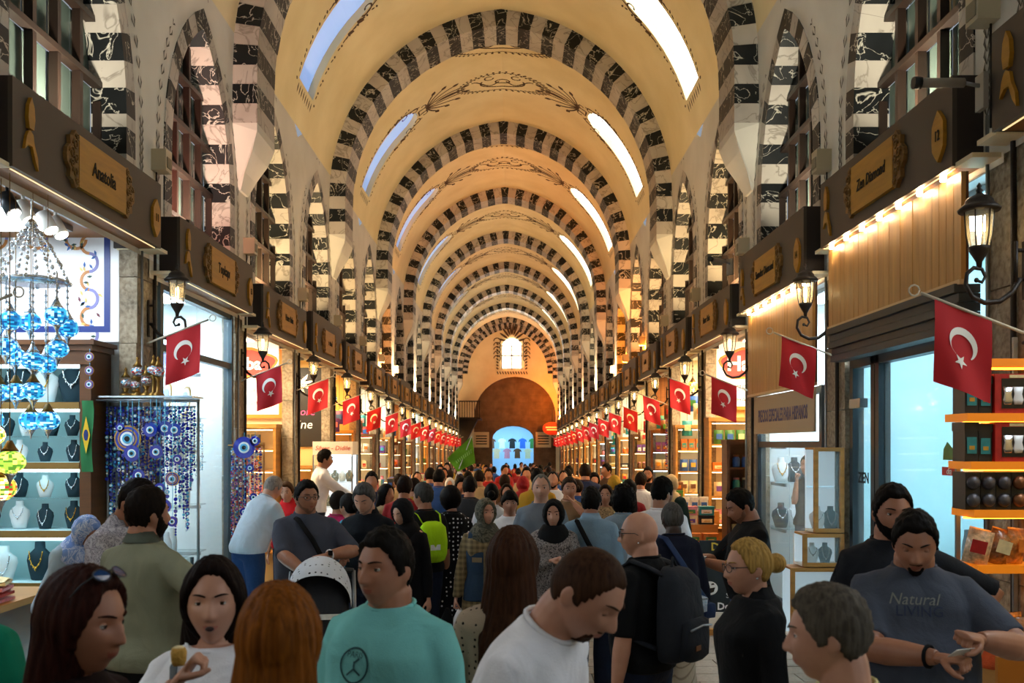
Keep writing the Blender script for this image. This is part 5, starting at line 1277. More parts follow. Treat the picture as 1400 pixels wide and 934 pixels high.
# menu board with two smiling faces
mbd = thing('menu_board', 'dark teal standing board with two white smiling faces and lettering', 'sign', (2.46, 10.4, zf(10.4)+.24), -.05); MB().bb((-.21, -.015, 0), (.30, .015, .78)).obj('panel', [mat('dark teal board', '#16242c', .5)], mbd)
for z in (.52, .22):
    MB().prism([(.085*math.cos(i*.2618), .075*math.sin(i*.2618)) for i in range(24)], lambda u, v, w: (u-.10, -.0155-w, v+z+.04), .003).obj('face_disc', [PRW], mbd)
    m_ = MB(); m_.prism([(-.055, .0), (.055, .02), (.04, -.03), (.0, -.045), (-.04, -.035)], lambda u, v, w: (u-.10, -.019-w, v+z+.03), .002)
    for e in (-.03, .03): m_.prism([(e-.018, .03), (e+.018, .035), (e+.01, .05), (e-.012, .048)], lambda u, v, w: (u-.10, -.019-w, v+z+.045), .002)
    m_.obj('grin', [INK], mbd)
lettering('DI', .12, mat('yellow print', '#e0c040', .5), mbd, (-.03, -.018, .71), ext=.001, off=.003); lettering('Desc', .11, PRW, mbd, (.09, -.018, .06), ext=.001, off=.003)
for z, s_ in ((.6, 'I'), (.45, 'o'), (.3, 'I'), (.18, 'S')): lettering(s_, .08, mat('yellow print', '#e0c040', .5) if z > .4 else PRW, mbd, (.09, -.018, z), ext=.001)
MB().bb((-.25, -.12, -.24), (.36, .2, -.17)).obj('step', [WOODL], mbd)
MB().bb((-.22, -.05, -.17), (.31, .06, 0)).obj('foot', [SHOPWHITE], mbd)

# ================================================================== generic fill of the farther shops
r5 = random.Random(21)
PB_ME = MB().lathe([(.012, .05), (.02, .03), (.045, -.01), (.048, -.035), (.035, -.065), (.0, -.078)], n=12).mesh('bulb', [mat('bare bulb', '#fff4e0', .4, emit=14., ecol='#ffe6b8')]); PS_ME = MB().lathe([(.016, .05), (.018, .06), (.016, .09), (.006, .10)], n=10).mesh('socket', [IRON])
for k in range(3, LASTBAY+1):
    for s in (-1, 1):
        if (k, s) in ((3, -1),): continue
        side = 'left' if s < 0 else 'right'; y1 = gap(k)-.12; f0 = zf(y1); nm = 'the %s %s shop' % (ORD[k], side)
        far = k > 8
        wd = WOODL if r5.random() < .7 else WOODD
        W = 1.2; tiers = [.45, .9, 1.3, 1.7, 2.1] if not far else [.6, 1.2, 1.8]
        shelf_unit('lit wooden goods shelf on the end wall of '+nm, (s*3.86, y1-.4, f0), 0, W, 2.5, .36, tiers, wd, SHOPIN[r5.choice([1, 3, 3, 0])], CABWARM if r5.random() < .75 else CABLED)
        if far: 
            for ti, z in enumerate(tiers):
                for i in range(3):
                    c1, c2_ = r5.choice(PAL)[0], r5.choice(PAL)[0]; good('carton', (s*3.86-.38+.36*i, y1-.27, f0+z+.001), 0, c1, c2_ if c2_ != c1 else 'cream', 'on the %s tier of %s' % (ORD[ti].replace('nearest', 'lowest'), nm), 'boxes in far shops', 1.5)
        else: fill((s*3.86, y1-.4, f0), W-.05, tiers, y1-.4, 100+k*3+s, nm, 'goods on the shelf of '+nm, r5.sample(('packet', 'carton', 'upright', 'tin', 'packet'), 5))
        # street-side stand
        yc = (gap(k-1)+gap(k))/2+.3; h = .85
        t = thing('display_table', 'street-side goods stand before '+nm, 'stand', (s*2.92, yc, zf(yc))); MB().bb((-.25, -.9, 0), (.25, .9, h)).obj('body', [wd], t); MB().bb((-.27, -.92, h), (.27, .92, h+.04)).obj('top', [WOODL], t); MB().bb((.02 if s > 0 else -.25, -.9, h+.04), (.25 if s > 0 else -.02, .9, h+.3)).obj('step', [wd], t)
        if k <= 9:
            for i in range(6):
                c1, c2_ = r5.choice(PAL)[0], r5.choice(PAL)[0]; good(r5.choice(['packet', 'carton', 'upright']), (s*2.775, yc-.75+.3*i, zf(yc)+h+.041), r5.uniform(-.4, .4), c1, c2_ if c2_ != c1 else 'cream', 'on the street stand of '+nm, 'goods on the street stands', 1.2)
            for i in range(5):
                c1, c2_ = r5.choice(PAL)[0], r5.choice(PAL)[0]; good(r5.choice(['packet', 'upright']), (s*3.05, yc-.7+.34*i, zf(yc)+h+.301), r5.uniform(-.4, .4), c1, c2_ if c2_ != c1 else 'cream', 'on the raised step before '+nm, 'goods on the street stands', 1.3)
        # hanging wares and bare bulbs along the street edge
        for i in range(3 if far else 5):
            c1, c2_ = r5.choice(PAL)[0], r5.choice(PAL)[0]; yy = gap(k-1)+.5+(2.1/(2 if far else 4))*i; hz_ = bz(k)-.62-.45*r5.random(); q = 1.3
            t = thing('hanging_pouch', '%s pouch with %s label hung at the street edge of %s, %s' % (c1, c2_ if c2_ != c1 else 'cream', nm, ORD[i]), 'pouch', (s*3.46, yy, hz_), r5.uniform(-.3, .3), 'wares hung along the farther shops')
            ob('bag', goods('packet', c1, c2_ if c2_ != c1 else 'cream'), t, (0, 0, -.25), (0, 0, 0), q); MB().tube([(0, 0, .03), (0, 0, bz(k)+.1-hz_)], .004, 4).obj('cord', [IRON], t)
        for i in range(3):
            yy = gap(k-1)+.75+.8*i; hz_ = bz(k)-.28-.2*r5.random()
            t = thing('pendant_bulb', 'bare bright bulb hanging in %s, %s' % (nm, ORD[i]), 'lamp', (s*3.7, yy, hz_), 0, 'bare bulbs of the farther shops'); ob('bulb', PB_ME, t); ob('socket', PS_ME, t); MB().tube([(0, 0, .09), (0, 0, bz(k)+.1-hz_)], .004, 4).obj('cord', [IRON], t)
        # hanging lamps and cords
        if r5.random() < .8 or far:
            for i in range(4 if far else 5):
                yy = gap(k-1)+.6+i*.5; lz = .35+.5*r5.random(); globe_lamp((s*(3.55+.2*r5.random()), yy, bz(k)-lz), r5.choice([2, 4, 2, 4, 3, 0]), (lz+.1)/(1.5 if not far else 2.2)-.11, 'glowing mosaic globe lamp hanging in front of %s, %s' % (nm, ORD[i]), 'hanging lamps of the farther shops', 1.5 if not far else 2.2, True)
        if not far and r5.random() < .5:
            for i in range(6): bead_string((s*3.3, gap(k-1)+.35+.12*i, bz(k)-.9), r5.uniform(.6, 1.1), 500+k*20+i, 'bead string hanging at the near post of %s, %s' % (nm, ORD[i]), 'bead strings of the farther shops', MIX)
# blue lit arcade through the end doorway
tun = MB(); y0, y1 = YE+1.2, YE+7
tun.add([(-3, y0, zfl), (3, y0, zfl), (3, y1, zfl), (-3, y1, zfl)], [(0, 1, 2, 3)]).add([(-3, y1, zfl), (3, y1, zfl), (3, y1, 3.6), (-3, y1, 3.6)], [(0, 1, 2, 3)]).add([(-3, y0, 3.6), (3, y0, 3.6), (3, y1, 3.6), (-3, y1, 3.6)], [(0, 3, 2, 1)]).add([(-3, y0, zfl), (-3, y1, zfl), (-3, y1, 3.6), (-3, y0, 3.6)], [(0, 1, 2, 3)]).add([(3, y0, zfl), (3, y1, zfl), (3, y1, 3.6), (3, y0, 3.6)], [(0, 3, 2, 1)])
struct(tun.obj('wall_passage', [mat('blue grey passage', '#b4c4d0', .6)]), 'pale blue passage seen through the end doorway')
BLUEP = mat('cold passage lamp', '#c8e8ff', .5, emit=22., ecol='#9ad6ff')
for i in range(3):
    t = thing('ceiling_lamp', 'cold blue strip light in the passage beyond the doorway, %s' % ORD[i], 'lamp', (-1.2+1.2*i, YE+4, 3.55), 0, 'passage lights'); MB().bb((-.3, -1.8, 0), (.3, 1.8, .04)).obj('housing', [METAL], t); MB().bb((-.26, -1.75, -.01), (.26, 1.75, -.001)).obj('diffuser', [BLUEP], t)
for i in range(10):
    c = r5.choice(PAL)[0]; t = thing('hanging_garment', '%s garment on display in the passage beyond the doorway, %s' % (c, ORD[i]), 'garment', (-1.5+.36*i, YE+5.5-.4*(i % 3), .9+.7*(i % 2)), 0, 'garments in the passage'); MB().prism([(-.2, 0), (.2, 0), (.18, .5), (.3, .42), (.26, .6), (.08, .7), (-.08, .7), (-.26, .6), (-.3, .42), (-.18, .5)], lambda u, v, w: (u, -w, v), .08).obj('cloth', [PM[c]], t); MB().tube([(0, -.04, .7), (0, -.04, .82)], .01, 5).obj('hanger', [METAL], t)
# gallery balcony at the far left
bal = thing('balcony', 'dark balcony with railing and sloping stair in the far left corner', 'balcony', (-2.9, 58.2, CZ+1.45))
MB().bb((-.05, -.6, 0), (1.25, 3.1, .12)).obj('deck', [IRON], bal); MB().bb((-.05, -.63, 1.05), (1.25, -.57, 1.12)).obj('handrail', [IRON], bal)
for i in range(3, 12): MB().bb((-.45+.15*i-.02, -.62, .12), (-.45+.15*i+.02, -.58, 1.05)).obj('baluster', [IRON], bal)
MB().prism([(-.05, 0), (1.1, 0), (.1, -1.9), (-.05, -1.9)], lambda u, v, w: (u, -.5+w, v), .9).obj('stair_underside', [mat('dark stair', '#1d1712', .8)], bal)
for i, (px, w) in enumerate(((658, .55), (743, .7))):
    x, _, z = W3(px, 612, YE); t = thing('wall_notice', '%s framed notice beside the end doorway' % ('left-hand', 'right-hand')[i], 'notice', (x, YE+.22 if i == 0 else YE+.22, z)); MB().bb((-.5, -.03, 0), (.5, 0, 1.)).obj('sheet', [SHOPCREAM], t)
    for q in range(4): MB().bb((-.36, -.034, .2+.17*q), (.36, -.0305, .27+.17*q)).obj('print_line', [INK], t)
x, _, z = W3(755, 586, 60.5); t = thing('hanging_sign', 'red oval sign right of the end doorway', 'sign', (x, 60.5, z)); MB().prism([(.62*math.cos(i*.2618), .42*math.sin(i*.2618)) for i in range(24)], lambda u, v, w: (u, -w, v), .06).obj('panel', [LOGO], t); MB().bb((-.42, -.066, .03), (.42, -.0605, .12)).obj('white_band', [PRW], t); MB().bb((-.36, -.066, -.12), (.36, -.0605, -.04)).obj('white_band', [PRW], t); MB().tube([(0, -.03, .42), (0, -.03, 1.2)], .02, 6).obj('rod', [IRON], t)
# ------------------------------------------------------------------ people: one body builder, posed and dressed person by person
TMP = bpy.data.scenes.new('workbench')
def remesh(mb, vox, smooth=2, name='m'):
    me = bpy.data.meshes.new(name); me.from_pydata(mb.v, [], mb.f)
    o = bpy.data.objects.new(name, me); TMP.collection.objects.link(o)
    md = o.modifiers.new('r', 'REMESH'); md.mode = 'VOXEL'; md.voxel_size = vox
    if smooth:
        sm = o.modifiers.new('s', 'SMOOTH'); sm.factor = .5; sm.iterations = smooth
    TMP.view_layers[0].update(); dg = TMP.view_layers[0].depsgraph
    out = bpy.data.meshes.new_from_object(o.evaluated_get(dg))
    bpy.data.objects.remove(o); bpy.data.meshes.remove(me)
    out.polygons.foreach_set('use_smooth', [True]*len(out.polygons)); out.name = name
    return out
def verts_of(me):
    a = np.empty(len(me.vertices)*3, np.float32); me.vertices.foreach_get('co', a); return a.reshape(-1, 3).astype(float)
def set_verts(me, a): me.vertices.foreach_set('co', np.ascontiguousarray(a, np.float32).ravel()); me.update()
def rings_loft(mb, rings):      # closed loft through rings of equal length
    n = len(rings[0]); vs = [p for r in rings for p in r]; fs = []
    for i in range(len(rings)-1):
        for k in range(n): a = i*n+k; b = i*n+(k+1) % n; fs.append((a, b, b+n, a+n))
    fs.append(tuple(range(n))[::-1]); fs.append(tuple(len(vs)-n+k for k in range(n)))
    mb.add(vs, fs, 0, True)
# ---- head surface: unit direction -> point (front is -y)
def head_fn(d, fem=0., f3=1.):
    x, y, z = d[:, 0], d[:, 1], d[:, 2]
    X = x*.075; Y = y*.096; Z = z*.118
    lo = sst(0., -1., z); bk = np.clip(y, 0, 1); up = np.clip(z+.1, 0, 1)
    X = X*(1-(.20+.10*fem)*lo)*(1+.05*up*(1-up)*2); Y = Y+bk*.013*up-bk*lo*.05
    Y = Y-np.clip(-y, 0, 1)*lo*.008
    fr = sst(.05, .5, -y)
    def g(cx, cz, sx, sz): return np.exp(-((X-cx)/sx)**2-((Z-cz)/sz)**2)*fr
    def g2(cx, cz, sx, sz): return g(cx, cz, sx, sz)+g(-cx, cz, sx, sz)
    Y = Y-.013*g(0, -.102, .024, .016)*f3                                  # chin
    Y = Y-(.005-.003*fem)*g2(.028, .030, .024, .009)*f3                    # brow
    Y = Y+.011*g2(.031, .011, .016, .011)*f3                               # sockets
    Y = Y-.005*g2(.042, -.024, .02, .02)*f3                                # cheeks
    Y = Y-.007*g(0, -.058, .026, .02)*f3                                   # muzzle
    nz = sst(.026, -.022, Z)*sst(-.040, -.030, Z)
    wn_ = .0085+.004*sst(.01, -.025, Z)
    Y = Y-(.025-.004*fem)*np.exp(-(X/wn_)**2)*nz*fr*f3                     # nose
    Y = Y-.009*g2(.0125, -.027, .007, .0065)*f3
    Y = Y-.0045*g(0, -.0515, .021, .0042)*f3-.006*g(0, -.0625, .017, .0055)*f3+.0035*g(0, -.0567, .022, .0022)*f3  # lips
    return np.stack([X, Y, Z], 1)
def dirs(nu, nv):
    out = []
    for j in range(nv+1):
        t = math.pi*(.006+.988*j/nv)
        for i in range(nu): a = 2*math.pi*i/nu; out.append((math.sin(t)*math.cos(a), math.sin(t)*math.sin(a), math.cos(t)))
    return np.array(out)
def grid_faces(nu, nv):
    fs = [(j*nu+i, (j+1)*nu+i, (j+1)*nu+(i+1) % nu, j*nu+(i+1) % nu) for j in range(nv) for i in range(nu)]
    return fs+[tuple(range(nu)), tuple(nv*nu+i for i in range(nu))[::-1]]
def az_of(d): return np.arctan2(np.abs(d[:, 0]), -d[:, 1])
def nz3(p, sc_, seed=0.): return np.array([noise.noise(Vector((a*sc_+seed, b*sc_, c*sc_))) for a, b, c in p])
def hair_shell(kind, fem, seed=1., nu=56, nv=40):
    d = dirs(nu, nv); P = head_fn(d, fem, 1. if kind in ('beard', 'goatee', 'stubble') else 0.); az = az_of(d); z = d[:, 2]
    N = P/np.linalg.norm(P, axis=1)[:, None]
    if kind in ('hijab',):
        face = (d[:, 0]/.70)**2+((z+.10)/.80)**2
        m = sst(.92, 1.06, face+np.where(d[:, 1] > -.15, 2., 0.)); t = .020+.006*nz3(N, 5, seed)
    elif kind == 'beard':
        zmax = np.interp(az, [0, .25, .36, .6, 1.0, 1.25, 1.5, 1.62], [-.60, -.59, -.42, -.38, -.30, -.02, .05, -1.2])
        m = sst(.05, -.05, z-zmax)
        must = np.exp(-(((z+.375)/.05)**2))*np.where(az < .36, 1, 0); m = np.maximum(m, sst(.3, .7, must)); t = .005+.003*nz3(N, 18, seed)
    elif kind == 'goatee':
        zmax = np.interp(az, [0, .25, .36, .50, .62, .75], [-.63, -.62, -.47, -.47, -.62, -1.5]); m = sst(.05, -.05, z-zmax)
        must = np.exp(-(((z+.385)/.05)**2))*np.where(az < .40, 1, 0); m = np.maximum(m, sst(.3, .7, must)); t = .004+.003*nz3(N, 18, seed)
    elif kind == 'stubble':
        zmax = np.interp(az, [0, .28, .34, .6, 1.0, 1.25, 1.5, 1.62], [-.64, -.63, -.50, -.48, -.40, -.1, .0, -1.2]); m = sst(.12, -.12, z-zmax); t = .0010+.001*nz3(N, 25, seed)
    else:
        hl = {'short': .62, 'crop': .64, 'receding': .74, 'buzz': .62, 'long': .74, 'back': .68, 'bun': .70, 'curly': .56, 'bob': .58, 'fringe': .34}.get(kind, .62)
        side = .25 if kind in ('long', 'curly', 'bob') else .0
        zm = np.interp(az, [0, .55, .95, 1.22, 1.36, 1.55, 1.72, 1.95, 2.3, 3.15], [hl, hl+.02-(.25 if kind == 'receding' else 0)*-.4, hl-.20, .08, -.18, -.12, .12, -.35, -.52, -.58])
        if kind in ('long', 'curly', 'bob'): zm = np.interp(az, [0, .5, .85, 1.1, 1.4, 3.15], [hl, hl-.02, .35, -.1, -.75, -.8])
        m = sst(-.05, .05, z-zm)
        tt = {'short': (.010, .020), 'crop': (.006, .022), 'receding': (.008, .009), 'buzz': (.0035, .004), 'long': (.018, .020), 'back': (.012, .02), 'bun': (.010, .016), 'curly': (.042, .05), 'bob': (.026, .028), 'fringe': (.014, .024)}.get(kind, (.01, .016))
        t = tt[0]+(tt[1]-tt[0])*np.clip(z, 0, 1)+ (.16*tt[1]*nz3(N*np.array([1, 1, .35]), 22, seed))+(.35*tt[1]*nz3(N, 7, seed) if kind in ('curly', 'short', 'crop') else 0)
    off = m*t-(1-m)*.014
    P = P+N*off[:, None]
    mb = MB(); mb.v = [tuple(p) for p in P]; mb.f = grid_faces(nu, nv); mb.m = [0]*len(mb.f); mb.s = [True]*len(mb.f)
    return mb
_hd = dirs(72, 56)
HEADP = {0: head_fn(_hd, 0.), 1: head_fn(_hd, 1.)}
HEADF = grid_faces(72, 56)
def xf(mb, M):
    out = MB(); out.v = [tuple(M @ Vector(p)) for p in mb.v]; out.f = mb.f; out.m = mb.m; out.s = mb.s; return out
# ---- hands (palm down the -z axis, thumb towards +x, palm facing -y), right hand; mirrored for left
def hand_mb(curl, spread=.12, thumb=.5, point=0.):
    mb = MB(); n = 10
    R = []
    for z, a, b in ((.03, .024, .019), (0, .027, .019), (-.03, .038, .0165), (-.06, .043, .015), (-.085, .041, .0135), (-.095, .034, .011)):
        R.append([(a*math.cos(2*math.pi*k/n)*(1. if abs(math.cos(2*math.pi*k/n)) < .8 else 1.02), b*math.sin(2*math.pi*k/n), z) for k in range(n)])
    rings_loft(mb, R)
    for x, L, r in ((.030, .072, .0088), (.0105, .080, .0092), (-.0095, .074, .0088), (-.0285, .058, .0078)):
        c = curl*(1.0 if x < .02 else 1.0-point); p = Vector((x, 0, -.082)); a = 0.; pts = [p+Vector((0, 0, .02)), p]; rad = [r*1.05, r*1.05]
        sp = spread*x/.03
        for seg, f in ((L*.45, 1.15), (L*.31, 1.3), (L*.24, .6)):
            a += c*f; d = Vector((math.sin(sp)*math.cos(a), -math.sin(a), -math.cos(a)*math.cos(sp))); p = p+d*seg; pts.append(p); rad.append(r*(.98 if f > .9 else .9))
        rad[-1] = r*.62; mb.tube(pts, rad, 8)
    p = Vector((.026, -.004, -.02)); pts = [p, p+Vector((.022, -.010-.01*thumb, -.026)), p+Vector((.034-.012*thumb, -.020-.022*thumb, -.052)), p+Vector((.036-.026*thumb, -.026-.03*thumb, -.076))]
    mb.tube(pts, [.014, .0125, .0105, .007], 8)
    return mb
HANDS = {}
def hand_pts(kind, vox):
    key = (kind, vox)
    if key not in HANDS:
        mb = hand_mb(*{'relax': (.36, .1, .3), 'grip': (1.12, .04, .9), 'flat': (.1, .12, .1), 'pinch': (.7, .06, 1.2), 'fist': (1.32, .02, 1.)}[kind])
        me = remesh(mb, vox, 1); HANDS[key] = (verts_of(me), [tuple(p.vertices) for p in me.polygons]); bpy.data.meshes.remove(me)
    return HANDS[key]
def ik(S, T, l1, l2, hint):
    d = T-S; L = min(d.length, (l1+l2)*.998); d = d.normalized(); T = S+d*L
    a = (l1*l1-l2*l2+L*L)/(2*L); h = math.sqrt(max(0, l1*l1-a*a)); e = hint-d*hint.dot(d)
    e = e.normalized() if e.length > 1e-5 else Vector((0, 1, 0)); return S+d*a+e*h, T
def sell(cx, cy, z, a, b, n=24, p=2.4):
    out = []
    for k in range(n):
        t = 2*math.pi*k/n; c, s = math.cos(t), math.sin(t)
        out.append(Vector((cx+a*math.copysign(abs(c)**(2/p), c), cy+b*math.copysign(abs(s)**(2/p), s), z)))
    return out
# ---- materials
SKINS = {'fair': '#bd8a70', 'tan': '#a06c50', 'olive': '#8c6248', 'brown': '#6a4430', 'dark': '#3a2418', 'pale': '#cc9c82'}
def skin_mat(k):
    nm = 'skin '+k
    if nm in MATS: return MATS[nm]
    m, t = smat(nm); c = Vector(lin(SKINS[k])[:3]); f = t.noise(14, 4)
    t.base(t.ramp(f, [(.3, tuple(Vector((c.x*.9, c.y*.82, c.z*.8)))), (.7, tuple(c*1.08))])); t.b.inputs['Roughness'].default_value = .48; t.bump(t.noise(260, 2), .06, .002)
    return m
def lip_mat(k): c = Vector(lin(SKINS[k])[:3]); return mat('lips '+k, tuple(Vector((c.x*.85, c.y*.55, c.z*.58))), .4)
def hair_mat(c):
    nm = 'hair '+c
    if nm in MATS: return MATS[nm]
    m, t = smat(nm); v = Vector(lin(c)[:3]); f = t.noise(1., 4, .3, sc3=(95, 95, 9)); t.base(t.ramp(f, [(.3, tuple(v*.55)), (.7, tuple(v*1.35))]))
    t.b.inputs['Roughness'].default_value = .6; t.b.inputs['Specular IOR Level'].default_value = .07; t.bump(f, .5, .006); return m
def cloth(name, c, kind='plain', c2='#ffffff', sc_=40.):
    nm = 'cloth '+name
    if nm in MATS: return MATS[nm]
    m, t = smat(nm); t.b.inputs['Roughness'].default_value = .85; t.b.inputs['Specular IOR Level'].default_value = .2
    wr = t.noise(1., 3, .8, sc3=(7, 7, 4.5)); fine = t.noise(220, 1)
    v = Vector(lin(c)[:3])
    if kind == 'plain': t.base(t.ramp(wr, [(.3, tuple(v*.88)), (.7, tuple(v*1.08))]))
    elif kind == 'dots':
        vo = t.n('ShaderNodeTexVoronoi'); vo.inputs['Scale'].default_value = sc_; vo.inputs['Randomness'].default_value = .25; t.l(t.co(), vo.inputs['Vector'])
        t.base(t.mix(t.ramp(vo.outputs['Distance'], [(.19, (1, 1, 1)), (.23, (0, 0, 0))]), c, c2))
    elif kind == 'floral':
        f = t.noise(sc_, 4, 2.5); t.base(t.ramp(f, [(.45, c), (.52, c2), (.58, c), (.66, c2)]))
    elif kind == 'plaid':
        w1 = t.n('ShaderNodeTexWave', bands_direction='X'); w1.inputs['Scale'].default_value = sc_; t.l(t.co(rnd=False), w1.inputs['Vector']); w2 = t.n('ShaderNodeTexWave', bands_direction='Z'); w2.inputs['Scale'].default_value = sc_; t.l(t.co(rnd=False), w2.inputs['Vector'])
        t.base(t.mix(.5, t.ramp(w1.outputs[0], [(.4, c), (.6, c2)]), t.ramp(w2.outputs[0], [(.4, c), (.6, c2)])))
    elif kind == 'denim':
        f = t.noise(3, 4); t.base(t.mix(.25, t.ramp(f, [(.3, tuple(v*.75)), (.7, tuple(v*1.25))]), t.ramp(fine, [(.3, c), (.7, c2)])))
    elif kind == 'quilt':
        w1 = t.n('ShaderNodeTexWave', bands_direction='DIAGONAL'); w1.inputs['Scale'].default_value = sc_; t.l(t.co(rnd=False), w1.inputs['Vector']); t.base(t.ramp(w1.outputs[0], [(.0, c2), (.2, c)]))
    a = t.n('ShaderNodeMath', operation='MULTIPLY_ADD', i_1=.06); t.l(fine, a.inputs[0]); t.l(wr, a.inputs[2]); t.bump(a.outputs[0], .55, .03)
    return m
SHOE = mat('dark shoe leather', '#1c1816', .5); EYEWHITE = mat('eye white', '#d8d2c8', .25); IRIS = mat('brown iris', '#2c1a0e', .15); MOUTHD = mat('open mouth', '#2a0c0a', .6)
# ---- the builder
def person(label, x, y, rz=0., h=1.75, fem=0, fat=0., lean=0., hp=0., hy=0., hr=0., rh=None, lh=None, rk='relax', lk='relax', skin='tan', hair='short', hc='#1c130d', beard=None, top='tee', tm=None, sleeve=.5, hem=.88, bot='trousers', bm=None, scarf=None, glasses=None, vox=.012, eyes=True, stride=0., shoe=True, seat=False, group=None, blink=False, mouth=None, loose=0., collar=None, re=None, le=None, z0=None, brow=True, earring=False, pants_quilt=None):
    s_ = h/(1.738-.02*fat); sw = 1.-.09*fem+.025*fat
    z0 = zf(y) if z0 is None else z0
    root = thing('person', label, 'person', (x, y, z0), math.radians(rz), group)
    L = math.radians(lean); PZ = .95
    def T(p):
        p = Vector(p); f = float(sst(.92, 1.25, np.array(p.z))); a = L*f
        q = Vector((p.x, p.y, p.z-PZ)); return Vector((q.x, q.y*math.cos(a)-q.z*math.sin(a), q.y*math.sin(a)+q.z*math.cos(a)+PZ))
    hw = .04*fat
    tor = [(.84, .125, .10, 0), (.90, .165+.012*fem, .115, .008), (.96, .172+.014*fem+hw*.7, .118+hw*.5, .008), (1.06, .150-.012*fem+hw*1.5, .104+hw*1.6, -.004-.035*fat), (1.15, .153-.012*fem+hw*1.5, .108+hw*1.6, -.006-.035*fat), (1.25, .168-.012*fem+hw, .118+hw*.8, -.004-.012*fem), (1.33, .178-.015*fem+hw*.6, .116+hw*.4, -.002-.018*fem), (1.39, .168*sw, .098+hw*.2, .006), (1.425, .142*sw, .084, .010), (1.450, .105, .074, .012), (1.475, .074, .066, .014)]
    def torso(mb, inf, z_lo=None, z_hi=9., n=28, flare=0.):
        R = []
        for z, a, b, cy in tor:
            if z > z_hi: break
            if z_lo is not None and z < z_lo-.001: continue
            e = inf+(flare*(1-(z-.88)/.5) if z < 1.2 else 0)
            R.append([T(p) for p in sell(0, cy, z, a+e, b+e, n)])
        if z_lo is not None and z_lo < tor[0][0]:
            R = [[T(p) for p in sell(0, .008, z_lo, .172+hw*.7+inf+flare*1.2, .118+hw*.6+inf+flare*1.2, n)]]+[[T(p) for p in sell(0, .008, (z_lo+.9)/2, .172+hw*.7+inf+flare, .118+hw*.6+inf+flare, n)]]+R[2:]
        rings_loft(mb, R)
        for sg in (-1, 1): mb.tube([T((sg*.045, .012, 1.418)), T((sg*.11, .010, 1.402)), T((sg*.165*sw, .008, 1.374))], [.044+inf*.7, .048+inf*.8, .052+inf], 14)
    # head frame
    NB = T((0, .012, 1.475))
    Rl = Matrix.Rotation(L*.55, 3, 'X'); Rh = Rl @ Matrix.Rotation(math.radians(hy), 3, 'Z') @ Matrix.Rotation(math.radians(hp), 3, 'X') @ Matrix.Rotation(math.radians(hr), 3, 'Y')
    HC = NB+Rl @ Vector((0, -.012, .012-.022*fat))+Rh @ Vector((0, -.014, .113))
    HM = Matrix.Translation(HC) @ Rh.to_4x4()
    # arms
    SH = {}; UL, FL = .285, .255
    for sg in (-1, 1):
        S = T((sg*.170*sw, .008, 1.372)); tgt = rh if sg < 0 else lh          # person's right hand is at -x when facing -y
        if tgt is None: tgt = (sg*(.245+.05*fat), -.01+stride*.12*sg, .80)
        tgt = Vector(tgt); hint = re if sg < 0 else le
        E, Wp = ik(S, tgt, UL, FL, Vector(hint) if hint else Vector((sg*.55, .75, -.5))); SH[sg] = (S, E, Wp)
    ar = 1+.20*fat-.14*fem
    def arm(mb, sg, inf=0., f=1., n=14, open_=False):
        S, E, Wp = SH[sg]; In = S+(Vector(T((0, .008, 1.335)))-S)*.45
        pts = [In, S]+[S.lerp(E, q) for q in (.3, .6, .85)]+[E]+[E.lerp(Wp, q) for q in (.25, .55, .8, 1.)]
        rad = [.050*ar, .054*ar, .051*ar, .047*ar, .043*ar, .041*ar, .043*ar, .038*ar, .031*ar, .026]
        q = [0, 0, .15, .3, .425, .5, .625, .775, .9, 1.]
        P, Rr = [], []
        for i, p in enumerate(pts):
            if q[i] <= f+1e-6: P.append(p); Rr.append(rad[i]+inf+(loose*.012*q[i]))
            else:
                t = (f-q[i-1])/(q[i]-q[i-1])
                if t > .02: P.append(pts[i-1].lerp(p, t)); Rr.append(rad[i-1]*(1-t)+rad[i]*t+inf+(loose*.012*q[i]))
                break
        mb.tube(P, Rr, n)
    # legs
    LG = {}
    for sg in (-1, 1):
        Hp = Vector((sg*.088, .008, .90)); st = stride*sg
        if seat: K = Vector((sg*.11, -.40, .88)); A = Vector((sg*.12, -.38, .46))
        else: K = Vector((sg*.095, -.02-st*.16, .50)); A = Vector((sg*.10, .02-st*.22+(.10 if st < 0 else 0), .085))
        LG[sg] = (Hp, K, A)
    lr = 1+.3*fat
    def leg(mb, sg, inf=0., n=14, wide=0.):
        Hp, K, A = LG[sg]; pts = [Hp, Hp.lerp(K, .3), Hp.lerp(K, .7), K, K.lerp(A, .3), K.lerp(A, .7), A]
        rad = [.088*lr, .083*lr, .066*lr, .056*lr, .057*lr, .046, .038]
        mb.tube(pts, [r+inf+wide*q for r, q in zip(rad, (0, 0, .3, .6, .8, 1., 1.2))], n)
    SK = skin_mat(skin); sm_ = [SK, lip_mat(skin)]
    # body
    mb = MB()
    hd = HEADP[1 if fem else 0]; mb.add([HM @ Vector(p) for p in hd], HEADF, 0, True)
    for sg in (-1, 1):
        ec = Vector((sg*.071, .012, -.006)); mb.add([HM @ (ec+Vector((sg*(.010*a+.008*max(0, b)), .017*b*1.1, .031*c))) for a, b, c in [tuple(q) for q in dirs(10, 8)]], grid_faces(10, 8), 0, True)
    nk = [(NB+Rl @ Vector((0, -.002, -.05)), .066), (NB, .063-.011*fem+.012*fat), (NB.lerp(HC, .4)+Rh @ Vector((0, .012, 0)), .060-.012*fem+.014*fat), (HC+Rh @ Vector((0, .024, -.05)), .058-.009*fem)]
    mb.tube([p for p, r in nk], [r for p, r in nk], 16)
    torso(mb, -.004)
    for sg in (-1, 1): arm(mb, sg)
    if bot != 'robe':
        for sg in (-1, 1): leg(mb, sg, -.004)
    body = remesh(mb, vox, 2 if vox > .007 else 1, 'body')
    V = verts_of(body)
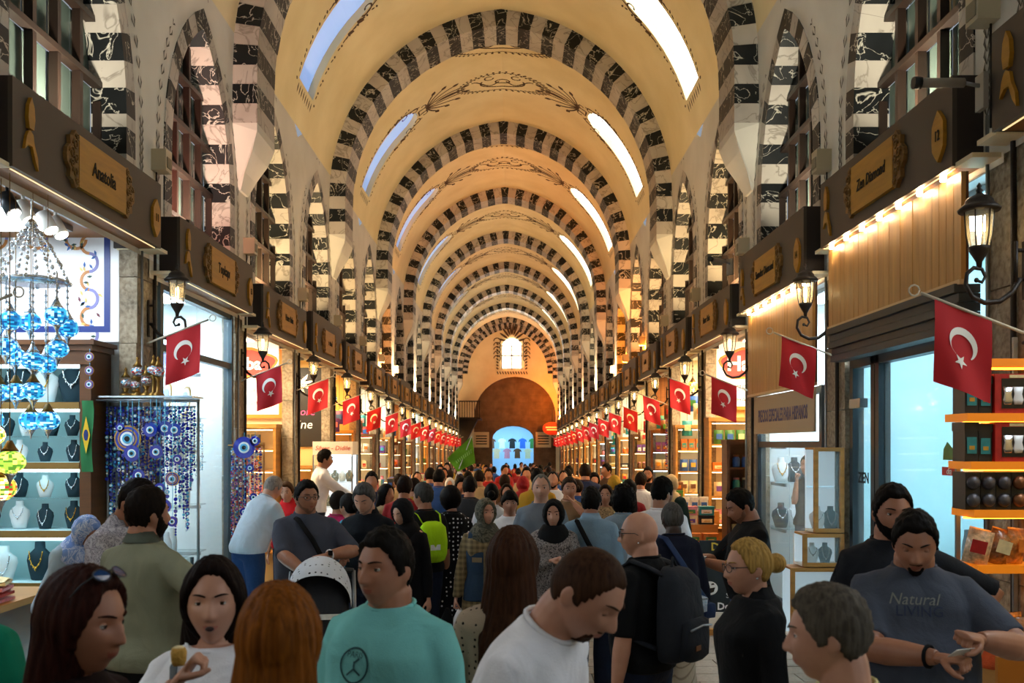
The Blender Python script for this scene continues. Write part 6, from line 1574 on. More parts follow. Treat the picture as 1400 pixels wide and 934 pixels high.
    Hinv = HM.inverted(); Hi = np.array(Hinv); loc = V @ Hi[:3, :3].T+Hi[:3, 3]
    # drop the skin that clothing always hides, well inside the garments
    if vox < .02:
        keep_head = (loc[:, 2] > -.20) & (np.linalg.norm(loc, axis=1) < .30)
        def segd(A, B):
            A, B = np.array(A), np.array(B); ab = B-A; t = np.clip((V-A) @ ab/(ab @ ab), 0, 1); return np.linalg.norm(V-(A+t[:, None]*ab), axis=1), t
        spine = [T((0, 0, q)) for q in (.80, .95, 1.1, 1.25, 1.36)]
        d = np.min([segd(spine[q], spine[q+1])[0] for q in range(4)], axis=0)
        kill = (d < .21) & ((V-np.array(spine[-1])) @ np.array(spine[-1]-spine[-2])/(spine[-1]-spine[-2]).length < .02)
        if bot: kill |= V[:, 2] < .86
        for sg in (-1, 1):
            S, E, Wp = SH[sg]; d1, t1 = segd(S, E); d2, t2 = segd(E, Wp+(Wp-E)*.3)
            kill &= (d1 > .075*ar) & (d2 > .075*ar)
            if sleeve > .3 and top: kill |= (d1 < .075*ar) & (t1 < min(1., sleeve*2)-.25) & (t1 > .05) & (d2 > .06)
            if sleeve > .85 and top: kill |= (d2 < .07) & (t2 < .5)
        kill &= ~keep_head
        if kill.any():
            idx = np.cumsum(~kill)-1; fs = [tuple(idx[i] for i in p.vertices) for p in body.polygons if not any(kill[i] for i in p.vertices)]
            nb = bpy.data.meshes.new('body'); nb.from_pydata(V[~kill].tolist(), [], fs); bpy.data.meshes.remove(body); body = nb; V = V[~kill]; loc = loc[~kill]
            body.polygons.foreach_set('use_smooth', [True]*len(fs))
    # hands
    par = list(range(len(V)))
    def root_(q):
        while par[q] != q: par[q] = par[par[q]]; q = par[q]
        return q
    for p in body.polygons:
        vv = p.vertices; r0 = root_(vv[0])
        for q in vv[1:]:
            r1 = root_(q)
            if r1 != r0: par[r1] = r0
    lab_ = np.array([root_(q) for q in range(len(V))]); ids, cnt_ = np.unique(lab_, return_counts=True); links = []
    main_ = np.flatnonzero(lab_ == ids[np.argmax(cnt_)])
    for q in ids:
        mem = np.flatnonzero(lab_ == q)
        if q == lab_[main_[0]] or len(mem) < 3: continue
        c_ = V[mem].mean(0); b1 = main_[np.argmin(np.linalg.norm(V[main_]-c_, axis=1))]; o2 = mem[np.argsort(np.linalg.norm(V[mem]-V[b1], axis=1))[:2]]; links.append((int(b1), int(o2[0]), int(o2[1])))
    vs_all = V.tolist(); fs_all = [tuple(p.vertices) for p in body.polygons]+links; nbody = len(fs_all)
    hv = .0042 if vox < .007 else (.006 if vox < .013 else .009)
    for sg in (-1, 1):
        S, E, Wp = SH[sg]; hk = rk if sg < 0 else lk
        hvv, hf = hand_pts(hk, hv); d = (Wp-E).normalized(); zax = -d
        # palm faces inwards/downwards; thumb forwards
        ref = Vector((0, -1, 0)) if abs(d.y) < .75 else Vector((-sg*.6, 0, 1)); xax = (ref-zax*ref.dot(zax)).normalized(); yax = zax.cross(xax)
        M = Matrix((xax, yax, zax)).transposed()
        hp_ = hvv.copy()
        if yax.dot(Vector((sg, 0, .3))) < 0: hp_[:, 1] *= -1; flip = True      # palm (-y local) must look towards the body / down
        else: flip = False
        k_ = .96-.10*fem; Mn = np.array(M); hp_ = hp_*k_ @ Mn.T+np.array(Wp+d*.018)
        o = len(vs_all); near = int(np.argmin(np.linalg.norm(V-np.array(Wp+d*.0), axis=1))); top_ = np.argsort(np.linalg.norm(hp_-np.array(Wp-d*.02), axis=1))[:2]; fs_all.append((near, int(top_[0])+o, int(top_[1])+o)); vs_all += hp_.tolist(); fs_all += [tuple(i+o for i in (f[::-1] if flip else f)) for f in hf]
    me = bpy.data.meshes.new('body'); me.from_pydata([(a*s_, b*s_, c*s_) for a, b, c in vs_all], [], fs_all); bpy.data.meshes.remove(body)
    for m_ in sm_: me.materials.append(m_)
    mi = np.zeros(len(fs_all), np.int32)
    lipv = (np.abs(loc[:, 0]) < .0225) & (loc[:, 2] < -.0475) & (loc[:, 2] > -.0675) & (loc[:, 1] < -.085)
    for i in range(nbody):
        if all(lipv[q] for q in fs_all[i]): mi[i] = 1
    me.polygons.foreach_set('material_index', mi); me.polygons.foreach_set('use_smooth', [True]*len(fs_all)); me.update()
    ob('body', me, root)
    def put(mb, name, m_, parent=root): 
        mb.v = [(a*s_, b*s_, c*s_) for a, b, c in mb.v]; return mb.obj(name, m_ if isinstance(m_, list) else [m_], parent)
    def put_r(mb, name, m_, v, sm=2, wr=.0):
        me = remesh(mb, v, sm, name); a = verts_of(me)
        if wr:
            q = nz3(a*np.array([1, 1, .7]), 9, x*3.1+y); a += np.stack([np.sign(a[:, 0])*q*wr*.6, np.sign(a[:, 1])*q*wr, q*wr*.3], 1)
        set_verts(me, a*s_); me.materials.append(m_); me.polygons.foreach_set('use_smooth', [True]*len(me.polygons)); return ob(name, me, root)
    cv = max(.009, min(.014, vox*1.5)); cl = .017
    # garments
    if top:
        mb = MB(); inf = .012+.014*loose
        if top in ('tee', 'shirt', 'blouse', 'jacket'):
            torso(mb, inf+(.008 if top == 'jacket' else 0), hem, 1.48, flare=.012+.02*loose)
            for sg in (-1, 1): arm(mb, sg, inf*.9+(.006 if top == 'jacket' else 0), sleeve)
        elif top in ('robe', 'dress'):
            R = [[p for p in sell(0, .01, zz, a, b, 26)] for zz, a, b in ((hem, .26+.05*(hem < .3), .22), (hem*.5+.45, .225, .175), (.9, .20+hw, .15+hw))]
            R += [[T(p) for p in sell(0, cy, z, a+inf+.006, b+inf+.006, 26)] for z, a, b, cy in tor if .97 < z < 1.48]
            rings_loft(mb, R)
            for sg in (-1, 1): arm(mb, sg, inf*1.1, sleeve)
        put_r(mb, {'tee': 'shirt', 'shirt': 'shirt', 'blouse': 'blouse', 'jacket': 'jacket', 'robe': 'robe', 'dress': 'dress'}[top], tm, cv, 7 if vox < .01 else 4, .010 if vox < .02 else 0)
        # neckline: a ribbed band
        mbc = MB(); ring = [T((p.x, p.y, 1.474+.010*math.copysign(1, p.y)*min(1, abs(p.y)/.05))) for p in sell(0, .013, 0, .078, .072, 20, 2)]
        if collar:
            cr = MB(); o1 = [T((p.x*1.02, p.y, 1.455+.01*(p.y > 0))) for p in sell(0, .012, 0, .078, .07, 20, 2)]; o2 = [T((p.x*.9, p.y*.92, 1.505+.018*(p.y > 0)-.03*(p.y < -.04))) for p in sell(0, .012, 0, .074, .068, 20, 2)]; o3 = [T((p.x*1.12, p.y*1.14, 1.462+.012*(p.y > 0)-.012*(p.y < -.04))) for p in sell(0, .012, 0, .082, .074, 20, 2)]
            n = 20; cr.add(o1+o2+o3, [(i, (i+1) % n, (i+1) % n+n, i+n) for i in range(n)]+[(i+n, (i+1) % n+n, (i+1) % n+2*n, i+2*n) for i in range(n)], 0, True); put(cr, 'collar', collar if not isinstance(collar, bool) else tm)
        elif not scarf and top not in ('robe',):
            mbc.tube(ring+ring[:1], .0075, 6); put(mbc, 'neckband', tm)
    if bot in ('trousers', 'shorts'):
        mb = MB(); R = [sell(0, cy, z, a+.012, b+.012, 26) for z, a, b, cy in tor if z < 1.0]+[[T(p) for p in sell(0, .0, 1.02, .158+hw*1.2+.006, .11+hw*1.2+.006, 26)]]
        rings_loft(mb, R)
        for sg in (-1, 1): leg(mb, sg, .012, 14, .010+.012*loose)
        put_r(mb, 'trousers', bm, cl, 2, .008 if vox < .02 else 0)
    elif bot == 'skirt':
        mb = MB(); rings_loft(mb, [sell(0, .01, .12, .25, .2, 26), sell(0, .01, .5, .22, .18, 26), sell(0, .01, .9, .19, .135, 26), sell(0, .0, 1.03, .155, .115, 26)]); put_r(mb, 'skirt', bm, cl, 2, .01)
    if shoe:
        for sg in (-1, 1):
            A = LG[sg][2]; mb = MB(); c = A+Vector((0, -.05, -.045)); zz = A.z-.085
            rings_loft(mb, [[Vector((A.x+px_*w, A.y+yy+py_*.004, zz+z_+(py_+1)*.5*hh)) for px_, py_ in [(math.cos(2*math.pi*k/12), math.sin(2*math.pi*k/12)) for k in range(12)]] for yy, w, z_, hh in ((.075, .02, .01, .05), (.06, .036, .0, .09), (.0, .042, .0, .105), (-.07, .046, .0, .07), (-.13, .045, .0, .05), (-.17, .028, .0, .035), (-.185, .01, .01, .02))])
            put(mb, 'shoe', SHOE)
    # hair, beard, scarf
    HMs = HM
    if hair and hair != 'bald' and not scarf:
        mb = xf(hair_shell(hair if hair not in ('longback',) else 'long', fem, x*1.7+y), HM)
        if hair in ('long', 'longback'):
            n = 22; R = []
            drop = .36 if hair == 'long' else .44
            for q, (f, a, b, cy) in enumerate(((.0, .080, .066, .030), (.15, .092, .072, .040), (.35, .098, .066, .062), (.6, .104, .052, .112), (.85, .098, .042, .142), (1., .070, .02, .146))):
                c = HC+Rh @ Vector((0, cy*.5, .05 if q == 0 else .0))+Vector((0, 0, -drop*f)); ca, sa = Rh.col[0].normalized(), Rh.col[1]; sa = Vector((sa.x, sa.y, 0)).normalized(); c = c+sa*cy*.5
                R.append([c+ca*a*math.cos(2*math.pi*k/n)*(1+.05*math.sin(k*5+q))+sa*b*math.sin(2*math.pi*k/n)*(1+.05*math.cos(k*7)) for k in range(n)])
            rings_loft(mb, R)
        if hair == 'bob' or hair == 'curly':
            pass
        if hair == 'bun': mb.add([HM @ (Vector((0, .125, .01))+Vector(p)*.045) for p in [tuple(q) for q in dirs(14, 10)]], grid_faces(14, 10), 0, True)
        if hair in ('long', 'longback', 'bun') and vox < .012:
            hm_ = remesh(mb, .0055, 5, 'hair'); a = verts_of(hm_); Hi_ = np.array(HM.inverted()); l_ = a @ Hi_[:3, :3].T+Hi_[:3, 3]
            ang = np.arctan2(l_[:, 0], l_[:, 1]); st_ = np.array([noise.noise(Vector((q*9, zz*2.5, x))) for q, zz in zip(ang, l_[:, 2])]); c_ = np.array(HC); dv = a-c_; dv[:, 2] *= .2; dv /= np.linalg.norm(dv, axis=1)[:, None]+1e-6
            set_verts(hm_, (a+dv*(st_*.006)[:, None])*s_); hm_.materials.append(hair_mat(hc)); hm_.polygons.foreach_set('use_smooth', [True]*len(hm_.polygons)); ob('hair', hm_, root)
        else: put(mb, 'hair', hair_mat(hc))
    if beard:
        bc = hair_mat(hc)
        if beard == 'stubble':
            a_, b_ = Vector(lin(SKINS[skin])[:3]), Vector(lin(hc)[:3]); bc = mat('stubble %s %s' % (skin, hc), tuple(a_*.55+b_*.45), .7)
        put(xf(hair_shell(beard, 0, x), HM), 'beard', bc)
    if scarf:
        mb = xf(hair_shell('hijab', fem, x+y), HM); rings_loft(mb, [[HC+Rh @ Vector((p.x, p.y+.02, -.055)) for p in sell(0, 0, 0, .066, .075, 22, 2)], [HC+Rh @ Vector((p.x, p.y+.012, -.105)) for p in sell(0, 0, 0, .075, .082, 22, 2)], [NB+Rl @ Vector((p.x, p.y-.01, .03)) for p in sell(0, 0, 0, .092, .092, 22, 2)], [NB+Rl @ Vector((p.x, p.y-.015, -.03)) for p in sell(0, 0, 0, .135, .115, 22, 2)], [NB+Rl @ Vector((p.x, p.y-.02, -.10)) for p in sell(0, 0, 0, .165, .135, 22, 2)], [NB+Rl @ Vector((p.x, p.y-.03, -.20)) for p in sell(0, 0, 0, .11, .125, 22, 2)]])
        put(mb, 'head_scarf', scarf)
    # face details
    if eyes:
        def surf(xx, zz):
            d = np.array([[xx/.075, -math.sqrt(max(0, 1-(xx/.075)**2-(zz/.118)**2)), zz/.118]]); return head_fn(d, 1. if fem else 0.)[0]
        for sg in (-1, 1):
            p = surf(sg*.031, .010); c = Vector((sg*.0315, p[1]+.0065-max(0, vox-.005)*.62, .0105)); mb = MB(); r_ = .0118
            mb.sphere((0, 0, 0), r_, 12, 10, 0, Matrix.Rotation(math.pi/2, 3, 'X'))
            if not blink: mb.tube([(0, -r_*.80, -.0005), (0, -r_*1.01, -.0005)], [.0062, .0052], 12, 1)
            lid = MB(); lid.sphere((0, 0, 0), r_*1.09, 12, 10, 2)
            lim = -.0035 if blink else .0035
            keepf = [f for f in lid.f if np.mean([lid.v[i][2]+ .2*lid.v[i][1] for i in f]) > lim-.002]
            mb.add(lid.v, keepf, 2, True)
            lid2 = MB(); lid2.sphere((0, 0, 0), r_*1.07, 12, 10, 2); mb.add(lid2.v, [f for f in lid2.f if np.mean([lid2.v[i][2] for i in f]) < -.0055], 2, True)
            # lash line
            mb.tube([(q*.0105, -math.sqrt(max(0, (r_*1.12)**2-(q*.0105)**2-lim**2))+.0004, lim-.0025*abs(q)**2) for q in (-1, -.5, 0, .5, 1)], .0011, 5, 3)
            mb = xf(mb, HM @ Matrix.Translation(c)); put(mb, 'eye', [EYEWHITE, IRIS, SK, INK])
            if brow:
                bmb = MB(); pts = []
                for q in (0, .25, .5, .75, 1.):
                    xx = sg*(.013+.036*q); zz = .030+.007*math.sin(q*2.2)-.003*q; pp = surf(xx, zz); pts.append((xx, pp[1]-.0012-max(0, vox-.005)*.5, zz))
                bmb.tube(pts, [.003, .0042, .0042, .0034, .0014], 6, 0, True, .7); put(xf(bmb, HM), 'eyebrow', hair_mat(hc if hair != 'bald' else '#3a3028'))
    if mouth == 'open': put(xf(MB().sphere((0, -.0985, -.0585), (.0125, .008, .0075), 12, 8), HM), 'open_mouth', MOUTHD)
    if earring: put(xf(MB().sphere((.079, .004, -.036), .005, 8, 6).sphere((-.079, .004, -.036), .005, 8, 6), HM), 'earrings', SILVER)
    if glasses:
        gm = MB(); zt = .012 if glasses != 'top' else .0
        if glasses == 'top': Mg = HM @ Matrix.Translation((0, -.004, .052)) @ Matrix.Rotation(-.95, 4, 'X')
        else: Mg = HM @ Matrix.Translation((0, -.012, .010))
        for sg in (-1, 1):
            ring = [(sg*.032+.024*math.cos(t), -.092+.012*abs(math.cos(t)*.5+sg*.5)**2*.6, .017*math.sin(t)) for t in [2*math.pi*i/16 for i in range(17)]]
            gm.tube(ring, .0018, 5, 0); gm.tube([(sg*.056, -.085, .005), (sg*.072, -.06, .006), (sg*.079, .0, .004), (sg*.078, .02, -.008)], .002, 5, 0)
            if glasses in ('sun', 'top'): gm.add([ring[i] for i in range(16)], [tuple(range(16))], 1)
        gm.tube([(-.009, -.094, .004), (0, -.096, .006), (.009, -.094, .004)], .002, 5, 0)
        put(xf(gm, Mg), 'glasses', [DKMETAL, mat('blue tinted lens', '#1d3f70', .08, spec=.8)])
    root['hm'] = [v for r in HM for v in r]
    P_ = Matrix.Translation((x, y, z0)) @ Matrix.Rotation(math.radians(rz), 4, 'Z') @ Matrix.Scale(s_, 4)
    return root, {'M': P_, 'HM': HM, 'SH': SH, 'T': T, 's': s_, 'LG': LG}
def at_world(info, p): return info['M'] @ Vector(p)
from mathutils.bvhtree import BVHTree
PX = lambda px, D: CX+(px-698)*D/FPX
NAVY = cloth('navy cotton', '#161a2c'); BLACKC = cloth('black cotton', '#0c0c0e'); JEANS = cloth('blue jeans', '#1f3a66', 'denim', '#4a6a96'); DJEANS = cloth('dark jeans', '#151c2e', 'denim', '#26324a')
WHITEC = cloth('white cotton', '#e8e6ea'); GREYC = cloth('charcoal cotton', '#3c3f4a'); BEIGE = cloth('beige chino', '#8a7860'); PALEB = cloth('pale blue cotton', '#9ab0c4')
def P(label, px, D, rz, h, **kw):
    kw.setdefault('vox', .0055 if D < 4.6 else (.0085 if D < 7 else (.012 if D < 9 else .015)))
    kw.setdefault('tm', BLACKC); kw.setdefault('bm', DJEANS); kw.setdefault('eyes', True)
    return person(label, PX(px, D), D, rz, h, **kw)
def project(root, mesh, name, garment, back=False, lift=.004):
    g = [c for c in root.children if c.name.split('.')[0] == garment][0]
    bv = BVHTree.FromPolygons([v.co[:] for v in g.data.vertices], [tuple(p.vertices) for p in g.data.polygons])
    for v in mesh.vertices:
        d = Vector((0, -1 if back else 1, 0)); hit = bv.ray_cast(Vector((v.co.x, 1.5 if back else -1.5, v.co.z)), d)[0]
        if hit: v.co.y = hit.y+(lift if back else -lift)
    return ob(name, mesh, root)
def shirt_text(root, body, size, x, z, m_, garment='shirt', sx=1., shear=0.):
    me = text_mesh(body, size, m_, 0, shear, sx); me.transform(Matrix.Translation((x, 0, z)) @ Matrix.Rotation(math.pi/2, 4, 'X')); return project(root, me, 'printed_lettering', garment)
def stroke_print(root, paths, w, m_, garment='shirt', name='printed_emblem'):
    mb = MB()
    for p in paths: mb.ribbon([(a, 0, b) for a, b in p], w, (0, -1, 0), 0, 0)
    return project(root, mb.mesh(name, [m_]), name, garment)
def strap(info, pts, m_, label, cat='bag', name='shoulder_bag', w=.02, pouch=None, pm=None):
    s = info['s']; W = [info['M'] @ info['T'](p) for p in pts]; o = thing(name, label, cat, W[-1])
    mb = MB(); 
    mb.tube([p-W[-1] for p in W], w, 8, 0, True, .3); mb.obj('strap', [m_], o)
    if pouch:
        M = info['M'].to_3x3(); b = MB(); a, d, h = pouch
        R = [[Vector((q.x, q.y, z)) for q in sell(0, 0, 0, a*f, d*f, 16, 3.2)] for z, f in ((-h, .6), (-h*.96, .95), (-h*.4, 1.05), (0, .97), (h*.06, .7))]
        rings_loft(b, R); b.v = [tuple(M @ Vector(v)) for v in b.v]; b.obj('pouch', [pm or m_], o)
    return o
# ---------------------------------------------------------------- foreground row
P('auburn-haired woman in profile at lower left, sunglasses on her head', 98, 2.17, 78, 1.70, fem=1, hair='longback', hc='#2c120b', hp=8, tm=cloth('dark maroon knit', '#1d0e0c'), skin='tan', glasses='top', sleeve=.9, top='blouse')
P('person in a green shirt cut off by the left edge of the picture', -72, 2.8, 172, 1.74, tm=cloth('green jersey', '#0f7a5c'), hair='short', sleeve=.5)
r_, i_ = P('young woman in a white shirt facing us and eating, dark hair tied back', 292, 2.65, 6, 1.66, fem=1, hair='long', hc='#170d09', tm=WHITEC, skin='fair', rh=(-.05, -.24, 1.42), rk='grip', re=(-.7, .1, -.9), mouth='open', hy=6, bm=cloth('grey skirt', '#4a4a50'))
p = at_world(i_, i_['SH'][-1][2])+Vector((.02, -.035, .085)); t = thing('pastry_piece', 'small yellow sweet pastry held by the woman in white', 'food', p, .3); rings_loft_mb = MB(); rings_loft(rings_loft_mb, [[Vector((q.x, q.y, z)) for q in sell(0, 0, 0, a, a*.8, 12, 3)] for z, a in ((-.028, .014), (-.018, .018), (.006, .020), (.016, .016))]); rings_loft_mb.obj('crust', [mat('golden pastry', '#c8963c', .6, bump=.6, bs=120)], t); MB().sphere((0, 0, .016), (.014, .011, .006), 10, 6).obj('filling', [PM['cream']], t)
for sg in (-1, 1): strap(i_, [(sg*.10, .10, 1.30), (sg*.105, .045, 1.435), (sg*.10, -.06, 1.425), (sg*.095, -.125, 1.33), (sg*.09, -.14, 1.15), (sg*.085, -.135, 1.06)], cloth('grey webbing', '#5a5c5e'), 'grey pinafore strap over the %s shoulder of the woman eating' % ('right' if sg < 0 else 'left'), 'strap', 'pinafore_strap', .03)
P('woman with long orange-blond hair seen from behind at the bottom edge', 380, 2.0, 184, 1.68, fem=1, hair='longback', hc='#74400f', tm=cloth('dark olive knit', '#1c1a12'), sleeve=.9)
r_, i_ = P('man in a teal t-shirt with round chest emblem, looking left', 531, 3.0, -22, 1.71, fat=.55, hair='crop', hc='#130f0b', tm=cloth('teal jersey', '#74bcb8'), hy=-12, sleeve=.42, skin='tan')
TE = mat('dark teal print', '#1c4648', .8); ex, ez = -.04, 1.295
stroke_print(r_, [[(ex+.05*math.cos(t), ez+.05*math.sin(t)) for t in [i*math.pi/14 for i in range(29)]], [(ex, ez+.012), (ex, ez-.012)], [(ex, ez-.01), (ex-.024, ez-.03)], [(ex, ez-.01), (ex+.026, ez-.026)], [(ex, ez+.008), (ex+.018, ez+.022)]], .006, TE); shirt_text(r_, 'PARIS', .024, ex, ez+.031, TE)
P('woman with long brown hair seen from behind in a beige polka dot blouse', 700, 3.25, 172, 1.69, fem=1, hair='longback', hc='#3a2112', tm=cloth('beige dotted blouse', '#a8927c', 'dots', '#171010', 42), top='blouse', sleeve=.9, loose=.2)
P('young man in a white t-shirt bowing his head, short brown hair and goatee', 660, 2.62, 62, 1.80, lean=24, hair='buzz', hc='#3a2416', beard='goatee', tm=WHITEC, skin='fair', hp=24, blink=True, fat=.1, sleeve=.5)
r_, b_ = P('bald man in black t-shirt with dark sunglasses wearing a backpack', 880, 4.75, -128, 1.66, fat=.35, hair='bald', tm=BLACKC, bm=DJEANS, glasses='sun', skin='fair', hy=22, hp=4, vox=.0065, rh=(-.30, -.05, .86), earring=True)
P('blond woman in profile with glasses, hair bun and black jacket', 1030, 3.8, -82, 1.60, fem=1, hair='bun', hc='#a07c40', top='jacket', tm=BLACKC, sleeve=1., glasses='clear', skin='fair', hp=4, earring=True, collar=True)
P('grey-haired man in a pale yellow shirt at the lower right, seen from behind', 1150, 2.28, -112, 1.64, hair='short', hc='#4e463c', tm=cloth('pale yellow jersey', '#c8c08a'), skin='fair', hp=8)
r_, i_ = P('stocky man with goatee in a slate grey printed t-shirt looking at his hands', 1250, 3.72, -16, 1.735, fat=1., hair='crop', hc='#15110e', beard='goatee', tm=cloth('slate jersey', '#474c58'), bm=DJEANS, hp=20, hy=-4, rh=(.03, -.36, 1.20), lh=(.17, -.35, 1.27), rk='grip', lk='fist', blink=True, re=(-.9, .2, -.5), le=(.9, .1, -.6), sleeve=.42)
PRT = mat('faded shirt print', '#74756e', .8); shirt_text(r_, 'LIVING', .055, .0, 1.335, mat('dark shirt print', '#26304a', .8)); shirt_text(r_, 'Natural', .058, -.02, 1.378, PRT, shear=.3)
p = at_world(i_, (.10, -.44, 1.24)); t = thing('ticket', 'small pale folded note held by the man in the slate shirt', 'note', p, .4); MB().box((0, 0, 0), (.10, .002, .05), 0, 0, .9).obj('sheet', [PM['white']], t); MB().box((.03, -.004, .004), (.03, .002, .03), 0, 0, .9).obj('print_patch', [PM['green']], t)
S, E, Wp = i_['SH'][-1]; mbw = MB(); q = E.lerp(Wp, .88); dd = (Wp-E).normalized(); u = dd.orthogonal().normalized(); v = dd.cross(u); mbw.tube([at_world(i_, q+(u*math.cos(t)+v*math.sin(t))*.037) for t in [i*.45 for i in range(15)]], .007, 6); tag(mbw.obj('bracelet', [BLACKC]), 'dark bead bracelet on the wrist of the slate shirt man', 'bracelet')
P('bearded man in a black t-shirt standing behind the slate shirt man', 1218, 4.35, -6, 1.80, fat=.5, hair='crop', hc='#120d0a', beard='beard', tm=cloth('washed black cotton', '#1a1c22'), lh=(.26, -.10, 1.08), le=(1, .2, .1), hp=4, vox=.0065)
P('man in an olive polo shirt seen from behind, short dark hair and beard', 198, 4.5, 154, 1.78, fat=.35, hair='crop', hc='#1a120c', beard='beard', tm=cloth('olive polo', '#86866f'), collar=cloth('dark olive collar', '#50564a'), bm=BLACKC, lh=(.20, -.28, 1.08), rh=(-.30, -.12, 1.06), re=(-1, .2, -.3), hy=-12, loose=.2, vox=.0065)
P('bearded man in a grey floral long-sleeved shirt bending over the counter', 148, 5.25, 72, 1.84, hair='crop', hc='#120c09', beard='beard', top='shirt', sleeve=1., tm=cloth('grey floral shirt', '#b4aeb0', 'floral', '#6c6670', 22), collar=True, lean=12, hp=22, rh=(-.16, -.45, 1.05), lh=(.12, -.45, 1.05), blink=True, loose=.2)
P('woman in a pale blue headscarf stooping at the left counter', 80, 6.75, 64, 1.60, fem=1, lean=24, hp=26, scarf=cloth('pale blue scarf', '#6f8fd0', 'floral', '#c4d0ea', 10), top='blouse', tm=PALEB, sleeve=1., bot='skirt', bm=NAVY, eyes=False, rh=(-.1, -.45, 1.0), lh=(.1, -.45, 1.0))
# ---------------------------------------------------------------- middle ground, left
r_, i_ = P('stocky man in a charcoal t-shirt with glasses pushing the stroller', 418, 7.0, 20, 1.76, fat=.95, hair='crop', hc='#120f0c', beard='stubble', tm=cloth('blue charcoal jersey', '#444855'), bm=JEANS, glasses='clear', hy=14, rh=(-.06, -.42, 1.10), lh=(.10, -.32, 1.20), rk='grip', lk='fist', re=(-1, .1, -.4), le=(1, .1, -.3))
strap(i_, [(-.12, .13, 1.30), (-.10, .06, 1.455), (-.07, -.12, 1.44), (.02, -.19, 1.30), (.11, -.235, 1.12), (.22, -.17, 1.0)], BLACKC, 'black crossbody strap and pouch on the man with the stroller', w=.018, pouch=(.09, .04, .16), pm=BLACKC)
S, E, Wp = i_['SH'][1]; t = thing('wrist_watch', 'white wrist watch on the man with the stroller', 'watch', at_world(i_, E.lerp(Wp, .9))); dd = (Wp-E).normalized(); u = dd.orthogonal().normalized(); v = dd.cross(u); M3 = i_['M'].to_3x3(); MB().tube([M3 @ ((u*math.cos(q)+v*math.sin(q))*.034) for q in [i*.45 for i in range(15)]], .008, 6).obj('band', [WHITEC], t); MB().box(M3 @ (Vector((0, -.034, .018))), (.032, .012, .036)).obj('dial', [BLACKC], t)
# stroller
st = thing('baby_stroller', 'white patterned hood stroller with dark grey seat in front of the stocky man', 'stroller', (PX(437, 6.45), 6.45, zf(6.45)), math.radians(8))
hood = MB(); nu, nv = 20, 9; vs = []
for j in range(nv+1):
    a = -1.2+1.9*j/nv
    for i in range(nu+1): th = math.pi*i/nu; vs.append((.215*math.cos(th), -.05+.32*math.sin(a)*(.35+.65*math.sin(th)**.6), .92+.33*math.sin(th)**.75*math.cos(a*.62)))
hood.add(vs, [(j*(nu+1)+i, j*(nu+1)+i+1, (j+1)*(nu+1)+i+1, (j+1)*(nu+1)+i) for j in range(nv) for i in range(nu)], 0, True)
hood.obj('hood', [cloth('white printed hood', '#c8ccd2', 'dots', '#2a2a30', 26)], st)
b = MB(); rings_loft(b, [[Vector((q.x, q.y, z)) for q in sell(0, cy, 0, a, d, 20, 3)] for z, a, d, cy in ((.46, .15, .22, -.05), (.55, .20, .30, -.04), (.85, .205, .30, -.04), (.98, .19, .27, -.02), (1.12, .15, .20, .0), (1.17, .08, .1, .02))]); b.obj('seat_shell', [cloth('dark grey shell', '#2c2d30')], st)
MB().bb((-.2, -.36, .88), (.2, -.33, .91)).obj('bumper_bar', [PM['white']], st)
for sg in (-1, 1):
    MB().tube([(sg*.22, .34, 1.10), (sg*.23, .18, .80), (sg*.24, -.25, .20)], .014, 8).obj('frame_tube', [METAL], st); MB().tube([(sg*.24, .3, .18), (sg*.23, .02, .55)], .014, 8).obj('frame_tube', [METAL], st)
    for yy in (-.28, .32): MB().tube([(sg*.25-.02, yy, .11), (sg*.25+.02, yy, .11)], .11, 18).obj('wheel', [SHOE], st)
MB().tube([(-.22, .34, 1.10), (0, .37, 1.12), (.22, .34, 1.10)], .018, 8).obj('handle', [SHOE], st)
P('man in a white shirt and jeans leaning into the third left shop', 340, 9.8, 142, 1.82, fat=.4, lean=26, hair='receding', hc='#8a8078', top='shirt', sleeve=.9, tm=cloth('bluish white shirt', '#c2ccd8'), bm=JEANS, skin='fair', rh=(-.1, -.5, 1.05), lh=(.15, -.5, 1.05), loose=.3, hp=12)
P('shop woman in a red polo shirt with hair pulled back', 393, 11.2, -4, 1.66, fem=1, hair='back', hc='#4a2e1a', tm=cloth('red polo', '#c0181e'), collar=True, skin='fair', hp=10)
P('shopkeeper in a white shirt reaching over the fourth left counter', 432, 13.2, 112, 1.84, hair='crop', hc='#14100d', top='shirt', sleeve=1., tm=WHITEC, rh=(-.2, -.5, 1.05), lh=(.2, -.5, 1.05), lean=10, z0=.06)
t = thing('low_platform', 'low wooden platform under the shopkeeper in the white shirt', 'platform', (PX(432, 13.2), 13.2, zf(13.2))); MB().bb((-.35, -.35, 0), (.35, .35, .03)).obj('base', [WOODD], t); MB().bb((-.37, -.37, .03), (.37, .37, .06-zf(13.2))).obj('deck', [WOODL], t)
P('woman in a magenta top lifting a phone beside the teal top woman', 462, 9.4, 140, 1.60, fem=1, hair='back', hc='#1c120d', tm=cloth('magenta knit', '#a01850'), sleeve=1., rh=(-.12, -.25, 1.42), rk='grip')
P('woman in a bright teal blue top with clipped dark hair facing left', 478, 8.5, -130, 1.61, fem=1, hair='bun', hc='#15100d', tm=cloth('bright teal knit', '#1c8ca8'), sleeve=.6)
r_, i_ = P('grey-haired man in a black shirt looking down at his phone', 502, 7.45, -12, 1.75, hair='short', hc='#4c4b4a', top='shirt', sleeve=1., tm=cloth('ink black shirt', '#10151c'), collar=True, hp=24, rh=(-.10, -.33, 1.13), rk='grip', blink=True, skin='fair', beard='stubble')
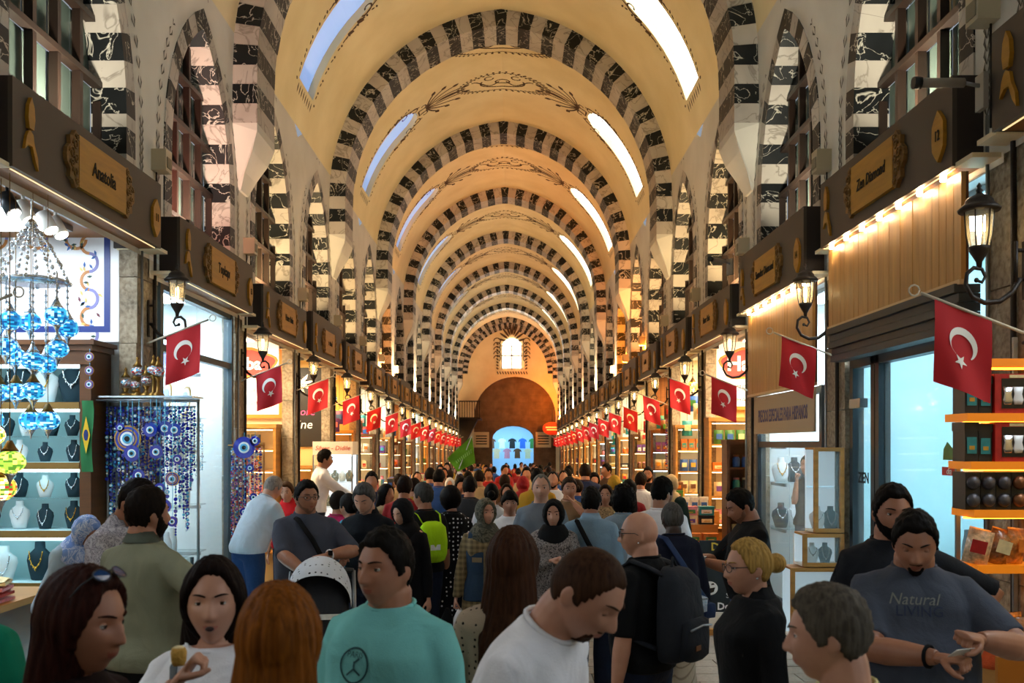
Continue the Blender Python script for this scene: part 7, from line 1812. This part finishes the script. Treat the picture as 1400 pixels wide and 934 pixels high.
P('woman in a black headscarf and long black robe looking down', 556, 7.9, -28, 1.60, fem=1, scarf=cloth('black scarf', '#0a0a0d'), top='robe', tm=cloth('black robe', '#0b0b10'), hem=.10, sleeve=1., bot='robe', skin='pale', hp=20, blink=True, hy=-8, rh=(.10, -.10, .80))
r_, g_ = P('grey-haired man in a black t-shirt with a neon green drawstring bag', 580, 8.7, -148, 1.70, hair='short', hc='#3c3a38', tm=BLACKC, hy=24)
P('woman with dark hair in a black dress with white polka dots', 617, 8.95, -158, 1.66, fem=1, hair='bob', hc='#14100e', top='dress', tm=cloth('black dotted dress', '#0c0c10', 'dots', '#d8d8dc', 24), hem=.45, sleeve=.55, hy=20, loose=.3)
r_, i_ = P('woman in an olive headscarf, denim vest and long plaid dress walking towards us', 663, 7.85, 4, 1.59, fem=1, scarf=cloth('olive grey scarf', '#3a3a30', 'floral', '#6a6454', 8), top='dress', tm=cloth('beige plaid', '#8a7654', 'plaid', '#5e5038', 7), hem=.28, sleeve=1., hy=22, skin='fair', rh=(-.27, -.06, .80), rk='grip', stride=.3)
V_ = MB(); T_ = i_['T']; fr_ = [(.82, .205, .16), (.95, .195, .15), (1.06, .165, .135), (1.25, .182, .15), (1.38, .17, .125), (1.425, .15, .105), (1.455, .10, .085)]; rings_loft(V_, [[T_(q) for q in sell(0, 0, z, a, b, 26)] for z, a, b in fr_]); vm = remesh(V_, .011, 2, 'vest'); set_verts(vm, verts_of(vm)*i_['s']); vm.materials.append(cloth('dark denim vest', '#26384c', 'denim', '#3c5068')); vm.polygons.foreach_set('use_smooth', [True]*len(vm.polygons)); ob('vest', vm, r_)
for sg in (-1, 1): mbx = MB(); mbx.bb((sg*.07-.04, -.01, 1.07), (sg*.07+.04, .0, 1.11)); project(r_, mbx.mesh('pocket_flap', [cloth('tan flap', '#84745a')]), 'pocket_flap', 'vest', False, .006)
mbx = MB(); mbx.bb((-.016, 0, .78), (.016, .001, 1.28)); 
mb2 = MB()
for j in range(12): mb2.bb((-.018, 0, .76+.045*j), (.018, .001, .76+.045*j+.044))
project(r_, mb2.mesh('button_placket', [cloth('tan flap', '#84745a')]), 'button_placket', 'vest', False, .008)
w_ = at_world(i_, i_['SH'][-1][2]); t = thing('carrier_bag', 'black and white carrier bags hanging from the plaid dress woman', 'bag', w_+Vector((-.02, -.03, -.42)))
for q, (m_, dx) in enumerate(((BLACKC, -.05), (WHITEC, .05))):
    b = MB(); rings_loft(b, [[Vector((p.x+dx, p.y, z)) for p in sell(0, 0, 0, a, d, 14, 3)] for z, a, d in ((0, .06, .04), (.03, .09, .06), (.18, .085, .055), (.28, .04, .03), (.34, .012, .012))]); b.obj('bag_body', [m_], t)
P('teenage boy in a white t-shirt with green print', 697, 8.9, 14, 1.62, hair='fringe', hc='#0f0c0a', tm=WHITEC, skin='tan', hy=-10)
P('tall grey-haired man in a light grey t-shirt behind the old woman', 740, 8.45, -4, 1.79, hair='receding', hc='#6c6660', tm=cloth('light grey jersey', '#6a7078'), skin='fair', sleeve=.5)
P('old woman in a black headscarf and speckled coat holding her chest', 757, 7.45, -6, 1.60, fem=1, scarf=cloth('black scarf', '#0a0a0d'), top='jacket', tm=cloth('speckled coat', '#3c3838', 'floral', '#a89e9a', 40), hem=.6, sleeve=1., bot='skirt', bm=BLACKC, skin='fair', rh=(-.02, -.20, 1.22), rk='fist', re=(-.9, .3, -.4), fat=.5)
P('man in a tan t-shirt raising his hand to his face', 778, 10.1, 6, 1.73, hair='short', hc='#2c2018', tm=cloth('tan jersey', '#86684a'), lh=(.02, -.16, 1.46), lk='fist', le=(.8, -.2, -.8), skin='tan')
r_, i_ = P('person in a light denim jacket with a black strap across the back', 808, 7.6, 166, 1.69, hair='crop', hc='#14110f', top='jacket', tm=cloth('light denim', '#7590a6', 'denim', '#9cb4c6'), hem=.93, sleeve=1., bm=DJEANS, collar=True, loose=.5)
strap(i_, [(.12, -.06, 1.47), (.10, .10, 1.46), (.0, .18, 1.30), (-.11, .19, 1.12), (-.22, .10, .98)], BLACKC, 'black crossbody strap and bag on the denim jacket person', w=.02, pouch=(.10, .05, .2))
P('woman with thick curly dark hair in a pale blue top', 852, 8.7, 172, 1.66, fem=1, hair='curly', hc='#0c0a0a', tm=cloth('dusty blue knit', '#8494a2'), sleeve=.9)
P('woman with long dark hair in a leopard print top facing us', 828, 10.4, -10, 1.64, fem=1, hair='long', hc='#1c120c', tm=cloth('leopard print', '#b09068', 'floral', '#1c140e', 26), sleeve=.9)
P('young man with cropped black hair and stubble in a white shirt, seen from behind', 904, 7.65, 146, 1.77, hair='crop', hc='#0c0a09', tm=WHITEC, top='shirt', sleeve=.62, loose=.8, beard='stubble', hy=-14)
r_, n_ = P('woman with short grey hair in a navy top and quilted ivory trousers', 920, 6.5, -166, 1.63, fem=1, fat=.5, hair='buzz', hc='#4a4846', skin='dark', tm=NAVY, sleeve=.75, bm=cloth('quilted ivory', '#b4aa98', 'quilt', '#8a8070', 9), loose=.3, earring=True, hem=.92)
strap(n_, [(.12, -.06, 1.47), (.10, .10, 1.46), (.0, .175, 1.28), (-.11, .19, 1.10), (-.23, .10, .98)], cloth('slate blue webbing', '#2c3c60'), 'slate blue cross strap on the navy top woman', w=.024, pouch=(.05, .04, .1))
t = thing('belt_bag', 'pale blue patterned belt bag round the waist of the navy top woman', 'bag', at_world(n_, (0, .20, 1.0)), math.radians(-166)); b = MB(); rings_loft(b, [[Vector((p.x, p.y, z)) for p in sell(0, 0, 0, a, d, 18, 3)] for z, a, d in ((-.06, .12, .02), (-.05, .16, .04), (.04, .165, .042), (.055, .13, .025))]); b.obj('pouch', [cloth('pale blue print', '#8aa4c0', 'floral', '#c4ccd6', 20)], t); MB().bb((-.15, .04, .035), (.15, .046, .042)).obj('zip', [METAL], t)
r_, i_ = P('man in a black t-shirt looking down at a phone beside the menu board', 1024, 6.8, -84, 1.72, fat=.45, hair='crop', hc='#100d0b', tm=BLACKC, bm=JEANS, hp=24, rh=(-.06, -.42, 1.20), lh=(.08, -.38, 1.20), rk='grip', lk='grip', blink=True, skin='tan', beard='stubble')
def phone(p, rz, label, tilt=.9):
    t = thing('mobile_phone', label, 'phone', p, rz); MB().box((0, 0, 0), (.072, .009, .148), 0, 0, tilt).obj('case', [SHOE], t); MB().box(Matrix.Rotation(tilt, 3, 'X') @ Vector((0, .0052, 0)), (.066, .0015, .14), 0, 0, tilt).obj('screen', [mat('phone screen', '#8aa4b8', .2, emit=.4)], t)
phone(at_world(i_, (-.02, -.52, 1.235)), math.radians(-84), 'black mobile phone held by the man in black by the menu board')
S, E, Wp = i_['SH'][1]; t = thing('wrist_watch', 'steel wrist watch on the man looking at his phone', 'watch', at_world(i_, E.lerp(Wp, .9))); dd = (Wp-E).normalized(); u = dd.orthogonal().normalized(); v = dd.cross(u); M3 = i_['M'].to_3x3(); MB().tube([M3 @ ((u*math.cos(q)+v*math.sin(q))*.033) for q in [i*.45 for i in range(15)]], .006, 6).obj('band', [METAL], t); MB().sphere(M3 @ Vector((0, 0, .034)), (.018, .018, .007), 10, 6).obj('dial', [SILVER], t)
P('woman in black inside the right jewellery shop with her hand at her mouth', 1106, 11.02, -60, 1.72, fem=1, hair='back', hc='#2a1c14', tm=BLACKC, sleeve=.4, rh=(-.04, -.16, 1.42), rk='fist', le=None, z0=.12, skin='tan', vox=.013)
P('shopkeeper with beard in a black t-shirt, hands folded, at the right shops', 886, 15.6, -16, 1.80, hair='crop', hc='#14100d', beard='beard', tm=BLACKC, rh=(-.03, -.30, 1.12), lh=(.03, -.30, 1.12), rk='fist', lk='fist', vox=.014)
P('person in a cream headscarf and dark green coat at the right stand', 917, 12.15, 160, 1.72, fem=1, scarf=cloth('cream scarf', '#c8a878'), top='jacket', tm=cloth('bottle green coat', '#12241f'), hem=.6, sleeve=1., eyes=False)
# bags carried on backs
def pack(info, label, name, col, size, straps, tz=1.02, neon=False):
    s = info['s']; M = info['M']; a, d, h = size
    t = thing(name, label, 'backpack', M @ Vector((0, 0, 0)), 0); t.rotation_euler = M.to_euler(); t.scale = (s, s, s)
    y0 = .135
    b = MB(); rings_loft(b, [[Vector((p.x, p.y+y0+d*f*.9, tz+z)) for p in sell(0, 0, 0, a*f, d*f, 20, 3)] for z, f in ((-.02, .55), (.0, .85), (.06, 1.), (h*.5, 1.02), (h*.85, .9), (h*.97, .62), (h, .35))]); b.obj('main_compartment', [col], t)
    if not neon:
        b = MB(); rings_loft(b, [[Vector((p.x, p.y+y0+d*1.85, tz+z)) for p in sell(0, 0, 0, a*f*.8, d*f*.5, 18, 3)] for z, f in ((.0, .6), (.02, .95), (.10, 1.), (h*.42, .95), (h*.46, .6))]); b.obj('front_pocket', [col], t)
        MB().tube([(-a*.7, y0+d*2.3, tz+h*.36), (0, y0+d*2.42, tz+h*.39), (a*.7, y0+d*2.3, tz+h*.36)], .006, 6).obj('zip', [METAL], t); MB().bb((.02, y0+d*2.37, tz+.06), (.07, y0+d*2.40, tz+.085)).obj('patch', [PM['brown']], t)
        MB().tube([(-.03, y0+d*.5, tz+h-.01), (0, y0+d*.4, tz+h+.045), (.03, y0+d*.5, tz+h-.01)], .008, 6).obj('grab_handle', [col], t)
    else: MB().bb((-.05, y0+d*1.88, tz+.10), (.05, y0+d*1.92, tz+.15)).obj('reflective_strip', [PM['white']], t)
    for sg in (-1, 1): MB().tube([(sg*.09, y0+.03, tz+h*.92), (sg*.115, .09, 1.44), (sg*.12, .0, 1.465), (sg*.12, -.10, 1.40), (sg*.13, -.15, 1.25), (sg*.16, -.08, 1.10), (sg*.14, y0+.02, tz+.06)], straps, 8, 0, True, .35).obj('shoulder_strap', [col], t)
pack(b_, 'dark grey backpack worn by the bald man', 'backpack', cloth('slate pack cloth', '#23262c'), (.155, .085, .46), .032, .98)
pack(g_, 'neon green drawstring bag on the back of the black shirt man', 'drawstring_bag', cloth('neon green nylon', '#a8d414'), (.14, .05, .36), .008, 1.02, True)
# guide with the green pennant
gp = P('guide in a dark grey jacket holding up a green pennant', 642, 11.0, 168, 1.72, hair='short', hc='#14100e', top='jacket', tm=cloth('dark grey jacket', '#2c2c2e'), sleeve=1., rh=(.30, -.15, 1.42), lh=None, rk='grip')[1]
hw_ = at_world(gp, gp['SH'][-1][2]+(gp['SH'][-1][2]-gp['SH'][-1][1]).normalized()*.07)
fx, fz = PX(645, 10.7), CZ-(600-606)*10.7/FPX
t = thing('green_pennant', 'lime green tour flag on a thin stick above the crowd', 'flag', hw_); MB().tube([(0, 0, -.06), (PX(645, hw_.y)-hw_.x, 0, CZ-(596-606)*hw_.y/FPX-hw_.z)], .006, 6).obj('stick', [POLE], t)
def gpt(a, b): return Vector((-.17-.35*b*.0, 0, .5))+Vector((-.27*b, .03*math.sin(6*b+3*a), -.32*b+.0))+Vector((.10*a, .02*math.sin(5*a), -.24*a))
pts = [(645, 596), (650, 633), (626, 645), (611, 627)]
q4 = [Vector((PX(px, hw_.y)-hw_.x, 0, CZ-(py-606)*hw_.y/FPX-hw_.z)) for px, py in pts]
def gq(u, v): return (q4[0]*(1-u)*(1-v)+q4[1]*u*(1-v)+q4[2]*u*v+q4[3]*(1-u)*v)+Vector((0, .02*math.sin(7*v+4*u), 0))
n = 10; MB().add([gq(i/n, j/n) for j in range(n+1) for i in range(n+1)], [(j*(n+1)+i, j*(n+1)+i+1, (j+1)*(n+1)+i+1, (j+1)*(n+1)+i) for j in range(n) for i in range(n)], 0, True).obj('cloth', [cloth('lime flag', '#6a9a1e')], t)
m_ = MB()
for i in range(9):
    v = .1+.085*i; m_.add([gq(.42, v)+Vector((0, -.004, 0)), gq(.58, v)+Vector((0, -.004, 0)), gq(.58, v+.045)+Vector((0, -.004, 0)), gq(.42, v+.045)+Vector((0, -.004, 0))], [(0, 1, 2, 3)])
m_.obj('faint_lettering', [cloth('pale lime print', '#9cc45a')], t)
# ---------------------------------------------------------------- farther people, built once per kind
protos = []
mk = [dict(h=1.76, hair='crop'), dict(h=1.64, fem=1, hair='long', top='blouse', sleeve=.9), dict(h=1.62, fem=1, scarf=True, top='robe', hem=.1, sleeve=1., bot='robe'), dict(h=1.74, hair='short', top='shirt', sleeve=1.), dict(h=1.70, hair='receding', beard='stubble'), dict(h=1.66, fem=1, hair='bun'), dict(h=1.78, hair='short', fat=.6), dict(h=1.65, fem=1, hair='bob', top='dress', hem=.5)]
SHC = [('navy', '#1c2440'), ('white', '#c8c8cc'), ('black', '#101012'), ('red', '#8a1c1e'), ('grey', '#5a5c60'), ('beige', '#9a8464'), ('blue', '#2c4c86'), ('green', '#3a5a3a'), ('mustard', '#a07a20'), ('pink', '#b07080'), ('brown', '#4a3426'), ('teal', '#2c6a70')]
HC_ = [('black', '#0a0807'), ('dark brown', '#1c110b'), ('brown', '#3a2517'), ('black', '#0a0807'), ('dark brown', '#1c110b'), ('grey', '#5a5652'), ('black', '#0a0807'), ('blond', '#7a5c32')]
rc = random.Random(77)
spots = [(508, 12.2, 8), (527, 10.6, 60), (556, 12.8, -30), (553, 10.2, 175), (566, 11.6, 170), (672, 10.2, 180), (600, 13.5, 170), (630, 14., 10), (655, 15., 175), (693, 12.5, 0), (715, 13.5, 178), (735, 12, 172), (756, 13, -5), (790, 13.5, 170), (800, 14.6, 178), (812, 16, 5), (830, 18., -60), (860, 11.2, 170), (840, 13, 175), (876, 13.5, 160), (770, 16, 4), (745, 16.5, 180), (720, 17.5, 0), (690, 16.5, 176), (668, 19, 0), (640, 18, 178), (615, 16.5, 4), (588, 15.5, 176), (570, 17, 20), (545, 15, -160)]
for i in range(62):
    D = 18+i*.62; half = min(2.1, 2.1); spots.append((698+rc.uniform(-half-CX, half-CX)*FPX/D, D, rc.choice([0, 180, 175, -5, 8, 170, 30, -150])))
first = {}
for i, (px, D, rz) in enumerate(spots):
    k = i % len(mk); kw = dict(mk[k]); sn, shc = SHC[(i*5+i//7) % len(SHC)]; hn, hcc = HC_[(i*3+i//5) % len(HC_)]
    cm = cloth('crowd '+sn, shc)
    who = 'woman' if kw.get('fem') else 'man'
    near = ['behind the nearer crowd', 'mid crowd', 'deep in the crowd', 'far down the street'][0 if D < 14 else 1 if D < 22 else 2 if D < 36 else 3]
    lab = '%s in %s, %s %s, %s, %s, %d metres off' % (who, sn, hn if not kw.get('scarf') else 'matching', 'hair' if not kw.get('scarf') else 'headscarf', near, 'left' if px < 670 else ('right' if px > 730 else 'centre'), round(D))
    if k not in first:
        if kw.get('scarf'): kw['scarf'] = cm
        r0, i0 = person(lab, PX(px, D), D, rz, tm=cm, bm=rc.choice([DJEANS, BLACKC, JEANS]), hc=hcc, vox=.016, eyes=False, group='people farther down the street', **kw)
        first[k] = r0; continue
    o = copy_tree(first[k]); o['label'] = lab; o.location = (PX(px, D), D, zf(D)); o.rotation_euler = (0, 0, math.radians(rz)); q = rc.uniform(.95, 1.05); o.scale = (q, q, q)
    for c in o.children:
        b0 = c.name.split('.')[0]
        new = cm if b0 in ('shirt', 'blouse', 'robe', 'dress', 'neckband', 'head_scarf') else hair_mat(hcc) if b0 in ('hair', 'beard') else None
        if new:
            c.material_slots[0].link = 'OBJECT'; c.material_slots[0].material = new
bpy.data.scenes.remove(TMP)
for o in COL.objects:
    if 'label' in o and len(o['label'].split()) > 16: print('LONG', o.name, o['label'])
for o in list(bpy.data.objects):
    if 'hm' in o: del o['hm']
